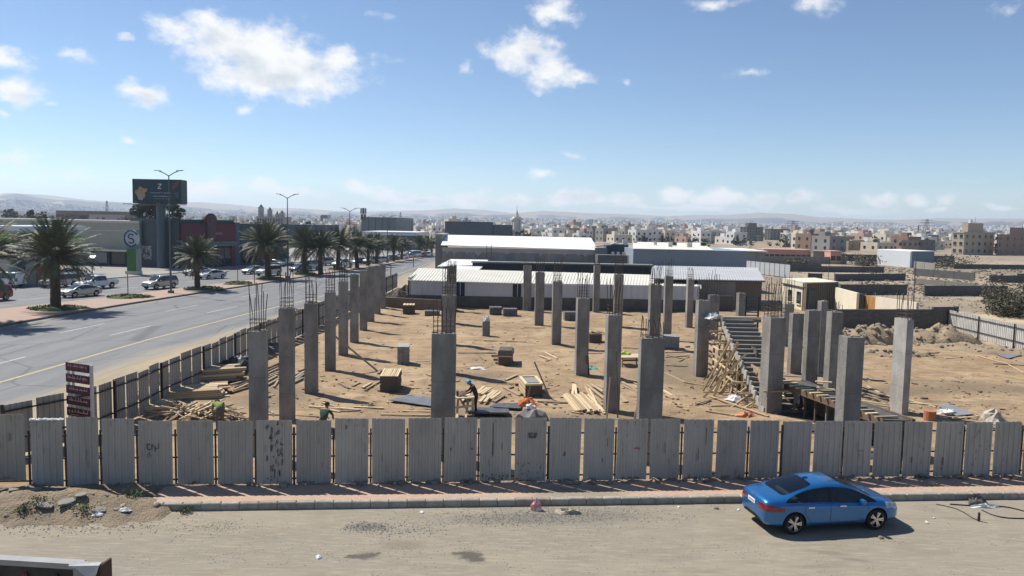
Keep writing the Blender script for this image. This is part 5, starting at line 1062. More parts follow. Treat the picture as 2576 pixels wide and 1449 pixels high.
def car(name, label, spec, pm_, loc, yaw, group=None, lev=2, fine=False):
    root = thing(name, label, 'car' if name != 'pickup_truck' else 'pickup', loc, yaw, group); kids = []
    def K(o): kids.append(o); return o
    PTS = []; st_ = spec['st']
    for (x, zb, zs, zt, wm_, ws_, wr, k) in st_:
        h = zt - zs
        if k == 'h': g5, g6 = (ws_ * .955, zs + h * .45), (wr, zt - .018)
        else: gw = ws_ + (wr - ws_) * .72; g5, g6 = (gw, zs + h * .80), (wr, zt - .03)
        PTS.append([(0, zb), (wm_ * .78, zb), (wm_ * .965, zb + .075), (wm_ * .985, zb + (zs - zb) * .5), (wm_, zs - .11), (ws_, zs), g5, g6, (wr * .5, zt - .004), (0, zt)])
    b = MB(); np_ = 10; ring = 2 * np_ - 2; n = len(st_)
    for i, row in enumerate(PTS):
        x = st_[i][0]
        for (y, z) in row: b.v.append(V((x, -y, z)))
        for (y, z) in row[-2:0:-1]: b.v.append(V((x, y, z)))
    # materials: 0 paint 1 side glass 2 trim 3 windscreen 4 rear window 5 tail 6 head
    for i in range(n - 1):
        xm = (st_[i][0] + st_[i + 1][0]) / 2; ks = st_[i][7] + st_[i + 1][7]
        for j in range(ring):
            jj = j if j < np_ - 1 else ring - 1 - j; q = (j + 1) % ring; m = 0
            if jj in (0,): m = 2
            elif jj == 5 and 'h' not in ks and ks != 'pp':
                m = 1 if not (ks[0] == 'p' and ks[1] == 'g' and st_[i + 1][0] - st_[i][0] < .13) and not (ks[0] == 'p' and ks[1] == 'p') else 2
            elif jj == 5 and ks in ('hg', 'gh'): m = 1 if spec is SEDAN else 0
            elif jj in (7, 8) and spec['ws'][0] - .01 <= xm <= spec['ws'][1]: m = 3
            elif jj in (7, 8) and spec['rw'][0] <= xm <= spec['rw'][1] + .01: m = 4
            b.f.append([i * ring + j, i * ring + q, (i + 1) * ring + q, (i + 1) * ring + j]); b.m.append(m)
    for e in (0, n - 1):
        o = e * ring
        for j in range(0, np_ - 1):
            a, c, d, g = o + j, o + j + 1, o + (ring - j - 1) % ring, o + (ring - j) % ring
            f = [a, c, d, g] if j not in (0, np_ - 2) else ([a, c, d] if j == 0 else [a, c, g])
            f = list(dict.fromkeys([a, c, d, g])); b.f.append(f); b.m.append(0)
    me = b.mesh('body', [pm_, M_GLASS, M_TRIM, M_GLASS, M_GLASS, M_TAIL, M_HEAD], True); o = bpy.data.objects.new('t', me); COL.objects.link(o)
    cr = me.attributes.new('crease_edge', 'FLOAT', 'EDGE')
    pf = {}
    for p in me.polygons:
        for ek in p.edge_keys: pf.setdefault(ek, []).append(p.material_index)
    for e in me.edges:
        k = pf.get(tuple(sorted(e.vertices)), []); v0, v1 = e.vertices[0] % ring, e.vertices[1] % ring
        cr.data[e.index].value = .75 if len(k) == 2 and k[0] != k[1] else (.45 if v0 == v1 and v0 in (5, ring - 5) else (.35 if v0 == v1 and v0 in (2, ring - 2) else (.5 if v0 == v1 and v0 in (4, ring - 4) else 0)))
    s_ = o.modifiers.new('s', 'SUBSURF'); s_.levels = s_.render_levels = lev
    cut = MB(); R = spec['r']
    for x in spec['ax']:
        for sy in (-1, 1): cut.cyl((x, sy * (spec['half'] - .24), R), (x, sy * (spec['half'] + .3), R), R + .055, n=28, m=0)
    cm = cut.mesh('cut', M_TRIM); co = bpy.data.objects.new('c', cm); COL.objects.link(co)
    bo = o.modifiers.new('b', 'BOOLEAN'); bo.operation = 'DIFFERENCE'; bo.object = co; bo.solver = 'EXACT'; bo.material_mode = 'TRANSFER'
    bm_ = bake(o); bpy.data.objects.remove(co)
    mats_ = [m.name if m else '' for m in bm_.materials]
    # regroup faces into parts
    tl, hd = spec['tail'], spec['head']; groups = {}
    trim_i = [i for i, m in enumerate(bm_.materials) if m == M_TRIM]
    for p in bm_.polygons:
        c = p.center; mi = p.material_index; key = 'body'
        s = 0 if c.y < 0 else 1
        if mi == 1: key = 'side_window%d%s' % (s, 'f' if c.x > -.18 else 'r')
        elif mi == 3: key = 'windscreen'
        elif mi == 4: key = 'rear_window'
        elif mi == 0:
            zz0 = tl[2] - (c.x - tl[0]) * .02; zt_ = tl[3] - max(0, (c.x + 2.1)) * .18
            if tl[0] <= c.x <= tl[1] and zz0 <= c.z <= zt_ and abs(c.y) > tl[4]: key = 'taillight%d' % s
            elif hd[0] <= c.x <= hd[1] and hd[2] + (c.x < 1.95) * .05 <= c.z <= hd[3] + .09 and abs(c.y) > hd[4] and p.normal.z < .8: key = 'headlight%d' % s
            elif c.z < spec['low'] and (c.x < spec['bump_r'] or c.x > 2.05): key = 'trim'
            elif fine and abs(c.y) > .6 and -.98 <= c.x <= 1.12 and c.z > .27 and p.normal.z < .5: key = 'door%d%s' % (s, 'f' if c.x > -.18 else 'r')
        elif mi in trim_i: key = 'trim'
        groups.setdefault(key, []).append(p.index)
    MM = {'body': pm_, 'trim': M_TRIM, 'taillight': M_TAIL, 'headlight': M_HEAD}
    parts = {}
    for key, fs in groups.items():
        used = {}; vv, ff, no = [], [], []
        for fi in fs:
            f = []
            for v in bm_.polygons[fi].vertices:
                if v not in used: used[v] = len(vv); vv.append(bm_.vertices[v].co[:])
                f.append(used[v])
            ff.append(f)
        base = key.rstrip('fr').rstrip('01') if key[:4] in ('side', 'door') else key.rstrip('01'); m = MM.get(base, pm_ if base.startswith('door') else M_GLASS)
        if not fine and base == 'door': base = 'body'
        nm = base; me2 = bpy.data.meshes.new(nm); me2.from_pydata(vv, [], ff); me2.materials.append(m)
        me2.polygons.foreach_set('use_smooth', [True] * len(ff)); parts[key] = K(link(nm, me2, root))
        if base in ('trim', 'body'): me2.set_sharp_from_angle(angle=rad(50))
    from mathutils.bvhtree import BVHTree
    bt = BVHTree.FromPolygons([v.co for v in bm_.vertices], [tuple(p.vertices) for p in bm_.polygons])
    # wheels
    wm2 = MB(); wd = .21; prof = [(R * .71, -wd / 2), (R * .93, -wd / 2), (R, -wd / 2 + .035), (R, wd / 2 - .035), (R * .93, wd / 2), (R * .71, wd / 2)]
    nn = 28 if fine else 18
    for (r, y) in prof:
        for i in range(nn): t = 2 * PI * i / nn; wm2.v.append(V((r * math.cos(t), y, r * math.sin(t))))
    for k in range(5):
        for i in range(nn): j = (i + 1) % nn; wm2.f.append([k * nn + i, k * nn + j, k * nn + nn + j, k * nn + nn + i]); wm2.m.append(0)
    tyre = wm2.mesh('tyre', M_TYRE, True)
    rm = MB(); rr = R * .73; rm.cyl((0, -.03, 0), (0, .05, 0), rr, n=nn, m=1)
    rm.tube([(rr * .965 * math.cos(2 * PI * i / nn), -.085, rr * .965 * math.sin(2 * PI * i / nn)) for i in range(nn + 1)], .012, 5, 0)
    for i in range(5):
        for dt in ((-.16, .16) if fine else (0,)): t = 2 * PI * i / 5 + PI / 2 + dt; rm.beam((.03 * math.cos(t), -.075, .03 * math.sin(t)), (rr * .97 * math.cos(t), -.085, rr * .97 * math.sin(t)), .03, .042 if fine else .09, 0)
    rm.cyl((0, -.095, 0), (0, -.03, 0), .045, n=10, m=0); rim = rm.mesh('rim', [M_RIM, M_RIMD])
    for x in spec['ax']:
        for sy in (-1, 1):
            w_ = K(link('wheel', tyre, root, (x, sy * (spec['half'] - .125), R), (0, 0, 0 if sy < 0 else PI))); K(link('rim', rim, w_, (0, 0, 0), (0, R_(0, 1.2) if not fine else .3, 0)))
    # mirrors, handles, plate, wipers, grille
    zs_ = [s for s in st_ if s[7] == 'g'][-1]
    for sy in (-1, 1):
        b = MB(); b.box((zs_[0] - .28, sy * (zs_[5] + .10), zs_[2] + .06), (.13, .2, .13)); mo = K(b.build('mirror', pm_, root)); bv = mo.modifiers.new('b', 'BEVEL'); bv.width = .035; bv.segments = 2
    def hit(x, z, sy):
        h = bt.ray_cast(V((x, sy * 3, z)), V((0, -sy, 0)), 6); return h[0]
    def seam(pts, sy, par=root, w=.011, m=M_TRIM, name='door_seam'):
        q = [hit(x, z, sy) for x, z in pts]; q = [p + V((0, sy * .002, 0)) for p in q if p]
        if len(q) > 1: return K(MB().tube(q, w / 2, 4).build(name, m, par))
    for sy in (-1, 1):
        s = 0 if sy < 0 else 1
        for x, k in ((-.84, 'r'), (.20, 'f')) if fine else ((-.7, 'r'), (.35, 'f')):
            p = hit(x, spec['st'][7][2] - .10, sy)
            if p is not None: K(MB().box(p + V((0, sy * .018, 0)), (.2, .035, .032)).build('handle', M_CHROME if fine else M_TRIM, parts.get('door%d%s' % (s, k), root)))
        if fine:
            seam([(-.18, .27 + i * .08) for i in range(9)], sy); seam([(1.10 - max(0, i - 4) * .02, .27 + i * .07) for i in range(9)], sy); seam([(-1.02 + max(0, 5 - i) * .055, .27 + i * .075) for i in range(9)], sy); seam([(-.75 + i * .2, .275) for i in range(10)], sy)
            seam([(-1.55 + i * .24, .915 + .02 * math.sin(i / 11 * PI) - i * .0045) for i in range(12)], sy, w=.016, m=M_TRIM, name='window_moulding')
    zr = .82 if spec is SEDAN else .95
    h = bt.ray_cast(V((-4, 0, zr)), V((1, 0, 0)), 6)[0]
    if h is not None:
        pl_ = K(MB().box(h + V((-.012, 0, 0)), (.02, .50 if not fine else .42, .12)).build('number_plate', M_PLATE, root))
        if fine:
            t = MB(); random.seed(4)
            for i in range(6): t.box(h + V((-.024, -.15 + i * .058, .0)), (.004, .03, R_(.03, .06)))
            tag(K(t.build('plate_marks', M_TRIM, pl_)), kind='stuff')
            lg = MB(); c = bt.ray_cast(V((-4, 0, .965)), V((1, 0, 0)), 6)[0] + V((-.012, 0, 0)); lg.tube([c + V((0, .085 * math.cos(t), .05 * math.sin(t))) for t in [2 * PI * i / 20 for i in range(21)]], .008, 5)
            lg.beam(c + V((0, -.03, -.03)), c + V((0, -.02, .03)), .012, .012); lg.beam(c + V((0, .02, -.03)), c + V((0, .03, .03)), .012, .012); lg.beam(c + V((0, -.025, -.005)), c + V((0, .025, .005)), .012, .012); K(lg.build('emblem', M_CHROME, root))
            at_ = MB(); at_.box((-.55, 0, 1.432), (.16, .03, .05)); K(at_.build('aerial', pm_, root))
            ch = MB()
            for sy in (-1, 1): ch.box((-2.16, sy * .52, .36), (.06, .34, .05))
            K(ch.build('reflector', M_TAIL, root))
    zf = spec['st'][-1]
    fg = bt.ray_cast(V((4, 0, .58 if spec is SEDAN else .75)), V((-1, 0, 0)), 6)[0]
    if fg is not None: K(MB().box(fg + V((.005, 0, 0)), (.03, .9, .13)).build('grille', M_TRIM, root)); K(MB().box(fg + V((.0, 0, -.2)), (.03, 1.0, .1)).build('lower_grille', M_TRIM, root)); K(MB().box(fg + V((.022, 0, -.1)), (.02, .42, .1)).build('number_plate', M_PLATE, root))
    if spec is PICK:                               # flat black panel painted as the shade of an open load bed
        K(MB().box((-1.72, 0, 1.078), (1.36, 1.5, .02)).build('bed_shade_panel', M_TRIM, root))
    return root, kids
# see-through glass and a cabin for the near car
def clear_glass():
    m = bpy.data.materials.new('car_glass'); m.use_nodes = True; t = m.node_tree; t.nodes.clear(); tr_ = t.nodes.new('ShaderNodeBsdfTransparent'); tr_.inputs[0].default_value = (.36, .42, .42, 1); gl = t.nodes.new('ShaderNodeBsdfGlossy'); gl.inputs['Roughness'].default_value = .02; fr_n = t.nodes.new('ShaderNodeFresnel'); fr_n.inputs[0].default_value = 1.75
    ms = t.nodes.new('ShaderNodeMixShader'); t.links.new(fr_n.outputs[0], ms.inputs[0]); t.links.new(tr_.outputs[0], ms.inputs[1]); t.links.new(gl.outputs[0], ms.inputs[2]); o = t.nodes.new('ShaderNodeOutputMaterial'); t.links.new(ms.outputs[0], o.inputs[0]); return m
M_CLEAR = clear_glass()
def lined(m):                                  # the inside of the shell is dark lining
    t = m.node_tree; b = t.nodes['Principled BSDF']; src = b.inputs['Base Color'].links[0].from_socket; mi = t.nodes.new('ShaderNodeMix'); mi.data_type = 'RGBA'; t.links.new(t.nodes.new('ShaderNodeNewGeometry').outputs['Backfacing'], mi.inputs['Factor']); t.links.new(src, mi.inputs['A']); mi.inputs['B'].default_value = (.05, .05, .05, 1); t.links.new(mi.outputs['Result'], b.inputs['Base Color'])
lined(M_BLUE)
wr_, wf_ = G(1997, 1346), G(2202, 1334); dcar = (wf_ - wr_); yawb = math.atan2(dcar.y, dcar.x); side = V((-math.sin(yawb), math.cos(yawb), 0))
cb_ = (wr_ + wf_) / 2 + side * .86
blue, _ = car('parked_car', 'bright blue sedan parked on the dusty street in front of the fence', SEDAN, M_BLUE, (cb_.x, cb_.y, .004), yawb, lev=3, fine=True)
for o in _:
    if o.name.split('.')[0] in ('side_window', 'windscreen', 'rear_window'): o.data.materials[0] = M_CLEAR
M_SEAT = mat('grey_seat_cloth', (.16, .15, .14), (.12, .115, .11), scale=8)
def padded(name, c, d, tilt, m=M_SEAT): o = MB().box((0, 0, 0), d).build(name, m, blue, c, (0, tilt, 0)); k = o.modifiers.new('b', 'BEVEL'); k.width = .05; k.segments = 2; return o
for y in (-.36, .36): padded('seat', (.12, y, .50), (.5, .48, .16), -.12); padded('seat_back', (-.18, y, .80), (.14, .46, .62), -.28); padded('headrest', (-.29, y, 1.15), (.1, .26, .17), -.2)
padded('rear_seat', (-.80, 0, .50), (.5, 1.25, .18), -.1); padded('rear_seat_back', (-1.10, 0, .78), (.14, 1.28, .5), -.35); padded('parcel_shelf', (-1.45, 0, .93), (.5, 1.2, .04), 0, M_TRIM); padded('dashboard', (.98, 0, .80), (.45, 1.3, .22), .1, M_TRIM); MB().box((0, 0, .30), (3.0, 1.5, .04)).build('cabin_floor', M_TRIM, blue)
MB().tube([(.62 + .05 * math.sin(t), .36 + .18 * math.cos(t), .88 + .17 * math.sin(t)) for t in [2 * PI * i / 16 for i in range(17)]], .015, 5).build('steering_wheel', M_TRIM, blue)
random.seed(15)
KIND = {}
def road_car(spec, pm_, px, py, yaw, label, name='car', group='cars on and beside the boulevard'):
    p = G(px, py); p.z = .006
    key = id(spec)
    if key not in KIND:
        r, kids = car(name, label, spec, pm_, p, rad(yaw), group); KIND[key] = (r, kids, pm_); return r
    r, kids, base = KIND[key]; n_ = copy_tree(r, kids, p, rad(yaw), label, group, {base: pm_} if pm_ != base else None); n_.name = name; return n_
road_car(SEDAN, M_PC, 203, 746, -112, 'pale gold sedan closest to the median, just right of the large palm trunk'); road_car(PICK, M_PW, 243, 726, -112, 'white double cab pickup right behind the pale gold sedan', 'pickup_truck')
road_car(SUV, M_PS, 150, 722, -116, 'silver estate behind the trunk of the large palm'); road_car(SUV, M_PC, 403, 726, -112, 'cream off roader driving past the tall lamp post')
road_car(SEDAN, M_PW, 533, 701, -116, 'white sedan driving right of the second palm trunk'); road_car(SEDAN, M_PW, 495, 692, -116, 'white car half hidden by the second palm trunk'); road_car(SUV, M_PW, 676, 693, -114, 'white off roader partly behind the third palm trunk'); road_car(SEDAN, M_PS, 640, 689, -116, 'silver sedan just left of the white off roader')
road_car(SEDAN, M_PG, 662, 671, -20, 'dark car parked before the grey shop building'); road_car(SEDAN, M_PS, 692, 670, -20, 'silver car parked before the grey shop building'); road_car(SEDAN, M_PG, 712, 668, -20, 'darker car behind the silver parked one at the grey shop')
road_car(VAN, M_PW, 776, 680, -116, 'white minibus between two palms of the median', 'minibus'); road_car(SEDAN, M_PG, 756, 683, -116, 'dark car at the nose of the white minibus'); road_car(SUV, M_PS, 815, 668, -118, 'grey off roader behind the dense palms'); road_car(PICK, M_PW, 862, 672, -118, 'white pickup behind the dense palms', 'pickup_truck'); road_car(SEDAN, M_PG, 905, 664, -120, 'dark sedan in the shade of the dense palms')
road_car(PICK, M_PG, 760 - 25, 688, -116, 'dark pickup beside the fourth palm', 'pickup_truck') if False else None
for px, py, m, s_, lab in ((935, 664, M_PW, SUV, 'white off roader far up the boulevard'), (958, 660, M_PS, SEDAN, 'silver sedan far up the boulevard'), (984, 656, M_PG, SEDAN, 'dark sedan far up the boulevard'), (1008, 653, M_PW, SEDAN, 'small white car far up the boulevard beneath the last palms'), (1028, 650, M_PT, SEDAN, 'greenish car far up the boulevard'), (1040, 649, M_PW, VAN, 'white van far up the boulevard'), (1056, 648, M_PR, SEDAN, 'red car far up the boulevard'), (1072, 646, M_PW, SEDAN, 'last white car before the warehouse corner')):
    road_car(s_, m, px, py, -122, lab)
road_car(VAN, M_PW, 14, 722, 170, 'pale van half cut off beside the petrol station booth', 'minibus'); road_car(SEDAN, M_PG, 40, 690, 160, 'dark car under the petrol station canopy'); road_car(SUV, M_PR, -30, 758, -105, 'dull red vehicle just entering at the left edge') ; road_car(SEDAN, M_PW, 176, 698, -116, 'small white car above the silver estate by the forecourt')
# ------------------------------------------------------------------ palms
random.seed(41)
M_TRUNK = mat('palm_trunk', (.10, .078, .055), (.055, .043, .032), scale=3, stretch=(1, 1, 4), bump=1, bscale=9); M_FROND = mat('palm_frond', (.085, .098, .052), (.15, .158, .09), scale=.9, lo=.3, hi=.7, rough=.6); M_DRY = mat('dry_palm_frond', (.24, .16, .085), (.16, .105, .06), scale=2)
def frond(b, o, az_, el_, L, droop, m, nl=34, lw=.05, ll=.62):
    d = V((math.cos(az_), math.sin(az_), 0)); pts = []
    for i in range(9):
        t = i / 8; e = el_ - droop * t * t; pts.append((pts[-1] if pts else o) + (d * math.cos(e) + V((0, 0, math.sin(e)))) * (L / 8 if pts else 0))
    side = V((-d.y, d.x, 0))
    for i in range(8): b.beam(pts[i], pts[i + 1], .045 * (1 - i / 9), .03, m)
    for k in range(nl):
        t = .12 + .88 * k / (nl - 1); x = t * 8; i = min(7, int(x)); p = pts[i].lerp(pts[i + 1], x - i); tang = (pts[i + 1] - pts[i]).normalized(); nrm = side.cross(tang)
        l = ll * math.sin(PI * (.12 + .80 * t)) ** .7 * R_(.85, 1.15)
        for s in (-1, 1):
            q = p + (side * s * .80 + tang * .62 + nrm * R_(.1, .4)).normalized() * l; w_ = tang * lw
            b.poly([p - w_, p + w_, q + V((0, 0, -.10 * l * R_(.3, 1.6)))], m)
def palm_meshes(H, R, seed):
    random.seed(seed); tr = MB(); n = 10; k = 16; lean = V((R_(-.25, .25), R_(-.25, .25), 0))
    for i in range(k + 1):
        t = i / k; r = (.46 - .12 * t) * (1 + .06 * (i % 2)) + (.12 if i == 0 else 0); c = lean * t * t + V((0, 0, H * t - .05))
        for j in range(n): a = 2 * PI * j / n; tr.v.append(c + V((r * math.cos(a), r * math.sin(a), 0)))
    for i in range(k):
        for j in range(n): q = (j + 1) % n; tr.f.append([i * n + j, i * n + q, (i + 1) * n + q, (i + 1) * n + j]); tr.m.append(0)
    top = lean + V((0, 0, H - .1)); cr = MB(); de = MB()
    for i in range(96):
        el_ = rad(R_(8, 88)) if i > 16 else rad(R_(-30, 8)); a = i * 2.39996 + R_(-.2, .2); frond(cr, top + V((math.cos(a), math.sin(a), 0)) * .18, a, el_, R * R_(.88, 1.1), rad(R_(30, 66)) * (1.05 - .4 * max(0, el_)), 0)
    for i in range(28): a = i * 2.4; frond(de, top - V((0, 0, R_(.0, .5))), a, rad(R_(-66, -14)), R * R_(.6, .98), rad(R_(15, 40)), 0, 16, .03, .4)
    return tr.mesh('trunk', M_TRUNK, True), cr.mesh('crown', M_FROND, fix=False), de.mesh('dead_fronds', M_DRY, fix=False)
PV = [palm_meshes(5.0, 3.85, 101), palm_meshes(4.9, 3.6, 102), palm_meshes(5.2, 3.9, 103)]
PALMS = [(140, 777, 540, 0, 'large date palm nearest the camera on the median, its wide crown before the beige wall'), (497, 727, 583, 1, 'date palm between the lamp post and the red shop front'), (675, 700, 553, 2, 'full date palm before the grey shop with a white off roader at its trunk'), (765, 690, 566, 0, 'date palm right of the second lamp post'), (807, 689, 566, 1, 'date palm just right of the one beside the second lamp post'),
         (850, 679, 571, 2, 'date palm in the middle of the dense row, left of the third lamp'), (898, 674, 578, 0, 'date palm right below the third street lamp'), (925, 668, 583, 1, 'date palm in front of the large grey box building'), (947, 663, 586, 2, 'date palm below the right edge of the grey box building'), (990, 657, 588, 0, 'date palm standing alone after the dense row'), (1010, 653, 592, 1, 'date palm one place before the last group by the warehouse'), (1055, 645, 592, 2, 'first palm of the last group by the warehouse corner'), (1072, 643, 592, 0, 'second palm of the last group by the warehouse corner'), (1086, 641, 594, 1, 'palm touching the warehouse corner in view'), (-52, 812, 548, 2, 'date palm at the left edge throwing its shadow on the road')]
random.seed(43)
for px, py, yt, v, lab in PALMS:
    c = G(px, py, .16); h = height(px, yt, c) - .16; k = h / 8.7; t = thing('date_palm', lab, 'palm', c, R_(0, 6), 'date palms on the median'); t.scale = (k * R_(.92, 1.08), k * R_(.92, 1.08), k * R_(.97, 1.02)); t.rotation_euler.x = R_(-.04, .04); t.rotation_euler.y = R_(-.04, .04)
    for nm, me in zip(('trunk', 'crown', 'dead_fronds'), PV[v]): link(nm, me, t)

# ------------------------------------------------------------------ street lamps and thin posts
M_GALV = mat('lamp_grey', (.10, .105, .11), rough=.5); M_LAMPH = mat('lamp_head', (.10, .105, .11), rough=.5)
def lamp(px, py, yt, lab, arm=1.8):
    c = G(px, py, .16); h = height(px, yt, c) - .16; t = thing('street_lamp', lab, 'street lamp', c, rad(-12), 'street lamps on the median')
    MB().cyl((0, 0, 0), (0, 0, h - .5), .12, .06, 12).build('pole', M_GALV, t, smooth=False); MB().box((0, 0, .15), (.5, .5, .3)).build('base', M_GALV, t)
    for s in (-1, 1):
        MB().tube([(0, 0, h - .6), (s * arm * .35, 0, h - .25), (s * arm * .7, 0, h - .02)], .055, 8).build('arm', M_GALV, t)
        b = MB(); b.prism([(s * arm * .6, -.17, h - .03), (s * arm * 1.05, -.10, h + .03), (s * arm * 1.05, .10, h + .03), (s * arm * .6, .17, h - .03)], (0, 0, .07)); b.build('lamp_head', M_LAMPH, t)
for a in ((430, 737, 430, 'tall twin arm lamp post in front of the billboard'), (724, 699, 489, 'twin arm lamp post left of the dense palm row'), (880, 674, 524, 'twin arm lamp post rising from the dense palm row'), (974, 661, 543, 'twin arm lamp post in front of the grey box building')): lamp(*a)
def thin_post(px, py, yt, lab, r=.045, head=None):
    c = G(px, py, .16); h = height(px, yt, c) - .16; t = thing('sign_post', lab, 'post', c); MB().cyl((0, 0, 0), (0, 0, h), r, n=7).build('pole', M_GALV, t)
    if head: MB().box((0, -.04, h - .2), head).build('plate', M_PLATE, t)
for a in ((322, 742, 690, 'thin bare post on the second grass bed of the median', .05), (598, 712, 668, 'thin bare post on the grass bed right of the second palm', .05), (640, 717, 665, 'rust brown thin post beside the small grass bed', .06), (983, 719, 668, 'thin post at the right edge of the boulevard', .06), (1040, 672, 648, 'short post by the far right kerb', .08)): thin_post(*a)
c = G(233, 718); h = height(233, 652, c); t = thing('yard_lamp', 'small lamp with a white head on the station forecourt', 'lamp', c); MB().cyl((0, 0, 0), (0, 0, h), .06, n=8).build('pole', M_GALV, t); MB().prism([(-.35, -.2, h), (.35, -.2, h), (.45, .2, h + .3), (-.3, .2, h + .35)], (0, 0, .18)).build('lamp_head', M_PW, t)

# ------------------------------------------------------------------ buildings along the boulevard
M_BEIGE = mat('beige_cladding', (.36, .35, .285), (.33, .32, .26), scale=.4, rough=.6); M_BEIGE2 = mat('pale_parapet', (.52, .50, .43), rough=.6); M_DGLASS = mat('dark_shop_glass', (.022, .03, .038), rough=.08, spec=.6)
M_DBLUE = mat('dark_blue_cladding', (.032, .045, .06), (.045, .06, .075), scale=.6, rough=.5); M_REDP = mat('dull_red_panel', (.145, .035, .05), (.12, .03, .043), scale=.5, rough=.5); M_GREYC = mat('grey_cladding', (.088, .10, .112), (.07, .08, .09), scale=.5, rough=.6)
def wallbox(b, a, c, z0, z1, dep, m=0, out=0.0):   # box along the ground line a-c, growing away from the camera
    d = (V((c.x, c.y, 0)) - V((a.x, a.y, 0))); L = d.length; d.normalize(); n = V((-d.y, d.x, 0)); n = n if n.y > 0 else -n
    q = V((a.x, a.y, 0)) + d * L / 2 + n * (dep / 2 - out); b.box((q.x, q.y, (z0 + z1) / 2), (L, dep, z1 - z0), math.atan2(d.y, d.x), m); return d, n, L
def local_line(a, c): d = V((c.x - a.x, c.y - a.y, 0)); L = d.length; return math.atan2(d.y, d.x), L
# petrol station shop: long beige building
a, c = A(-140, 690, 144), A(353, 682, 137); ang, L = local_line(a, c); ps = thing('station_building', 'long beige petrol station building with dark glass below its blank wall', 'building', V((a.x, a.y, 0)), ang)
MB().box((L / 2, 7, 5.45), (L, 14, 5.1)).build('upper_wall', M_BEIGE, ps); MB().box((L / 2, 7, 8.15), (L + .1, 14.3, .4)).build('parapet', M_BEIGE2, ps); MB().box((L / 2, -.02, 6.5), (L, .1, .14)).build('ledge', M_BEIGE2, ps)
MB().box((L / 2, 7.6, 1.45), (L - .6, 12.8, 2.9)).build('shop_front', M_DGLASS, ps); MB().box((L / 2, -.9, 2.95), (L, 2.2, .28)).build('awning', M_BEIGE2, ps)
n = 12
for i in range(n + 1): MB().box((.2 + i * (L - .4) / n, .95, 1.45), (.22, .3, 2.88)).build('mullion', M_GREYC, ps)
for i in range(n):
    x = .2 + (i + .5) * (L - .4) / n
    if i in (8, 9): MB().box((x, 1.02, 1.5), (2.6, .2, 1.9)).build('window', mat('pale_blind', (.34, .38, .4)) if i == 8 else bpy.data.materials['pale_blind'], ps)
# green canopy at the far left
a = A(-60, 620, 106); c = A(88, 612, 106); w_ = c.x - a.x; cn = thing('station_canopy', 'petrol station canopy with rounded green fascia and white roof edge at the left', 'canopy', V((a.x, a.y, 0)))
z0, z1, z2 = A(20, 612, 106).z, A(20, 586, 106).z, A(20, 566, 106).z; M_GREEN = mat('green_fascia', (.20, .36, .075), rough=.4)
b = MB(); n = 10
for y in (0, 12):
    for i in range(n): t = PI * i / (n - 1); b.v.append(V((w_ * .62 - math.cos(t) * w_ * .42 , y, z0 + (z1 - z0) * math.sin(t) ** .6)))
b.f.append(list(range(n))); b.f.append(list(range(n, 2 * n))[::-1])
for i in range(n): b.f.append([i, (i + 1) % n, n + (i + 1) % n, n + i])
b.m = [0] * len(b.f); b.build('green_fascia', M_GREEN, cn); MB().box((w_ * .42, 7, (z1 + z2) / 2 + .1), (w_ * .95, 15, (z2 - z1) * .6)).build('roof', mat('pale_roof_metal', (.62, .64, .66), rough=.4), cn); MB().box((w_ * .85, -.1, z0 + .5), (w_ * .3, .2, 1.2)).build('logo_panel', mat('blue_logo_panel', (.10, .16, .24)), cn)
for x in (w_ * .3, w_ * .75): MB().box((x, 6, z0 / 2), (.6, .6, z0)).build('pillar', M_BEIGE2, cn)
# booth
a, c = G(27, 719), G(92, 716); ang, L = local_line(a, c); bo = thing('kiosk', 'small pale kiosk with a dark door beside the far carriageway', 'kiosk', V((a.x, a.y, .05)), ang); h = height(30, 652, a)
MB().box((L / 2, 1.8, h / 2), (L, 3.6, h)).build('wall', mat('pale_grey_wall', (.36, .37, .38), (.31, .32, .33), scale=.7), bo); MB().box((L * .42, -.03, 1.35), (.95, .1, 2.7)).build('door', M_DBLUE, bo); MB().box((L * .36, -.04, h - .4), (L * .55, .1, .6)).build('sign_panel', mat('blue_sign', (.07, .11, .16)), bo)
MB().box((L / 2 - .2, 1.2, h + .3), (L * 1.7, 5.4, .5)).build('roof', mat('tan_roof_edge', (.24, .18, .14), (.18, .14, .11), scale=2), bo)
a2, c2 = G(93, 716), G(142, 708); ang, L = local_line(a2, c2); b2 = thing('shop_unit', 'dark low shop unit with a pale sign right of the kiosk', 'shop', V((a2.x, a2.y, .05)), ang); MB().box((L / 2, 2, 1.6), (L, 4, 3.2)).build('wall', M_DBLUE, b2); MB().box((L * .52, -.04, 1.7), (L * .62, .1, 1.5)).build('window', mat('dim_window', (.12, .13, .14), (.03, .03, .03), scale=3, lo=.45, hi=.55), b2); MB().box((L * .5, -.06, 2.75), (L * .8, .1, .25)).build('sign_panel', mat('pale_sign_strip', (.45, .45, .45)), b2)
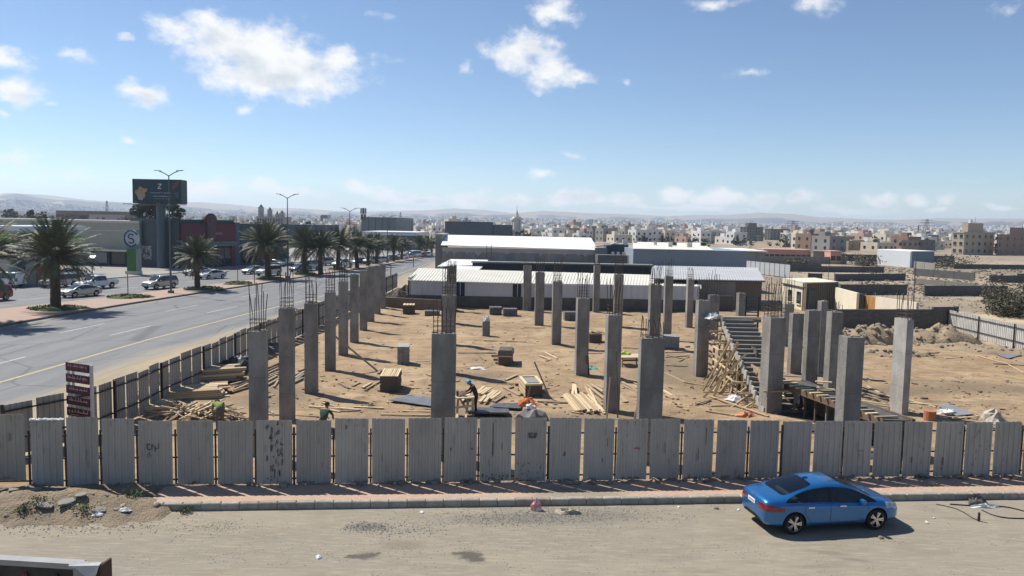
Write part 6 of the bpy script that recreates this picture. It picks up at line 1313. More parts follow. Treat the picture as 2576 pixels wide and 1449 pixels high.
# pylon sign
c = G(337, 692); h = height(337, 578, c); k = (c - CP).length / 1900; py_ = thing('pylon_sign', 'green petrol pylon with a round white emblem on top', 'sign', V((c.x, c.y, .05)), rad(-14)); W_ = 29 * k * 1.05
MB().box((0, 0, .3), (W_ * 1.15, .9, .6)).build('plinth', M_BEIGE2, py_); z_t = h - 44 * k
MB().box((-.1, 0, z_t / 2 + .3), (W_ * .86, .6, z_t - .6)).build('green_panel', mat('pylon_green', (.085, .19, .065), (.07, .16, .055), scale=1), py_); MB().box((W_ * .40 + .1, 0, z_t / 2 + .2), (W_ * .2, .66, z_t - .2)).build('side_panel', mat('pylon_side', (.26, .31, .28)), py_)
MB().box((0, .1, h - 22 * k), (W_ * .96, .5, 44 * k)).build('head_panel', mat('pylon_head', (.20, .26, .27)), py_)
ro = 19 * k; zc = h - 20 * k; MB().cyl((0, -.42, zc), (0, -.16, zc), ro, n=32).build('disc', mat('pylon_white', (.52, .53, .54)), py_); M_NAVYP = mat('navy_emblem', (.045, .065, .12))
MB().tube([(ro * .93 * math.cos(t), -.44, zc + ro * .93 * math.sin(t)) for t in [2 * PI * i / 30 + .5 for i in range(25)]], .13, 6).build('ring', M_NAVYP, py_)
MB().tube([(ro * .38 * math.cos(t), -.44, zc + ro * .22 + ro * .26 * math.sin(t)) for t in [rad(q) for q in range(30, 271, 20)]] + [(ro * .38 * math.cos(t), -.44, zc - ro * .30 + ro * .26 * math.sin(t)) for t in [rad(q) for q in range(90, -151, -20)]], .1, 6).build('emblem', M_NAVYP, py_)
# dark shop building with red front
a, c = G(455, 677), G(722, 663); ang, L = local_line(a, c); db = thing('shop_building', 'long dark shop building with a dull red front and a round topped sign tower', 'building', V((a.x, a.y, 0)), ang)
p1, p2 = a.lerp(c, .27), a.lerp(c, .67)
def at_px(px): d = ray(px, 620); n = V((-(c.y - a.y), c.x - a.x, 0)); k_ = (a - CP).dot(n) / d.dot(n); return ((CP + d * k_) - a).dot(V((math.cos(ang), math.sin(ang), 0)))
x1, x2, x3 = 0.0, at_px(590), at_px(602); H = height(455, 551, a); DP = 12.7
MB().box((-.2, DP / 2, H / 2), (.4, DP, H)).build('dark_wing', M_DBLUE, db); MB().box(((x1 + x2) / 2, DP / 2 + .02, H / 2 - .05), (x2 - x1 - .02, DP - .1, H - .1)).build('middle_wing', M_DBLUE, db); MB().box(((x3 + L) / 2, DP / 2, 4.1), (L - x3 + .8, DP - .2, 8.2)).build('grey_wing', M_GREYC, db); MB().box(((x2 + x3) / 2, DP / 2 - .2, 4.2), (x3 - x2 - .02, DP, 8.4)).build('pier', mat('pale_pier', (.13, .14, .15)), db)
MB().box(((x1 + x2) / 2, -.2, 6.5), (x2 - x1, .4, 3.1)).build('red_fascia', M_REDP, db); MB().box(((x1 + x2) / 2, -.3, 4.4), (x2 - x1, .6, .9)).build('grey_fascia', mat('fascia_grey', (.17, .18, .19)), db); MB().box((x2 - .5, -.15, 2.2), (1.0, .3, 4.4)).build('red_pier', M_REDP, db)
MB().box(((x1 + x2) / 2 + 2, -.06, 1.9), (x2 - x1 - 6, .12, 3.4)).build('shop_glass', M_DGLASS, db)
for i in range(7): MB().box((x1 + 2 + i * (x2 - x1 - 3) / 6, -.12, 1.95), (.2, .16, 3.5)).build('mullion', M_GREYC, db)
xt = at_px(525); wt_ = (at_px(537) - at_px(514)); tw = MB(); zt_ = height(525, 540, V((0, a.y + (c.y - a.y) * xt / L, 0))); zl = 5.0; n = 12
pts = [(xt - wt_ * .42, -.9, zl), (xt + wt_ * .42, -.9, zl), (xt + wt_ * .42, -.9, zt_ - wt_ * .8)] + [(xt + wt_ * .55 * math.cos(t), -.9, zt_ - wt_ * .55 + wt_ * .55 * math.sin(t)) for t in [PI * (-.1 + 1.2 * i / (n - 1)) for i in range(n)]] + [(xt - wt_ * .42, -.9, zt_ - wt_ * .8)]
tw.prism(pts, (0, 1.2, 0)); tw.build('sign_tower', mat('tower_rose', (.15, .085, .095), (.12, .07, .08), scale=1), db); MB().tube([(xt + wt_ * .56 * math.cos(t), -.6, zt_ - wt_ * .55 + wt_ * .56 * math.sin(t)) for t in [PI * (-.1 + 1.2 * i / 15) for i in range(16)]], .28, 6).build('tower_rim', mat('rust_rim', (.09, .04, .035)), db)
MB().box((-.44, DP * .68, 2.6), (.08, 3.4, 2.6)).build('poster', mat('mottled_poster', (.33, .33, .32), (.07, .07, .07), scale=1.2, lo=.45, hi=.55), db)
for i, px in enumerate((610, 640, 655, 690)): MB().box((at_px(px) + 2, -.06, 2.3), (4.2, .1, 3.4)).build('shop_window', M_DGLASS, db)
MB().box((at_px(540), -.4, 6.3), (3.0, .05, .5)).build('lettering', mat('pink_letters', (.3, .14, .15)), db); MB().box(((x1 + x2) / 2, -.08, H - .12), (x2 - x1, .14, .16)).build('parapet_edge', mat('green_trim', (.10, .16, .15)), db)
MB().box(((x3 + L) / 2, -.05, 5.6), (L - x3, .1, .25)).build('band', M_DBLUE, db)
# billboard
cb = G(408, 676); Yb = cb.y; bl_, br_ = A(335, 480, Yb), A(455, 480, Yb); zt = A(395, 451, Yb).z; zb = A(395, 512, Yb).z; wB = br_.x - bl_.x; bb_ = thing('billboard', 'large dark two sided billboard on a single thick column above the shops', 'billboard', V((cb.x, cb.y, 0)))
xo = (bl_.x + br_.x) / 2 - cb.x; M_BILL = mat('dark_teal_poster', (.016, .05, .06), (.022, .042, .055), scale=.5, rough=.5)
MB().cyl((0, 0, 0), (0, 0, zb + .2), .75, n=16).build('column', mat('billboard_column', (.07, .10, .12), rough=.5), bb_); MB().box((xo, 1.2, (zt + zb) / 2), (wB, 2.6, zt - zb)).build('box', mat('billboard_side', (.085, .115, .12), (.065, .09, .10), scale=2, stretch=(1, 1, 4)), bb_)
pf = MB().box((xo, -.16, (zt + zb) / 2), (wB - .16, .08, zt - zb - .16)).build('poster', M_BILL, bb_); fr = MB(); hB = zt - zb
for (u, v, w_, h_) in ((0, hB / 2 - .05, wB, .1), (0, -hB / 2 + .05, wB, .1), (-wB / 2 + .05, 0, .1, hB), (wB / 2 - .05, 0, .1, hB)): fr.box((xo + u, -.2, (zt + zb) / 2 + v), (w_, .1, h_ - .01))
fr.build('frame', mat('billboard_frame', (.05, .07, .075)), bb_)
P_ = lambda u, v: (xo + (u - .5) * wB, -.215, zt - v * hB)
zz_ = MB(); M_PRINT = mat('pale_print', (.50, .53, .54)); zz_.beam(P_(.53, .20), P_(.61, .20), .02, .16); zz_.beam(P_(.53, .38), P_(.60, .38), .02, .16); zz_.beam(P_(.60, .21), P_(.535, .37), .02, .16); zz_.build('print_letter', M_PRINT, bb_)
zz_ = MB()
for (v, u0, u1, t_) in ((.56, .36, .80, .14), (.70, .42, .82, .16), (.80, .45, .80, .08)):
    u = u0
    while u < u1: l = R_(.015, .05); zz_.beam(P_(u, v), P_(min(u1, u + l), v), .02, t_ * R_(.6, 1.2)); u += l + .012
tag(zz_.build('print_lines', mat('grey_print', (.28, .36, .38)), bb_), kind='stuff')
def patch(pts, m, name, y=-.22): b = MB(); b.prism([(P_(*p)[0], y, P_(*p)[2]) for p in pts], (0, -.02, 0)); b.build(name, m, bb_)
patch([(.05, .48), (.12, .42), (.16, .30), (.22, .38), (.31, .38), (.30, .5), (.25, .58), (.28, .68), (.24, .80), (.12, .86), (.10, .70), (.05, .58)], mat('yellow_print', (.42, .29, .12), (.25, .17, .12), scale=1.4, lo=.4, hi=.6), 'print_picture'); patch([(.10, .62), (.24, .60), (.25, .74), (.20, .88), (.12, .84)], mat('pink_print', (.34, .24, .22), (.4, .33, .28), scale=2), 'print_picture', -.25)
patch([(.82, .36), (.86, .18), (.92, .08), (.97, .06), (.96, .26), (.90, .34), (.84, .42)], mat('red_print', (.28, .07, .08), (.16, .05, .06), scale=2, lo=.45, hi=.55), 'print_picture'); patch([(.86, .55), (.97, .50), (.97, .82), (.90, .72)], mat('teal_print', (.07, .10, .12)), 'print_picture')
for s in (-1, 1):
    MB().beam((xo + s * wB * .36, -.2, zb - .2), (xo + s * (wB * .5 + .6), -.9, zb - .2), .1, .1).build('light_arm', M_GALV, bb_); MB().box((xo + s * (wB * .5 + .7), -.9, zb - .15), (1.3, .35, .22)).build('floodlight', M_PW, bb_)
b = MB(); b.box((xo, .2, zb - .25), (wB * .8, 2.2, .12))
for i in range(9): b.beam((xo - wB * .4 + i * wB * .1, -.9, zb - .2), (xo - wB * .4 + i * wB * .1, -.9, zb + .5), .05, .05)
b.build('catwalk', M_GALV, bb_)
MB().box((xo + wB / 2 + .06, 1.2, (zt + zb) / 2), (.08, 2.3, hB * .9)).build('louvre_panel', mat('louvre_grey', (.12, .16, .165), (.07, .10, .105), scale=2, stretch=(1, 1, 5)), bb_)

# ------------------------------------------------------------------ leafy trees
M_LEAF = mat('grey_green_leaves', (.035, .048, .030), (.075, .088, .055), scale=.6, lo=.3, hi=.7); M_LEAF2 = mat('dusty_scrub', (.085, .082, .055), (.13, .12, .085), scale=.8); M_BARK = mat('bark', (.08, .065, .05), (.05, .04, .03), scale=5)
def leafy(label, c, h, rx, seed, n=900, m=None, trunk=.35, cat='tree', name='leafy_tree', leaf=.22, group=None, clumps=14):
    random.seed(seed); root = thing(name, label, cat, V((c.x, c.y, c.z if c.z > 0 else 0)), 0, group); b = MB(); t0 = h * trunk
    b.tube([(0, 0, -.1), (R_(-.1, .1), 0, t0 * .6), (R_(-.3, .3), R_(-.3, .3), h * .7)], .045 * h * .6 + .04, 7, 0, .04); cl = []
    for i in range(clumps): a = R_(0, 2 * PI); r = rx * math.sqrt(R_(0, .75)); z = R_(t0, h * .9); k = math.sqrt(max(.15, 1 - ((z - (t0 + h) / 2) / ((h - t0) * .62)) ** 2)); p = V((r * k * math.cos(a), r * k * math.sin(a), z)); cl.append((p, R_(.25, .48) * rx)); b.tube([(0, 0, t0 * .7), p * .55 + V((0, 0, t0 * .35)), p], .05 + h * .006, 5, 0, .02)
    b.build('trunk', M_BARK, root); f = MB()
    for i in range(n):
        p, r = random.choice(cl); d = V((random.gauss(0, 1), random.gauss(0, 1), random.gauss(0, .8))).normalized() * r * R_(.35, 1) ** .5; q = p + d; u = V((R_(-1, 1), R_(-1, 1), R_(-.6, .6))).normalized() * leaf; v = V((R_(-1, 1), R_(-1, 1), R_(-1, 1))).normalized() * leaf * .6; f.poly([q - u, q + v, q + u, q - v])
    f.build('crown', m or M_LEAF, root, fix=False); return root
for i, (px, yt, Y, rx) in enumerate(((362, 516, 160, 2.6), (395, 512, 163, 3.6), (430, 515, 160, 2.6))): c = A(px, 600, Y); leafy(('left', 'middle', 'right')[i] + ' one of the dark leafy trees rising behind the shop below the billboard', V((c.x, Y, 0)), A(px, yt - 4, Y).z * 1.12, rx, 300 + i, 2200, trunk=.45, group='trees under the billboard', leaf=.3)
for i, (px, yt, Y, rx) in enumerate(((26, 518, 330, 3.0), (8, 532, 320, 6), (60, 540, 340, 6), (95, 538, 300, 5), (78, 522, 300, 1.4), (240, 545, 330, 6), (215, 546, 330, 5), (180, 542, 330, 4), (300, 548, 300, 5))): c = A(px, 600, Y); leafy('%s dark tree behind the beige station building counted from the left edge' % ORD[i], V((c.x, Y, 0)), A(px, yt, Y).z, rx, 320 + i, 500, trunk=.3, group='trees behind the station', leaf=.55)

# ------------------------------------------------------------------ distant blocks left of the warehouse
def block(name, label, cat, px0, px1, yt, Y, dep, m, yaw=0.0, wins=None, parapet=True, zb=0.0, wm=None):
    a, c = A(px0, 600, Y), A(px1, 600, Y); w_ = c.x - a.x; h = A((px0 + px1) / 2, yt, Y).z; root = thing(name, label, cat, V(((a.x + c.x) / 2, Y + dep / 2, zb)), yaw); h -= zb
    MB().box((0, 0, h / 2), (w_, dep, h)).build('wall', m, root)
    if parapet: MB().box((0, 0, h + .12), (w_ + .24, dep + .24, .26)).build('parapet', m, root)
    if wins:
        nx_, nz_, ww, wh, z0 = wins; wme = MB().box((0, 0, 0), (ww, .16, wh)).mesh('window', wm or M_DGLASS)
        for i in range(nx_):
            for k in range(nz_): link('window', wme, root, ((i + .5) * w_ / nx_ - w_ / 2, -dep / 2, z0 + (k + .5) * (h - z0 - .6) / nz_))
    return root, w_, h
M_BOXG = mat('teal_grey_cladding', (.135, .175, .185), (.11, .145, .155), scale=.12, rough=.5); M_DROOF = mat('dark_blue_grey', (.055, .075, .095), (.07, .09, .11), scale=.2)
bx, w_, h = block('box_store', 'large teal grey box building with vertical joints behind the dense palms', 'building', 915, 1003, 548, 330, 40, M_BOXG, rad(-3))
for i in range(1, 5): MB().box((-w_ / 2 + i * w_ / 5, -20.05, h / 2), (.3, .1, h)).build('joint', M_DROOF, bx)
block('white_shed', 'long low white roofed shed half hidden by the palms', 'shed', 915, 1052, 585, 260, 30, mat('white_roofing', (.66, .66, .66)), rad(-2)); block('dark_shed', 'dark low unit before the white roofed shed', 'shed', 945, 1050, 594, 240, 14, M_DROOF)
block('long_store', 'long dark blue grey store behind the big white roof', 'building', 1115, 1236, 559, 330, 40, M_DROOF, rad(2)); block('long_store', 'lower extension of the dark store left of the minaret', 'building', 1237, 1284, 567, 330, 40, M_DROOF, rad(2)); block('glass_tower', 'small blue office block on the left skyline', 'building', 808, 822, 541, 900, 20, mat('blue_glass_wall', (.10, .16, .20), rough=.2), 0, (3, 5, 4, 2.4, 2))
pb_, w_, h = block('palace_hotel', 'pale turreted building with many windows above the palms', 'building', 646, 712, 546, 420, 16, mat('pale_stone_wall', (.34, .325, .30), (.30, .285, .26), scale=.3), 0, (10, 4, .9, 1.6, 2))
for x, hh, ww in ((-w_ * .42, 5.5, 2.2), (-w_ * .08, 4, 1.9), (w_ * .38, 2.4, 2.2), (w_ * .2, 1.8, 1.4)): MB().box((x, -4, h + hh / 2), (ww, 3, hh)).build('turret', bpy.data.materials['pale_stone_wall'], pb_); MB().cyl((x, -4, h + hh), (x, -4, h + hh + 1.6), ww * .55, .1, 10).build('dome', M_GREYC, pb_)
block('brown_compound', 'flat brown building behind the station on the left skyline', 'building', 143, 305, 532, 380, 20, mat('brown_wall', (.22, .175, .145), (.19, .15, .12), scale=.2), 0, (22, 2, 1.6, 1.1, 4)); block('pale_compound', 'pale low wing beneath the brown skyline building', 'building', 225, 300, 541, 372, 6, mat('pale_wing', (.34, .33, .33)), 0); block('unit_store', 'dark flat roofed store between the palace like building and the dense palms', 'building', 712, 800, 567, 250, 30, M_DROOF, 0)
def mast(px, py, yt, Y, lab, w0=1.2, name='lattice_mast', cat='mast', drums=False, arms=0):
    c = A(px, py, Y); h = A(px, yt, Y).z; t = thing(name, lab, cat, V((c.x, Y, 0))); b = MB(); q = [(-1, -1), (1, -1), (1, 1), (-1, 1)]; n = 9; f = lambda k: w0 * (1 - .85 * k / n) / 2
    for k in range(n):
        for i in range(4):
            p0, p1 = q[i], q[(i + 1) % 4]; z0, z1 = h * k / n, h * (k + 1) / n; r = .03 * Y / 100
            b.beam((p0[0] * f(k), p0[1] * f(k), z0), (p0[0] * f(k + 1), p0[1] * f(k + 1), z1), r, r); b.beam((p0[0] * f(k), p0[1] * f(k), z0), (p1[0] * f(k + 1), p1[1] * f(k + 1), z1), r * .6, r * .6)
    b.build('lattice', M_GALV, t)
    for i in range(arms): MB().beam((-w0 * (1.1 - .15 * i), 0, h * (.72 + .11 * i)), (w0 * (1.1 - .15 * i), 0, h * (.72 + .11 * i)), .05 * Y / 100, .05 * Y / 100).build('crossarm', M_GALV, t)
    if drums:
        for i in range(8): a = i * PI / 4; MB().box((.9 * math.cos(a), .9 * math.sin(a), h - 1.2 - 2.4 * (i % 2)), (.5, .5, 2.2)).build('antenna', M_GREYC, t)
mast(914, 600, 523, 300, 'mobile phone mast beside the teal grey box building', 1.1, drums=True); mast(1007, 600, 534, 420, 'lattice mast right of the teal grey box building', 2.4); mast(271, 600, 505, 480, 'lattice mast on the left skyline behind the brown building', 3.2); mast(1487, 600, 552, 900, 'power pylon on the skyline right of the minaret', 9, 'power_pylon', 'pylon', arms=3); mast(1993, 610, 555, 900, 'power pylon on the skyline above the grey apartment blocks', 9, 'power_pylon', 'pylon', arms=3); mast(2329, 610, 551, 800, 'power pylon left of the beige apartment building', 8, 'power_pylon', 'pylon', arms=3); mast(2308, 610, 566, 800, 'thin mast just left of the right hand power pylon', 2); mast(1036, 600, 556, 330, 'thin pole above the white roofed shed', .6)
# minaret
Y = 360; c = A(1299, 600, Y); sc_ = Y / 1900; zof = lambda y: A(1299, y, Y).z; mn = thing('minaret', 'tall stepped grey stone minaret with a spire rising behind the white roof', 'minaret', V((c.x, Y, 0)), rad(16)); M_MIN = mat('minaret_stone', (.72, .69, .62), (.64, .61, .55), scale=.4)
w1, w2 = 26 * sc_ * 1.04, 21 * sc_ * .98
MB().box((0, 0, zof(580) / 2), (w1, w1, zof(580))).build('shaft', M_MIN, mn); MB().box((0, 0, zof(579.5)), (w1 * 1.22, w1 * 1.22, .6)).build('lower_balcony', M_MIN, mn)
for sx, sy in ((-1, -1), (1, -1), (1, 1), (-1, 1)): MB().box((sx * w2 * .38, sy * w2 * .38, (zof(579) + zof(551)) / 2), (w2 * .24, w2 * .24, zof(551) - zof(579))).build('corner_pier', M_MIN, mn)
MB().box((0, 0, (zof(579) + zof(551)) / 2), (w2 * .62, w2 * .62, zof(551) - zof(579) - .02)).build('inner_core', M_MIN, mn); MB().box((0, 0, zof(551)), (w2 * 1.3, w2 * 1.3, .7)).build('upper_balcony', M_MIN, mn); MB().box((0, 0, zof(548)), (w2 * .85, w2 * .85, 1.2)).build('crown_block', M_MIN, mn)
MB().cyl((0, 0, zof(549)), (0, 0, zof(538)), w2 * .30, w2 * .2, 8).build('lantern', M_MIN, mn); MB().cyl((0, 0, zof(538)), (0, 0, zof(528)), w2 * .2, .1, 10).build('spire', M_MIN, mn); MB().cyl((0, 0, zof(528)), (0, 0, zof(516)), .1, .06, 6).build('finial', M_GALV, mn)
for sx in (-1, 1):
    for z in (.55, .80): MB().box((sx * w1 * .2, -w1 / 2 - .02, zof(580) * z), (w1 * .16, .12, zof(580) * .2)).build('window', M_DGLASS, mn); MB().box((w1 / 2 + .02, sx * w1 * .2, zof(580) * z), (.12, w1 * .16, zof(580) * .2)).build('window', M_DGLASS, mn); MB().box((-w1 / 2 - .02, sx * w1 * .2, zof(580) * z), (.12, w1 * .16, zof(580) * .2)).build('window', M_DGLASS, mn)
# ------------------------------------------------------------------ sheds behind the plot
def corr(name, col, col2, pitch=.25, ang=0.0, rough=.5, depth=.04):
    n = NT(name, rough, .35); mp = n.t.nodes.new('ShaderNodeMapping'); mp.inputs['Rotation'].default_value = (0, 0, -ang); n.l(n.pos, mp.inputs[0]); sp_ = n.t.nodes.new('ShaderNodeSeparateXYZ'); n.l(mp.outputs[0], sp_.inputs[0])
    s = n.math('SINE', n.math('MULTIPLY', sp_.outputs[0], 2 * PI / pitch)); n.bump(s, .8, depth); return n.out(n.mix(n.mr(n.noise(.5, 5), .35, .65), col, col2))
def roof_sheet(name, p, m, parent, ribs=0, t=.08):     # p: four points near-left, near-right, far-right, far-left; ribs are real ridges running up the slope
    p = [V(q) for q in p]; b = MB(); b.prism([p[0], p[1], p[2], p[3]], (0, 0, -t)); o = b.build(name, m, parent)
    if ribs:
        r = MB()
        for i in range(ribs): k = (i + .5) / ribs; r.beam(p[0].lerp(p[1], k) + V((0, 0, .035)), p[3].lerp(p[2], k) + V((0, 0, .02)), .08, .04)
        tag(r.build('roof_ribs', m, parent), kind='stuff')
    return o
M_WROOF = mat('white_roof_sheet', (.84, .84, .82), (.80, .80, .77), scale=.3, rough=.5, coord='pos'); M_CROOF = mat('cream_roof_sheet', (.70, .685, .60), (.62, .60, .52), scale=.35, rough=.55, coord='pos'); M_LWALL = mat('light_grey_sheet_wall', (.52, .535, .55), (.47, .485, .50), scale=.35, rough=.55, coord='pos'); M_BLK = mat('grey_blockwork', (.115, .108, .10), (.08, .076, .07), scale=.9, coord='pos', bump=.5, bscale=5)
M_RENDER = mat('stained_render', (.27, .265, .25), (.185, .18, .17), scale=.45, coord='pos', stretch=(1, 1, .5)); M_PALE = mat('pale_render_band', (.40, .39, .37), (.34, .335, .315), scale=.5, coord='pos'); M_DSHEET = mat('dark_blue_sheet', (.026, .036, .046), (.035, .046, .057), scale=.5, coord='pos', rough=.5); M_SLATE = mat('blue_grey_sheet_wall', (.29, .33, .375), (.265, .305, .35), scale=.25, coord='pos', rough=.5)
bpy.context.view_layer.update()
def T(px, py, Y): return A(px, py, Y)
# long front shed on a block wall
YF = 80.0; eL, eR = T(1033, 704, YF), T(1755, 725, YF + .5); bL, bR = T(1052, 680, 92.5), T(1736, 712, 86)
sh = thing('long_shed', 'long low shed with ribbed white lean-to roof and light grey walls behind the plot', 'shed', (0, 0, 0))
def zline(z, Y, px): return A(px, 700, Y)
bL = V((A(1052, 680, 92).x, 92, eL.z + .55)); bR = V((A(1700, 712, 92).x + 3, 92, eR.z + .55)); roof_sheet('roof', (eL + V((-.3, -.35, 0)), eR + V((.3, -.35, 0)), bR, bL), M_CROOF, sh, 96)
zb_ = A(1200, 745, YF).z; x0, x1 = eL.x, eR.x
def seg(pa, pb, z0, z1, Y, m, nm, par, dep=.3, dz=0): a_, b_ = A(pa, 720, Y).x, A(pb, 720, Y).x; MB().box(((a_ + b_) / 2, Y + dep / 2, (z0 + z1) / 2), (b_ - a_ - .02, dep, z1 - z0)).build(nm, m, par)
zt1 = eL.z - .1
for (pa, pb, m, nm) in ((1026, 1146, M_LWALL, 'wall_panel'), (1169, 1290, M_LWALL, 'wall_panel'), (1311, 1760, M_LWALL, 'wall_panel'), (1146, 1169, mat('navy_door', (.03, .05, .08)), 'door'), (1290, 1311, M_DSHEET, 'door')):
    seg(pa, pb, zb_, zt1 - (.0 if 'wall' in nm else .05), YF + (0 if 'wall' in nm else .15), m, nm, sh)
MB().box((x0 - .15, (YF + 92) / 2, zt1 / 2 + .3), (.25, 12, zt1 + .2)).build('end_wall', M_LWALL, sh)
seg(1020, 1330, -.1, zb_, YF - .08, M_BLK, 'block_base', sh, .4); seg(1330, 1760, -.1, zb_, YF - .08, M_BLK, 'block_base', sh, .4)
ms = MB()
for px in range(1030, 1760, 16): x = A(px, 720, YF).x; ms.box((x, YF - .03, (zb_ + zt1) / 2), (.06, .05, zt1 - zb_ - .1))
tag(ms.build('wall_ribs', M_LWALL, sh), kind='stuff')
crumple('junk_heap', G(1022, 752), 1.6, 1.2, 1.3, mat('dark_junk', (.06, .058, .055), (.17, .15, .12), scale=3, lo=.45, hi=.55), n=14, jag=.4, tagv=('dark junk heap at the left end of the long shed', 'heap'))
wl_ = thing('low_wall', 'low brown boundary wall left of the long shed', 'wall', (0, 0, 0)); p, q = G(965, 775), G(1112, 783); b = MB(); wallbox(b, p, q, 0, 1.15, .25); b.build('blocks', mat('brown_block', (.20, .16, .12), (.14, .115, .09), scale=1.5), wl_)
# dark sheet wall and small white roofs behind
YD = 97; b = MB(); a_, c_ = A(1188, 690, YD), A(1640, 700, YD); ds = thing('dark_shed', 'dark navy corrugated shed between the white roofs', 'shed', (0, 0, 0)); zt_ = A(1400, 661, YD).z - .22
MB().box(((a_.x + c_.x) / 2, YD + .8, zt_ / 2), (c_.x - a_.x, 1.6, zt_)).build('wall', M_DSHEET, ds); MB().box(((a_.x + c_.x) / 2, YD + .8, zt_ + .1), (c_.x - a_.x + .3, 1.9, .18)).build('roof_edge', M_RENDER, ds)
rb = MB()
for i in range(60): rb.box((a_.x + (i + .5) * (c_.x - a_.x) / 60, YD - .03, zt_ / 2), (.12, .06, zt_ - .1))
tag(rb.build('wall_ribs', M_DSHEET, ds), kind='stuff')
ws = thing('small_shed', 'small shed with a pointed white roof left of the dark navy shed', 'shed', (0, 0, 0)); z_ = A(1110, 669, 101).z; roof_sheet('roof', (A(1100, 670, 101), A(1222, 666, 101), V((A(1228, 657, 108).x, 108, z_ + .6)), V((A(1133, 662, 108).x, 108, z_ + .6))), M_WROOF, ws, 14); MB().box(((A(1108, 670, 102).x + A(1216, 668, 102).x) / 2, 105, z_ / 2 - .1), (A(1216, 668, 102).x - A(1108, 670, 102).x, 6, z_ - .3)).build('wall', M_RENDER, ws)
ws = thing('small_shed', 'second small white lean-to roof just in front of the pointed one', 'shed', (0, 0, 0)); z_ = A(1150, 684, 92.6).z; roof_sheet('roof', (A(1140, 684, 92.6), A(1197, 686, 92.6), V((A(1214, 672, 96.5).x, 96.5, z_ + .5)), V((A(1150, 674, 96.5).x, 96.5, z_ + .5))), M_WROOF, ws, 10); MB().box(((A(1143, 684, 93).x + A(1195, 684, 93).x) / 2, 94.6, z_ / 2 - .1), (A(1195, 684, 93).x - A(1143, 684, 93).x, 3, z_ - .3)).build('wall', M_RENDER, ws)
# big warehouse with the white roof
YW = 118; wh = thing('warehouse', 'big warehouse with a bright white pitched roof and stained grey wall', 'warehouse', (0, 0, 0)); L0, L1 = A(1113, 616, YW), A(1500, 628, YW - 1.5); ze = (L0.z + L1.z) / 2; rl, rr = A(1120, 590.5, YW + 11), A(1487, 598, YW + 9.5)
L0 = V((L0.x, YW, L0.z)); L1 = V((L1.x, YW - 1.5, L1.z)); roof_sheet('roof', (L0 + V((-.2, -.4, 0)), L1 + V((.2, -.4, 0)), rr, rl), M_WROOF, wh, 0, .12); roof_sheet('back_roof', (rl, rr, rr + V((1, 11, -2.2)), rl + V((-1, 11, -2.2))), M_WROOF, wh)
b = MB(); wallbox(b, L0, L1, 0, min(L0.z, L1.z) - .15, .4, 0); b.build('front_wall', M_RENDER, wh); b = MB(); wallbox(b, V((L0.x, L0.y - .03, 0)), V((L1.x, L1.y - .03, 0)), min(L0.z, L1.z) - .75, min(L0.z, L1.z) - .12, .2); b.build('eaves_band', M_PALE, wh); b = MB(); wallbox(b, V((L0.x - .1, L0.y - 1.2, 0)), V((L1.x, L1.y - 1.2, 0)), 2.5, 2.85, 1.2); b.build('ledge', M_PALE, wh)
dr = MB(); random.seed(8)
for i in range(26): u = R_(.02, .98); x = L0.x + (L1.x - L0.x) * u; y = L0.y + (L1.y - L0.y) * u - .07; hh = R_(.15, .9) if i else 1.2; zt_ = min(L0.z, L1.z) - .72; w_ = R_(.15, .6); dr.prism([(x - w_, y, zt_), (x + w_, y, zt_), (x + R_(-.1, .1), y, zt_ - hh * .6)], (0, -.02, 0))
tag(dr.build('drip_stain', M_PALE, wh), kind='stuff')
b = MB(); b.prism([(L0.x + .1, L0.y, 0), (L0.x + .1, L0.y, L0.z - .2), (rl.x, rl.y, rl.z - .2), (rl.x - 1, rl.y + 11, rl.z - 2.4), (rl.x - 1, rl.y + 11, 0)], (.25, 0, 0)); b.build('gable_wall', M_RENDER, wh); b = MB(); b.prism([(L1.x - .1, L1.y, 0), (L1.x - .1, L1.y, L1.z - .2), (rr.x, rr.y, rr.z - .2), (rr.x + 1, rr.y + 11, rr.z - 2.4), (rr.x + 1, rr.y + 11, 0)], (-.25, 0, 0)); b.build('gable_wall', M_RENDER, wh)
lw = thing('side_building', 'narrow plain grey building at the left end of the warehouse', 'building', (0, 0, 0)); a_, c_ = A(1095, 640, 122), A(1113, 640, 122); zt_ = A(1104, 591, 122).z; MB().box(((a_.x + c_.x) / 2, 127, zt_ / 2), (c_.x - a_.x, 10, zt_)).build('wall', mat('plain_grey_wall', (.20, .20, .20), (.18, .18, .18), scale=.5), lw); MB().box(((a_.x + c_.x) / 2, 127, zt_ + .1), (c_.x - a_.x + .2, 10.2, .2)).build('parapet', M_PALE, lw)
sc = thing('scaffold_ladder', 'narrow steel scaffold standing against the warehouse wall', 'scaffold', (A(1230, 640, YW - 1.8).x, YW - 1.8, 0)); zt_ = A(1230, 616, YW - 1.8).z
for x in (-.35, .35): MB().box((x, 0, zt_ / 2), (.09, .09, zt_)).build('upright', M_GALV, sc)
for i in range(8): MB().box((0, 0, .5 + i * zt_ / 8.5), (.7, .06, .07)).build('rung', M_GALV, sc)
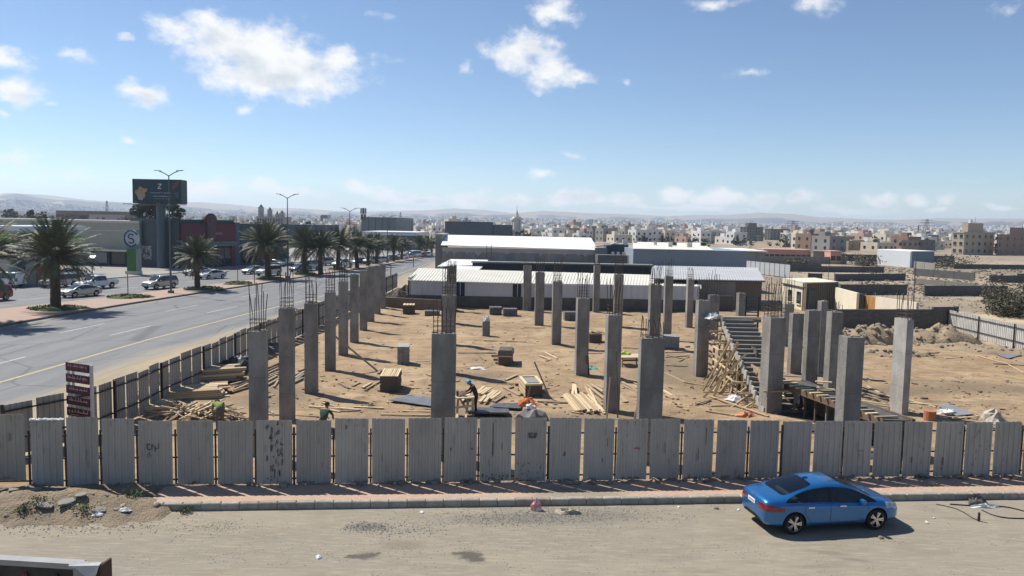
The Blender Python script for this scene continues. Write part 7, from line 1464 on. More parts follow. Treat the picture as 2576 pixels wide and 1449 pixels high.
# machinery yard between the two warehouses
YM = 112; mk = thing('plant_building', 'cluttered grey plant building between the two warehouses', 'building', (0, 0, 0)); xa, xb, xc = A(1504, 640, YM).x, A(1536, 640, YM).x, A(1592, 640, YM).x
MB().box(((xa + xc) / 2, YM + 4, A(1550, 642, YM).z / 2), (xc - xa, 8, A(1550, 642, YM).z)).build('lower_wall', mat('ribbed_grey', (.13, .135, .14), (.10, .105, .11), scale=.6), mk); zq = A(1550, 642, YM).z; MB().box(((xa + xb) / 2, YM + 6, (zq + A(1520, 626, YM).z) / 2), (xb - xa, 4, A(1520, 626, YM).z - zq)).build('upper_wall', M_RENDER, mk); MB().box(((xb + xc) / 2, YM + 7, (zq + A(1560, 617, YM).z) / 2), (xc - xb, 4, A(1560, 617, YM).z - zq)).build('dark_unit', mat('slate_unit', (.09, .105, .12)), mk)
MB().prism([(xa, YM + 4, zq + 1.2), (xb + .5, YM + 4, zq + 1.5), (xb + 1.6, YM + 4, zq + 1.9), (xb + 1.6, YM + 4, zq + 1.75), (xb + .5, YM + 4, zq + 1.3), (xa, YM + 4, zq + 1.05)], (0, 1.5, 0)).build('slanted_roof', M_PALE, mk); MB().box((A(1583, 655, YM - .1).x, YM - .1, A(1583, 655, YM).z), (.5, .15, 1.6)).build('white_door', M_PW, mk)
for i in range(8): MB().cyl((xb + .6 + i * .4, YM + 5.5, zq), (xb + .6 + i * .4, YM + 5.5, zq + R_(.6, 1.7)), .05, n=6).build('pipe', M_BLACK, mk)
for i in range(4): MB().box((xb + .8 + i * .8, YM + 3.5, zq + .2), (.4, .4, .35)).build('white_can', M_PW, mk)
# blue grey warehouse
YB = 108; bw = thing('blue_warehouse', 'long blue grey sheet warehouse with a cream roof right of the white roofed one', 'warehouse', (0, 0, 0)); a_, c_ = A(1592, 672, YB), A(1877, 681, YB); zt_ = A(1735, 629, YB).z; zb2 = A(1735, 677, YB).z; w_ = c_.x - a_.x
MB().box(((a_.x + c_.x) / 2, YB + 11, (zt_ + zb2) / 2), (w_, 22, zt_ - zb2)).build('wall', M_SLATE, bw); MB().box(((a_.x + c_.x) / 2, YB + 11.4, zb2 / 2), (w_ - 1, 21, zb2)).build('lower_wall', M_DSHEET, bw)
roof_sheet('roof', (V((a_.x - .1, YB - .2, zt_ + .06)), V((A(1795, 629, YB).x, YB - .2, zt_ + .06)), V((A(1765, 617, YB + 24).x, YB + 24, zt_ + .55)), V((A(1592, 617, YB + 24).x, YB + 24, zt_ + .55))), M_CROOF, bw)
for px in range(1604, 1790, 23): x = A(px, 620, YB + 12).x; MB().box((x + R_(-1, 1), YB + R_(6, 20), zt_ + .6), (R_(.4, .9), .6, R_(.4, .8))).build('roof_vent', M_BEIGE2 if R_(0, 1) > .4 else M_BLACK, bw)
rb = MB()
for i in range(70): rb.box((a_.x + (i + .5) * w_ / 70, YB - .02, (zt_ + zb2) / 2), (.09, .05, zt_ - zb2 - .1))
tag(rb.build('wall_ribs', M_SLATE, bw), kind='stuff'); MB().box(((a_.x + c_.x) / 2, YB - .4, zb2 - .1), (w_, 1.2, .2)).build('canopy', M_GALV, bw)
fr_ = thing('white_roof', 'flat white roof of the unit behind the blue grey warehouse', 'shed', (0, 0, 0)); a2, c2 = A(1835, 631, 175), A(1931, 634, 175); MB().box(((a2.x + c2.x) / 2, 185, a2.z), (c2.x - a2.x, 20, .3)).build('roof', M_WROOF, fr_); MB().box(((a2.x + c2.x) / 2, 185, a2.z / 2 - .1), (c2.x - a2.x - .6, 19, a2.z - .3)).build('wall', M_RENDER, fr_)
# lean-to with pale roof in front of it, brown wall below
YL = 84; lt = thing('lean_to', 'lean-to with a pale blue grey roof and a grey brown wall behind the stair', 'shed', (0, 0, 0)); p0, p1 = A(1640, 702, YL), A(1915, 706, YL); zr = A(1800, 703, YL).z
p0.z = p1.z = zr; roof_sheet('roof', (p0 + V((-.2, -.4, 0)), p1 + V((.3, -.4, 0)), V((A(1905, 682, 98).x, 98, zr + .7)), V((A(1640, 678, 98).x, 98, zr + .7))), mat('blue_grey_roof', (.42, .435, .45), (.37, .385, .40), scale=.3, coord='pos'), lt, 44)
xs_ = [A(px, 740, YL).x for px in (1755, 1850, 1916)]; MB().box(((xs_[0] + xs_[1]) / 2, YL + .15, zr / 2 - .05), (xs_[1] - xs_[0], .3, zr - .1)).build('grey_wall', mat('grey_brown_render', (.25, .235, .21), (.18, .168, .15), scale=.6, coord='pos', stretch=(1, 1, .6)), lt); MB().box(((xs_[1] + xs_[2]) / 2, YL + .15, zr / 2 - .05), (xs_[2] - xs_[1] - .02, .3, zr - .1)).build('brown_wall', mat('brown_plank_wall', (.17, .135, .105), (.115, .092, .075), scale=2, coord='pos', stretch=(4, 1, .2)), lt); MB().box(((xs_[0] + xs_[2]) / 2, YL - .2, zr - .12), (xs_[2] - xs_[0] + .5, .2, .16)).build('gutter', M_GREYC, lt)
MB().box((A(1815, 768, YL - 2).x, YL - 2, .85), (A(1845, 768, YL - 2).x - A(1790, 768, YL - 2).x, .25, 1.7)).build('low_block_wall', M_BLK, lt)
# white panel fence receding to the right
p, q = G(1877, 686), G(1987, 700); wf = thing('panel_fence', 'white panel fence with dark posts right of the blue grey warehouse', 'fence', (p.x, p.y, 0)); d = q - p; n_ = 9; zt_ = 2.4; ang, L = local_line(p, q)
for i in range(n_): link('panel', (MB().box((0, 0, 0), (L / n_ - .15, .08, zt_)).mesh('panel', mat('white_fence_panel', (.42, .44, .45), (.36, .38, .39), scale=.5))) if i == 0 else wf.children[0].data, wf, d * ((i + .5) / n_) + V((0, 0, zt_ / 2 + .1)), ang); MB().box((0, 0, 1.3), (.14, .14, 2.6)).build('post', M_GREYC, wf, d * (i / n_))
# cream house
YH = 86; ch = thing('cream_house', 'small cream house with two dark windows, its other face clad in brown boards', 'house', (0, 0, 0)); M_CREAM = mat('cream_render', (.70, .64, .50), (.62, .56, .43), scale=.8, coord='pos'); A0, B0, C0 = A(1966, 760, YH + 4), A(2021, 770, YH - 2.5), A(2106, 775, YH - .3); zh = A(2021, 712, YH - 2.5).z
def facebox(p, q, z0, z1, m, nm, par, dep=.25): b = MB(); d, n, L_ = wallbox(b, p, q, z0, z1, dep); return b.build(nm, m, par), d, n, L_
facebox(A0, B0, 0, zh + .1, M_CREAM, 'side_wall', ch); facebox(B0, C0, 0, zh, mat('brown_boarding', (.20, .145, .105), (.13, .098, .075), scale=2.2, coord='pos', stretch=(3, 3, .15)), 'boarded_wall', ch); D0 = C0 + (A0 - B0); b = MB(); b.prism([V((p_.x, p_.y, zh - .06)) for p_ in (A0, B0, C0, D0)], (0, 0, .14)); b.build('roof', M_CREAM, ch); facebox(D0, C0, 0, zh - .1, M_CREAM, 'far_wall', ch)
d_ = (B0 - A0); d_.z = 0; n0 = V((d_.y, -d_.x, 0)).normalized(); n0 = n0 if n0.y < 0 else -n0
for u in (.40, .80): c_ = A0 + d_ * u; MB().box((c_.x + n0.x * .03, c_.y + n0.y * .03, zh - 1.75), (1.0, .16, 1.35), math.atan2(d_.y, d_.x)).build('window', M_DGLASS, ch); MB().box((c_.x + n0.x * .06, c_.y + n0.y * .06, zh - 2.48), (1.25, .2, .12), math.atan2(d_.y, d_.x)).build('sill', M_CREAM, ch)
e_ = (C0 - B0); c_ = B0 + e_ * .24; MB().box((c_.x, c_.y - .06, 1.25), (1.35, .12, 2.4), math.atan2(e_.y, e_.x)).build('door', M_DBLUE, ch); MB().box(((A0.x + B0.x) / 2 - .06, (A0.y + B0.y) / 2 - .16, zh - .5), (.2, d_.length, .1), math.atan2(d_.y, d_.x) - PI / 2).build('ledge', M_GREYC, ch)
bm_ = MB()
for i in range(18): p_ = B0.lerp(C0, (i + .5) / 18); bm_.box((p_.x, p_.y - .04, zh / 2), (.05, .06, zh - .1), math.atan2(e_.y, e_.x))
tag(bm_.build('board_battens', M_GREYC, ch), kind='stuff')
# cream boundary wall with orange gate
YG = 80; p0, p1, p2, p3, p4 = A(2105, 774, YG + 4), A(2160, 774, YG - 3), A(2167, 774, YG - 2.2), A(2201, 774, YG - 5.0), A(2305, 774, YG - 10.5); cw = thing('cream_wall', 'cream boundary wall left and right of the orange gate behind the block wall', 'wall', (0, 0, 0)); zc0 = A(2105, 726, YG + 1).z
facebox(p0, p1, 0, zc0 - .1, M_CREAM, 'wall', cw); facebox(p3, p4, 0, A(2201, 742, YG - 3).z, M_CREAM, 'wall', cw); MB().box((p1.x + .3, p1.y + .3, (zc0 - .2) / 2), (.5, .5, zc0 - .2)).build('gate_post', M_GREYC, cw)
og = thing('orange_gate', 'rusty orange sheet gate set in the cream boundary wall', 'gate', (0, 0, 0)); M_OR = mat('rusty_orange', (.42, .215, .07), (.30, .145, .05), scale=1.5, coord='pos', stretch=(2, 2, .4)); zg = A(2185, 741, YG - 2).z
for u in (0, .5): facebox(p2.lerp(p3, u + .01), p2.lerp(p3, u + .49), .05, zg, M_OR, 'gate_leaf', og, .1)
# block wall of the plot, stone by stone
p, q = G(2082, 838), G(2398, 836); q = V((q.x, q.y, 0)); bwall = thing('block_wall', 'grey concrete block wall along the back right of the plot', 'wall', (p.x, p.y, 0)); ang, L = local_line(p, q); bwall.rotation_euler.z = ang; M_BLKP = mat('wall_block', (.135, .128, .118), (.10, .095, .088), scale=2.2, rnd=.14, bump=.4, bscale=14); bme = MB().box((0, 0, 0), (1, 1, 1)).mesh('block', M_BLKP)
nz_ = 10; hh = height(2240, 777, (p + q) / 2) / nz_; nb_ = int(L / .46); bw_ = L / nb_; cnt = 0
MB().box((L / 2, .12, nz_ * hh / 2 - .05), (L - .1, .1, nz_ * hh - .1)).build('mortar', mat('mortar', (.09, .086, .08)), bwall)
rest = MB()
for k in range(nz_ + 1):
    for i in range(nb_):
        x = (i + .5 + (.5 if k % 2 else 0)) * bw_
        if x + bw_ / 2 > L + .02: continue
        if k == nz_ and x < L * .80: continue
        if cnt < 298: link('block', bme, bwall, (x, R_(-.006, .006), (k + .5) * hh - .02), (0, 0, R_(-.006, .006)), (bw_ - .015, .2, hh - .015)); cnt += 1
        else: rest.box((x, R_(-.006, .006), (k + .5) * hh - .02), (bw_ - .015, .2, hh - .015))
if rest.f: tag(rest.build('blocks', M_BLKP, bwall), kind='stuff')
MB().box((L + .12, .0, nz_ * hh / 2 + .1), (.3, .34, nz_ * hh + .3)).build('end_pier', M_BLKP, bwall)

# ------------------------------------------------------------------ low walls of the empty lots
M_LOTW = mat('lot_wall', (.105, .105, .103), (.075, .076, .076), scale=.7, coord='pos'); M_LOTL = mat('lot_wall_pale', (.25, .235, .205), (.20, .188, .165), scale=.7, coord='pos')
def lot_wall(lab, a, c, m=M_LOTW, h=None, yt=None):
    p, q = G(*a), G(*c); hh = h or height(a[0], yt, p); t = thing('lot_wall', lab, 'wall', (p.x, p.y, -.02), 0, None); ang, L = local_line(p, q); t.rotation_euler.z = ang; n = max(1, round(L / 5))
    for i in range(n): MB().box(((i + .5) * L / n, 0, hh / 2), (L / n - .28, .2, hh)).build('bay', m, t); MB().box((i * L / n, 0, hh / 2 + .02), (.28, .3, hh + .06)).build('pier', m, t)
    return t
lot_wall('dark lot wall just right of the blue grey warehouse', (1878, 681), (2066, 684), yt=661); lot_wall('dark lot wall continuing the one beside the blue grey warehouse to the stones', (2066, 684), (2224, 686), yt=669)
lot_wall('short dark wall piece above the cream house', (2034, 704), (2070, 705), yt=687); lot_wall('dark lot wall behind the cream house, between two lit side walls', (2101, 707), (2278, 705), yt=689); lot_wall('dark lot wall right behind the cream wall and orange gate', (2106, 741), (2282, 741), yt=715)
lot_wall('long dark lot wall near the big bush at the right edge', (2326, 744), (2535, 744), yt=718); lot_wall('thin far lot wall stepping down towards the big bush', (2300, 693), (2452, 706), h=1.5); lot_wall('dark lot wall at the right edge above the big bush', (2490, 710), (2640, 712), yt=692); lot_wall('dark lot wall highest up at the right edge', (2560, 701), (2660, 700), yt=688); lot_wall('far pale lot wall under the salmon compound', (1880, 662), (2130, 664), M_LOTL, 1.9)
lot_wall('pale low lot wall with piers above the long dark wall near the bush', (2302, 713), (2455, 726), M_LOTL, .9); lot_wall('pale far wall beneath the white and blue shed', (2300, 683), (2352, 690), M_LOTL, 2.4); lot_wall('thin dark wall far right under the brown building', (2400, 676), (2600, 678), h=1.2); lot_wall('dark wall in the distance beneath the white and blue shed', (2040, 655), (2400, 660), h=2.0)
# scrub and bushes
for i, (px, py, yt, rx, lab) in enumerate(((2552, 795, 716, 3.7, 'large dusty green bush at the right edge'), (2260, 668, 650, 3.5, 'dry bush left of the white and blue shed'), (2175, 668, 652, 4.5, 'dry grey bush before the salmon compound'), (2090, 660, 640, 4.5, 'grey leafless bush right of the salmon compound'), (2395, 672, 655, 6, 'dry bush right of the white and blue shed'), (2005, 668, 656, 3, 'low bush before the salmon compound'), (1672, 618, 600, 4, 'dark tree behind the blue grey warehouse roof'))):
    c = G(px, py); leafy(lab, c, height(px, yt, c), rx, 500 + i, 5200 if i == 0 else 1000, M_LEAF2 if i else mat('bush_leaves', (.075, .078, .05), (.13, .125, .085), scale=.5), .05, 'bush', 'bush', .17 if i == 0 else .3, clumps=34)
sc_b = MB(); random.seed(55)
for i in range(700):
    px, py = R_(1900, 2700), R_(648, 800); c = G(px, py)
    if c.y < 84: continue
    for k in range(9): q = c + V((random.gauss(0, .4), random.gauss(0, .35), R_(.02, .32))); u = V((R_(-1, 1), R_(-1, 1), R_(-.5, .9))) * .16; v = V((R_(-1, 1), R_(-1, 1), R_(-.2, 1))) * .14; sc_b.poly([q - u, q + v, q + u])
tag(sc_b.build('dry_scrub', mat('dry_grass', (.17, .15, .09), (.25, .215, .135), scale=.8), fix=False), kind='stuff')
lr = MB()
for i in range(900):
    px, py = R_(2160, 2580), R_(672, 740); c = G(px, py); s_ = R_(.1, .45); lr.box(c + V((0, 0, s_ * .2)), (s_ * R_(1, 2), s_, s_ * .7), R_(0, 3))
tag(lr.build('scattered_stones', M_ROCK), kind='stuff')
# thin posts standing in the plot / lots
for px, py, yt, lab in ((2295, 800, 645, 'thin tall pole behind the slim column'), (2083, 712, 650, 'thin pole above the cream house')): thin_post(px, py, yt, lab, .05)
# salmon compound, white and blue shed
M_SALM = mat('salmon_render', (.52, .30, .235), (.46, .27, .21), scale=.4); block('salmon_wall', 'salmon pink compound wall in the middle distance', 'wall', 1931, 2048, 630, 215, 12, M_SALM, rad(-6), (9, 1, 1.2, 1.0, .4)); block('salmon_house', 'small salmon house right of the salmon compound', 'house', 2098, 2124, 634, 205, 8, M_SALM, rad(-8), (2, 1, 1.1, 1.2, .4))
block('pale_compound', 'pale grey compound wall between the salmon buildings', 'wall', 2048, 2098, 634, 212, 8, M_LOTL)
p, q, r_ = A(2206, 645, 205), A(2292, 648, 192), A(2350, 648, 197); ss = thing('white_blue_shed', 'white and blue sheet shed standing on the open land at the right', 'shed', (0, 0, 0)); zt_ = A(2292, 633, 192).z; facebox(p, q, 0, zt_, mat('white_shed_wall', (.55, .58, .60)), 'white_wall', ss); facebox(q, r_, 0, zt_ - .05, mat('blue_shed_wall', (.16, .22, .27)), 'blue_wall', ss); b = MB(); s4_ = p + (r_ - q); b.prism([V((v.x, v.y, zt_ - .02)) for v in (p, q, r_, s4_)], (0, 0, .2)); b.build('roof', M_WROOF, ss)
# apartment buildings at the right
M_APT = mat('beige_plaster', (.42, .355, .27), (.38, .32, .24), scale=.5); M_APT2 = mat('brown_plaster', (.30, .20, .155), (.27, .18, .14), scale=.5); M_CON2 = mat('grey_plaster', (.17, .155, .14), (.145, .13, .12), scale=.4)
def apartment(lab, px0, px1, pxc, ytop, ybase, m, floors, nL, nR, pent=None, yaw=None, name='apartment_building', group=None, wscale=1.0):
    # pxc: the corner turned to the camera
    Y = G(pxc, ybase).y; c = A(pxc, 620, Y); k = Y / 1900; root = thing(name, lab, 'apartment block', V((c.x, Y, 0)), 0, group); h = height(pxc, ytop, V((0, Y, 0)))
    def dirw(px, sgn): # far end of a face running back from the corner
        th = rad(26 if sgn > 0 else 116); d = V((math.cos(th), math.sin(th), 0)); r = ray(px, 620); t = (c.x * r.y - c.y * r.x) / (d.y * r.x - d.x * r.y); return d * t
    eL, eR = dirw(px0, -1), dirw(px1, 1); b = MB(); b.prism([(0, 0, 0), tuple(eR), tuple(eL + eR), tuple(eL)], (0, 0, h)); b.build('walls', m, root); b = MB(); o_ = (eL + eR).normalized() * .25; b.prism([tuple(-o_ + V((0, 0, h))), tuple(eR + V((.25, -.1, h))), tuple(eL + eR + o_ + V((0, 0, h))), tuple(eL + V((-.25, -.1, h)))], (0, 0, .5)); b.build('parapet', m, root)
    for e, n in ((eL, nL), (eR, nR)):
        L_ = e.length; d = e.normalized(); nn = V((d.y, -d.x, 0)); nn = nn if nn.y < 0 else -nn; a_ = math.atan2(d.y, d.x)
        for f in range(floors):
            for i in range(n):
                z = (f + .55) * h / floors; p_ = d * ((i + .5) * L_ / n) + nn * .03; w_ = link('window', MB().box((0, 0, 0), (1.15 * wscale, .2, 1.25)).mesh('window', M_DGLASS), root, p_ + V((0, 0, z)), a_)
                MB().box((0, 0, -.7), (1.45 * wscale, .34, .12)).build('sill', m, w_)
    if pent: b = MB(); q = (eL + eR) * .42; b.box(q + V((0, 0, h + pent / 2)), (eR.length * .5, eL.length * .5, pent), rad(26)); b.build('penthouse', m, root); MB().cyl(q + V((-1, 0, h + pent)), q + V((-1, 0, h + pent + 1.4)), .8, n=12).build('water_tank', M_PW, root); MB().cyl(q + V((1.5, 1, h + pent)), q + V((1.5, 1, h + pent + 2.6)), .06, n=6).build('aerial', M_GALV, root)
    return root
apartment('beige three storey apartment block with a rooftop penthouse near the right edge', 2394, 2500, 2424, 586, 641, M_APT, 3, 2, 5, 4.2); apartment('red brown apartment block cut by the right edge', 2506, 2680, 2506.5, 592, 642, M_APT2, 3, 1, 10, 3.5); apartment('large grey unfinished apartment block on the skyline', 1860, 1918, 1876, 572, 606, M_CON2, 5, 2, 6, 3.5); apartment('brown grey block right of the large unfinished one', 1922, 1985, 1936, 577, 604, M_CON2, 4, 2, 6); apartment('grey brown house with two windows before the dense town right of centre', 2262, 2310, 2268, 607, 640, mat('mauve_plaster', (.30, .235, .20)), 2, 1, 3); apartment('pinkish block with white trim in the town right of centre', 2172, 2206, 2176, 594, 617, mat('pinkish_plaster', (.46, .34, .29)), 4, 1, 3); apartment('dark sided house right of the two windowed house', 2311, 2350, 2313, 606, 640, M_CON2, 2, 1, 3)
apartment('tall white block standing over the roofs at the far right', 2570, 2600, 2571, 566, 625, mat('white_block', (.6, .6, .58)), 5, 1, 3)

# ------------------------------------------------------------------ the town
def facade(name, col):
    n = NT(name, .85, .2); tcn = n.t.nodes.new('ShaderNodeNewGeometry'); sp_ = n.t.nodes.new('ShaderNodeSeparateXYZ'); n.l(n.pos, sp_.inputs[0]); sn = n.t.nodes.new('ShaderNodeSeparateXYZ'); n.l(tcn.outputs['Normal'], sn.inputs[0])
    u = n.math('FRACT', n.math('MULTIPLY', n.math('ADD', n.math('MULTIPLY', sp_.outputs[0], .82), n.math('MULTIPLY', sp_.outputs[1], .74)), .31)); v = n.math('FRACT', n.math('MULTIPLY', sp_.outputs[2], .30))
    mk = n.math('MULTIPLY', n.math('MULTIPLY', n.math('GREATER_THAN', u, .36), n.math('LESS_THAN', u, .66)), n.math('MULTIPLY', n.math('GREATER_THAN', v, .34), n.math('LESS_THAN', v, .72)))
    mk = n.math('MULTIPLY', mk, n.math('LESS_THAN', n.math('ABSOLUTE', sn.outputs[2]), .3)); c2 = tuple(q * .86 for q in col)
    return n.out(n.mix(n.math('MULTIPLY', mk, .6), n.mix(n.mr(n.noise(.09, 3), .4, .6), col, c2), (.06, .06, .062)))
HC = [('white', (.68, .66, .62)), ('white', (.70, .685, .655)), ('cream', (.66, .59, .47)), ('cream', (.60, .53, .42)), ('tan', (.37, .285, .21)), ('grey', (.26, .25, .24)), ('pale pink', (.46, .32, .26)), ('brown', (.24, .165, .125)), ('grey', (.33, .32, .31))]
HM = [mat('%s_house_%d' % (n.replace(' ', '_'), i), c, tuple(q * .85 for q in c), scale=.3, coord='pos') for i, (n, c) in enumerate(HC)]; FM = [facade('far_%s_%d' % (n.replace(' ', '_'), i), c) for i, (n, c) in enumerate(HC)]
WME = MB().box((0, 0, 0), (1.2, .2, 1.3)).mesh('window', M_DGLASS); TANK = MB().cyl((0, 0, 0), (0, 0, 1.3), .7, n=8).mesh('water_tank', M_PW)
def house(p, w_, d, h, yaw, k, near):
    n, c = HC[k]; px = 1288 + 1900 * p.x / p.y; where = next(l for x_, l in ((700, 'behind the station and shops'), (1110, 'behind the palm row'), (1285, 'behind the dark store'), (1420, 'right of the minaret'), (1600, 'above the white roofed warehouse'), (1740, 'left above the blue warehouse'), (1870, 'right above the blue warehouse'), (2000, 'around the unfinished blocks'), (2130, 'above the salmon compound'), (2260, 'above the dry scrub'), (2400, 'above the white and blue shed'), (9999, 'around the apartment blocks')) if px < x_); row = 'in the front row' if p.y < 400 else 'in the second rows' if p.y < 480 else 'in the back rows'
    lab = '%s %s house %s %s' % ('low' if h < 4.4 else 'two storey' if h < 7.5 else 'three storey' if h < 10.5 else 'tall', n, row, where)
    r = thing('town_house', lab, 'house', p, yaw, lab.replace(' house ', ' houses ')); b = MB(); b.box((0, 0, h / 2), (w_, d, h)); t = .25
    for (x, y, sx, sy) in ((0, -d / 2 + t / 2, w_, t), (0, d / 2 - t / 2, w_, t), (-w_ / 2 + t / 2, 0, t, d - 2 * t - .02), (w_ / 2 - t / 2, 0, t, d - 2 * t - .02)): b.box((x, y, h + .4), (sx, sy, .8))
    b.build('walls', HM[k] if near else FM[k], r); MB().box((R_(-.2, .2) * w_, .15 * d, h + 1.3), (w_ * .35, d * .35, 2.6)).build('stair_head', HM[k], r); link('water_tank', TANK, r, (R_(-.35, .35) * w_, -.2 * d, h))
    if near:
        fl = max(1, round(h / 3.3))
        for f in range(fl):
            z = (f + .55) * h / fl
            for i in range(max(2, int(w_ / 3.4))): n_ = max(2, int(w_ / 3.4)); link('window', WME, r, ((i + .5) * w_ / n_ - w_ / 2, -d / 2, z))
            for i in range(max(2, int(d / 4))): n_ = max(2, int(d / 4)); link('window', WME, r, (-w_ / 2, (i + .5) * d / n_ - d / 2, z), PI / 2)
random.seed(99); cells = []; TY = rad(24); step = 15.5
ct, s_t = math.cos(TY), math.sin(TY)
for i in range(-240, 241):
    for j in range(0, 260):
        x, y = i * step * ct - j * step * s_t * .0, 0
        gx, gy = i * step, j * step; x, y = gx * ct - gy * s_t, gx * s_t + gy * ct; x, y = x + R_(-2.5, 2.5), y + R_(-2.5, 2.5); d = math.hypot(x, y)
        if y < 290 or d > 4000: continue
        px = 1288 + 1900 * x / y
        if px < -80 or px > 2660: continue
        ymin = 300 if px > 2100 else (330 if px > 1880 else 430 if px > 1100 else 560)
        if px > 2100 and y < 345: continue
        if y < ymin or R_(0, 1) < (.2 if y < 900 else .3): continue
        if px > 2380 and y < 430: continue
        if 1850 < px < 2000 and y < 600: continue
        if 1285 < px < 1312 and y < 400: continue
        hz = fbm(x, y, .0016, 3, 7.0)
        if hz < -.42: continue
        cells.append((d, x, y))
cells.sort(); far_b = [MB() for _ in HC]; n_near = 0
wgt = [5, 5, 4, 4, 3, 3, 1, 1, 3]
for q, (d, x, y) in enumerate(cells):
    k = random.choices(range(len(HC)), wgt)[0]; w_, dd_ = R_(6.5, 11.5), R_(6.5, 10.5); h = random.choices((3.6, 6.4, 8.6, 12), (5, 6, 2, .35 if d > 700 else .1))[0] * R_(.92, 1.08)
    if d < 700: h = min(h, 7.2) if R_(0, 1) > .12 else h
    yaw = TY + random.choice((0, PI / 2)) * 0 + R_(-.09, .09); z = terrain(x, y) - .1
    if q < 300: house(V((x, y, z)), w_, dd_, h, yaw, k, q < 110)
    else:
        far_b[k].box((x, y, z + h / 2), (w_ * 1.1, dd_ * 1.1, h), yaw)
        if R_(0, 1) < .6: far_b[k].box((x + R_(-1.5, 1.5), y + R_(-1.5, 1.5), z + h + 1.1), (3, 3, 2.2), yaw)
far = MB()
for k, b in enumerate(far_b):
    o = len(far.v); far.v += b.v; far.f += [[i + o for i in f] for f in b.f]; far.m += [k] * len(b.f)
tag(far.build('distant_town', FM, fix=False), kind='stuff')
tr = MB()
for q in range(900):
    d = R_(320, 2600); a = rad(R_(-36, 36)); x, y = d * math.sin(a), d * math.cos(a); z = terrain(x, y)
    if y < 300 or (a > .3 and y < 330): continue
    r = R_(1.2, 3.2)
    for k in range(26): c = V((x, y, z + r * 1.1)) + V((random.gauss(0, .5), random.gauss(0, .5), random.gauss(0, .45))) * r; u = V((R_(-1, 1), R_(-1, 1), R_(-1, 1))) * r * .4; v = V((R_(-1, 1), R_(-1, 1), R_(-1, 1))) * r * .4; tr.poly([c - u, c + v, c + u, c - v])
tag(tr.build('town_trees', M_LEAF, fix=False), kind='stuff')
# ------------------------------------------------------------------ small things on the street
random.seed(12)
def street_rock(px, py, s, lab, z=.0, name='stone', cat='stone', m=None):
    c = G(px, py, z); o = link(name, random.choice(ROCKS), None, c + V((0, 0, s * .12)), (R_(-.3, .3), R_(-.3, .3), R_(0, 6)), (s, s * .8, s * .7)); tag(o, lab, cat)
    if m: o.data = o.data.copy(); o.data.materials.clear(); o.data.materials.append(m)
    return o
M_PINK = mat('pink_paper', (.62, .20, .22), (.70, .55, .52), scale=9, lo=.45, hi=.55)
crumple('paper_bag', G(1348, 1283), .19, .13, .3, M_PINK, n=9, tagv=('pink paper bag at the foot of the kerb', 'bag'))
crumple('rag', G(1430, 1291), .42, .16, .12, mat('cream_rag', (.55, .49, .36), (.28, .24, .17), scale=9), n=12, jag=.5, tagv=('crumpled cream rag on the street right of the pink bag', 'rag'))
for px, py, s, lab in ((1062, 1290, .16, 'small white lump on the gravel near the kerb'), (1708, 1276, .12, 'small white litter by the kerb left of the blue car'), (2332, 1349 - 34, .16, 'pale crumpled litter on the street right of the blue car'), (2225, 1285 - 2, .12, 'white scrap close to the kerb right of the blue car'), (802, 1404, .2, 'flat pale scrap left of the dark stains'), (1858, 1263 + 20, .12, 'pale scrap behind the blue car'), (2350, 1404 - 100, .1, 'small scrap near the cables')):
    street_rock(px, py, s, lab, name='litter', cat='litter', m=M_WHITE)
for px, py, s, lab in ((1803, 1280, .2, 'dark stone on the street left of the blue car'), (2216, 1354, .2, 'dark clod in front of the front wheel of the blue car'), (2336, 1213 + 6, .5, 'squat grey stone on the pavement by the fence right of the car'), (2000, 1300 - 88, .2, 'pale stone at the foot of the fence behind the car')):
    street_rock(px, py, s, lab, z=.15 if py < 1260 else 0)
# broken slabs and stones of the earth bank
M_SLAB = mat('broken_slab', (.27, .255, .225), (.19, .18, .16), scale=3)
for i, (px, py, w_, d, t, rz, tilt) in enumerate(((76, 1238, .9, .5, .09, .4, .35), (130, 1236, .95, .45, .08, .2, .4), (112, 1274, .8, .4, .10, -.2, .25), (168, 1270, .7, .5, .12, .7, .3), (250, 1275, .5, .4, .1, .2, .3), (36, 1246, .5, .3, .08, 1.0, .3), (205, 1262, .5, .35, .08, .3, .2), (195, 1236, .45, .3, .07, .1, .2))):
    p = G(px, py, .3); s, t_ = st(p); p = uv(s, t_, bank_z(s, t_)); b = MB(); pts = [(-.5, -.4), (.1, -.5), (.5, -.2), (.42, .35), (-.1, .5), (-.48, .2)]; w_ *= .7; d *= .7; t *= .5; b.prism([(u * w_ * R_(.85, 1.1), v * d * R_(.85, 1.1), 0) for u, v in pts], (0, 0, t)); o = b.build('broken_slab', M_SLAB, None, p + V((0, 0, .02)), (tilt * .7, R_(-.2, .2), rz)); tag(o, '%s grey slab fragment from the left edge on the earth bank' % ORD[i], 'slab', 'slab fragments on the earth bank')
for i in range(16):
    px, py = i * 25 + R_(0, 20), R_(1240, 1305); p = G(px, py, .2); s, t_ = st(p); p = uv(s, t_, bank_z(s, t_)); s_ = R_(.08, .26); o = link('stone', random.choice(ROCKS), None, p, (R_(-.4, .4), R_(-.4, .4), R_(0, 6)), (s_ * 1.3, s_, s_ * .7)); tag(o, '%s loose stone from the left edge on the earth bank' % (ORD + ['twelfth', 'thirteenth', 'fourteenth', 'fifteenth', 'sixteenth'])[i], 'stone', 'stones on the earth bank')
for i, (px, py, lab) in enumerate(((315, 1290, 'white litter at the pavement end of the earth bank'), (245, 1296, 'pale scrap below the larger weed'), (140, 1245, 'white scrap on top of the earth bank'))): p = G(px, py, .1); s, t_ = st(p); crumple('litter', uv(s, t_, max(0, bank_z(s, t_))), .17, .1, .08, M_WHITE, n=8, tagv=(lab, 'litter'))
M_WEED = mat('weed_green', (.065, .095, .04), (.10, .12, .055), scale=5)
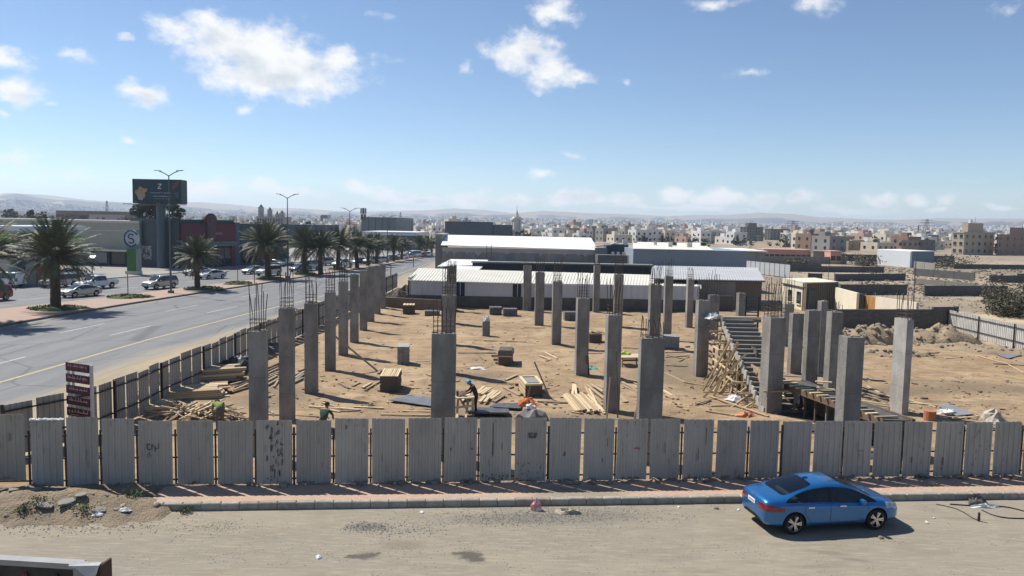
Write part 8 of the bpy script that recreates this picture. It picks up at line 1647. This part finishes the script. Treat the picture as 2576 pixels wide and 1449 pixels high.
for i, (px, py, r, lab) in enumerate(((212, 1302, .34, 'larger green weed at the foot of the earth bank'), (98, 1296, .34, 'green weed left of the larger one'), (58, 1304, .22, 'faint weed near the left edge'), (335, 1270, .36, 'sparse weed at the pavement end of the bank'), (468, 1290, .2, 'little weed at the foot of the kerb'))):
    p = G(px, py); s, t_ = st(p); p = uv(s, t_, max(0, bank_z(s, t_) if s < s_k0 else 0)); b = MB()
    for k in range(170): q = V((random.gauss(0, r * .5), random.gauss(0, r * .45), R_(.0, r * .65))); u = V((R_(-1, 1), R_(-1, 1), R_(0, 1.2))).normalized() * R_(.035, .08); v = V((R_(-1, 1), R_(-1, 1), R_(-.3, .5))).normalized() * .03; b.poly([q, q + u * .5 + v, q + u, q + u * .5 - v])
    tag(b.build('weed', M_WEED, None, p, fix=False), lab, 'weed')
# gravel
M_GRAV = mat('dark_gravel', (.17, .16, .14), (.27, .25, .215), scale=30)
gv = MB()
def gravel(px, py, rx, ry, n, smin, smax):
    for i in range(n):
        c = G(px + random.gauss(0, rx), py + abs(random.gauss(0, ry)) * random.choice((1, 1, -1)))
        if st(c)[1] > KT - .05: continue
        s_ = R_(smin, smax); o = len(gv.v); a = R_(0, 2)
        for q in range(4): t = a + q * PI / 2; gv.v.append(c + V((s_ * math.cos(t) * R_(.7, 1.2), s_ * math.sin(t) * R_(.7, 1.2), .001)))
        gv.v.append(c + V((R_(-.2, .2) * s_, R_(-.2, .2) * s_, s_ * R_(.5, 1))))
        for q in range(4): gv.f.append([o + q, o + (q + 1) % 4, o + 4]); gv.m.append(0)
gravel(1420, 1292, 130, 13, 1500, .01, .034); gravel(925, 1325, 30, 6, 300, .012, .04); gravel(1240, 1305, 90, 12, 600, .008, .03); gravel(1010, 1330, 60, 12, 420, .01, .03); gravel(1300, 1360, 420, 40, 1500, .006, .02); gravel(540, 1325, 60, 8, 300, .008, .022); gravel(200, 1320, 160, 12, 700, .01, .035)
tag(gv.build('gravel', M_GRAV, fix=False), kind='stuff')
gp = MB()
for i in range(1500):
    c = G(1530 + random.gauss(0, 85), 1243 + random.gauss(0, 8), .145); s, t_ = st(c)
    if not (KT + .25 < t_ < -.3): continue
    s_ = R_(.008, .026); gp.box(c + V((0, 0, s_ * .4)), (s_, s_ * 1.3, s_), R_(0, 3))
tag(gp.build('pavement_gravel', M_GRAV), kind='stuff')
# black cables lying at the right
def cable(lab, pts, r=.016): b = MB(); q = [G(*p, .02) for p in pts]; o = q[0]; cs = []
def smooth_pts(p, n=7):
    out = []
    for i in range(len(p) - 1):
        p0, p1, p2, p3 = p[max(0, i - 1)], p[i], p[i + 1], p[min(len(p) - 1, i + 2)]
        for k in range(n): t = k / n; out.append(.5 * ((2 * p1) + (p2 - p0) * t + (2 * p0 - 5 * p1 + 4 * p2 - p3) * t * t + (3 * p1 - p0 - 3 * p2 + p3) * t ** 3))
    return out + [p[-1]]
for lab, pts, r in (('black cable looping along the kerb at the right edge', [(2390, 1268), (2450, 1272), (2530, 1275), (2600, 1292), (2640, 1300)], .02), ('thin cable crossing the street towards the drain', [(2355, 1268), (2400, 1278), (2430, 1292), (2445, 1302), (2462, 1309)], .012), ('black cable curving down at the right edge', [(2470, 1283), (2500, 1296), (2540, 1303), (2620, 1304)], .018), ('dark wire curled on the kerb at the right', [(2430, 1243), (2445, 1236), (2455, 1245), (2470, 1240), (2440, 1252)], .02)):
    q = smooth_pts([G(a, b_, .02 if b_ > 1262 else .19) for a, b_ in pts]); o = q[0]; tag(MB().tube([p - o for p in q], r, 6).build('cable', M_BLACK, None, o), lab, 'cable')
crumple('junk', G(2455, 1266) + V((0, 0, 0)), .3, .18, .22, mat('dark_scrap', (.04, .04, .042), (.14, .13, .12), scale=9), n=10, jag=.5, tagv=('dark scrap lying against the kerb among the cables', 'scrap')); crumple('junk', G(2476, 1276), .4, .12, .1, M_WHITE, n=10, jag=.5, tagv=('white scraps beside the cables', 'scrap')); b = MB(); b.cyl((0, 0, 0), (0, 0, .28), .045, .03, 8); tag(b.build('peg', M_BLACK, None, G(2462, 1311)), 'small dark peg standing in the street at the right', 'peg')
# rubble along the foot of the fence on the pavement
fs_ = MB()
for i in range(160):
    s = R_(-9, 22); t_ = R_(-.4, .1); s_ = R_(.04, .16); fs_.box(uv(s, t_, .19 + s_ * .2), (s_ * R_(1, 1.8), s_, s_ * .7), rot=Euler((R_(-.5, .5), R_(-.5, .5), R_(0, 6))).to_matrix())
tag(fs_.build('fence_foot_stones', M_ROCK), kind='stuff')
for i in range(12):
    s = -8 + i * 2.5 + R_(-.8, .8); s_ = R_(.2, .38); o = link('stone', random.choice(ROCKS), None, uv(s, R_(-.35, .0), .2 + s_ * .1), (R_(-.4, .4), R_(-.4, .4), R_(0, 6)), (s_ * 1.3, s_, s_ * .6)); tag(o, '%s larger stone from the left along the foot of the street fence' % (ORD + ['twelfth'])[i], 'stone', 'stones at the foot of the street fence')

# ------------------------------------------------------------------ haze over the whole place
HZ = bpy.data.materials.new('haze_air'); HZ.use_nodes = True; ht = HZ.node_tree; ht.nodes.clear(); pv = ht.nodes.new('ShaderNodeVolumePrincipled'); pv.inputs['Color'].default_value = (.62, .76, .95, 1); pv.inputs['Density'].default_value = .00015; pv.inputs['Anisotropy'].default_value = .3; ho = ht.nodes.new('ShaderNodeOutputMaterial'); ht.links.new(pv.outputs[0], ho.inputs['Volume'])
hx = MB().box((0, 0, 72), (13200, 13200, 150)).build('haze', HZ); tag(hx, kind='stuff')
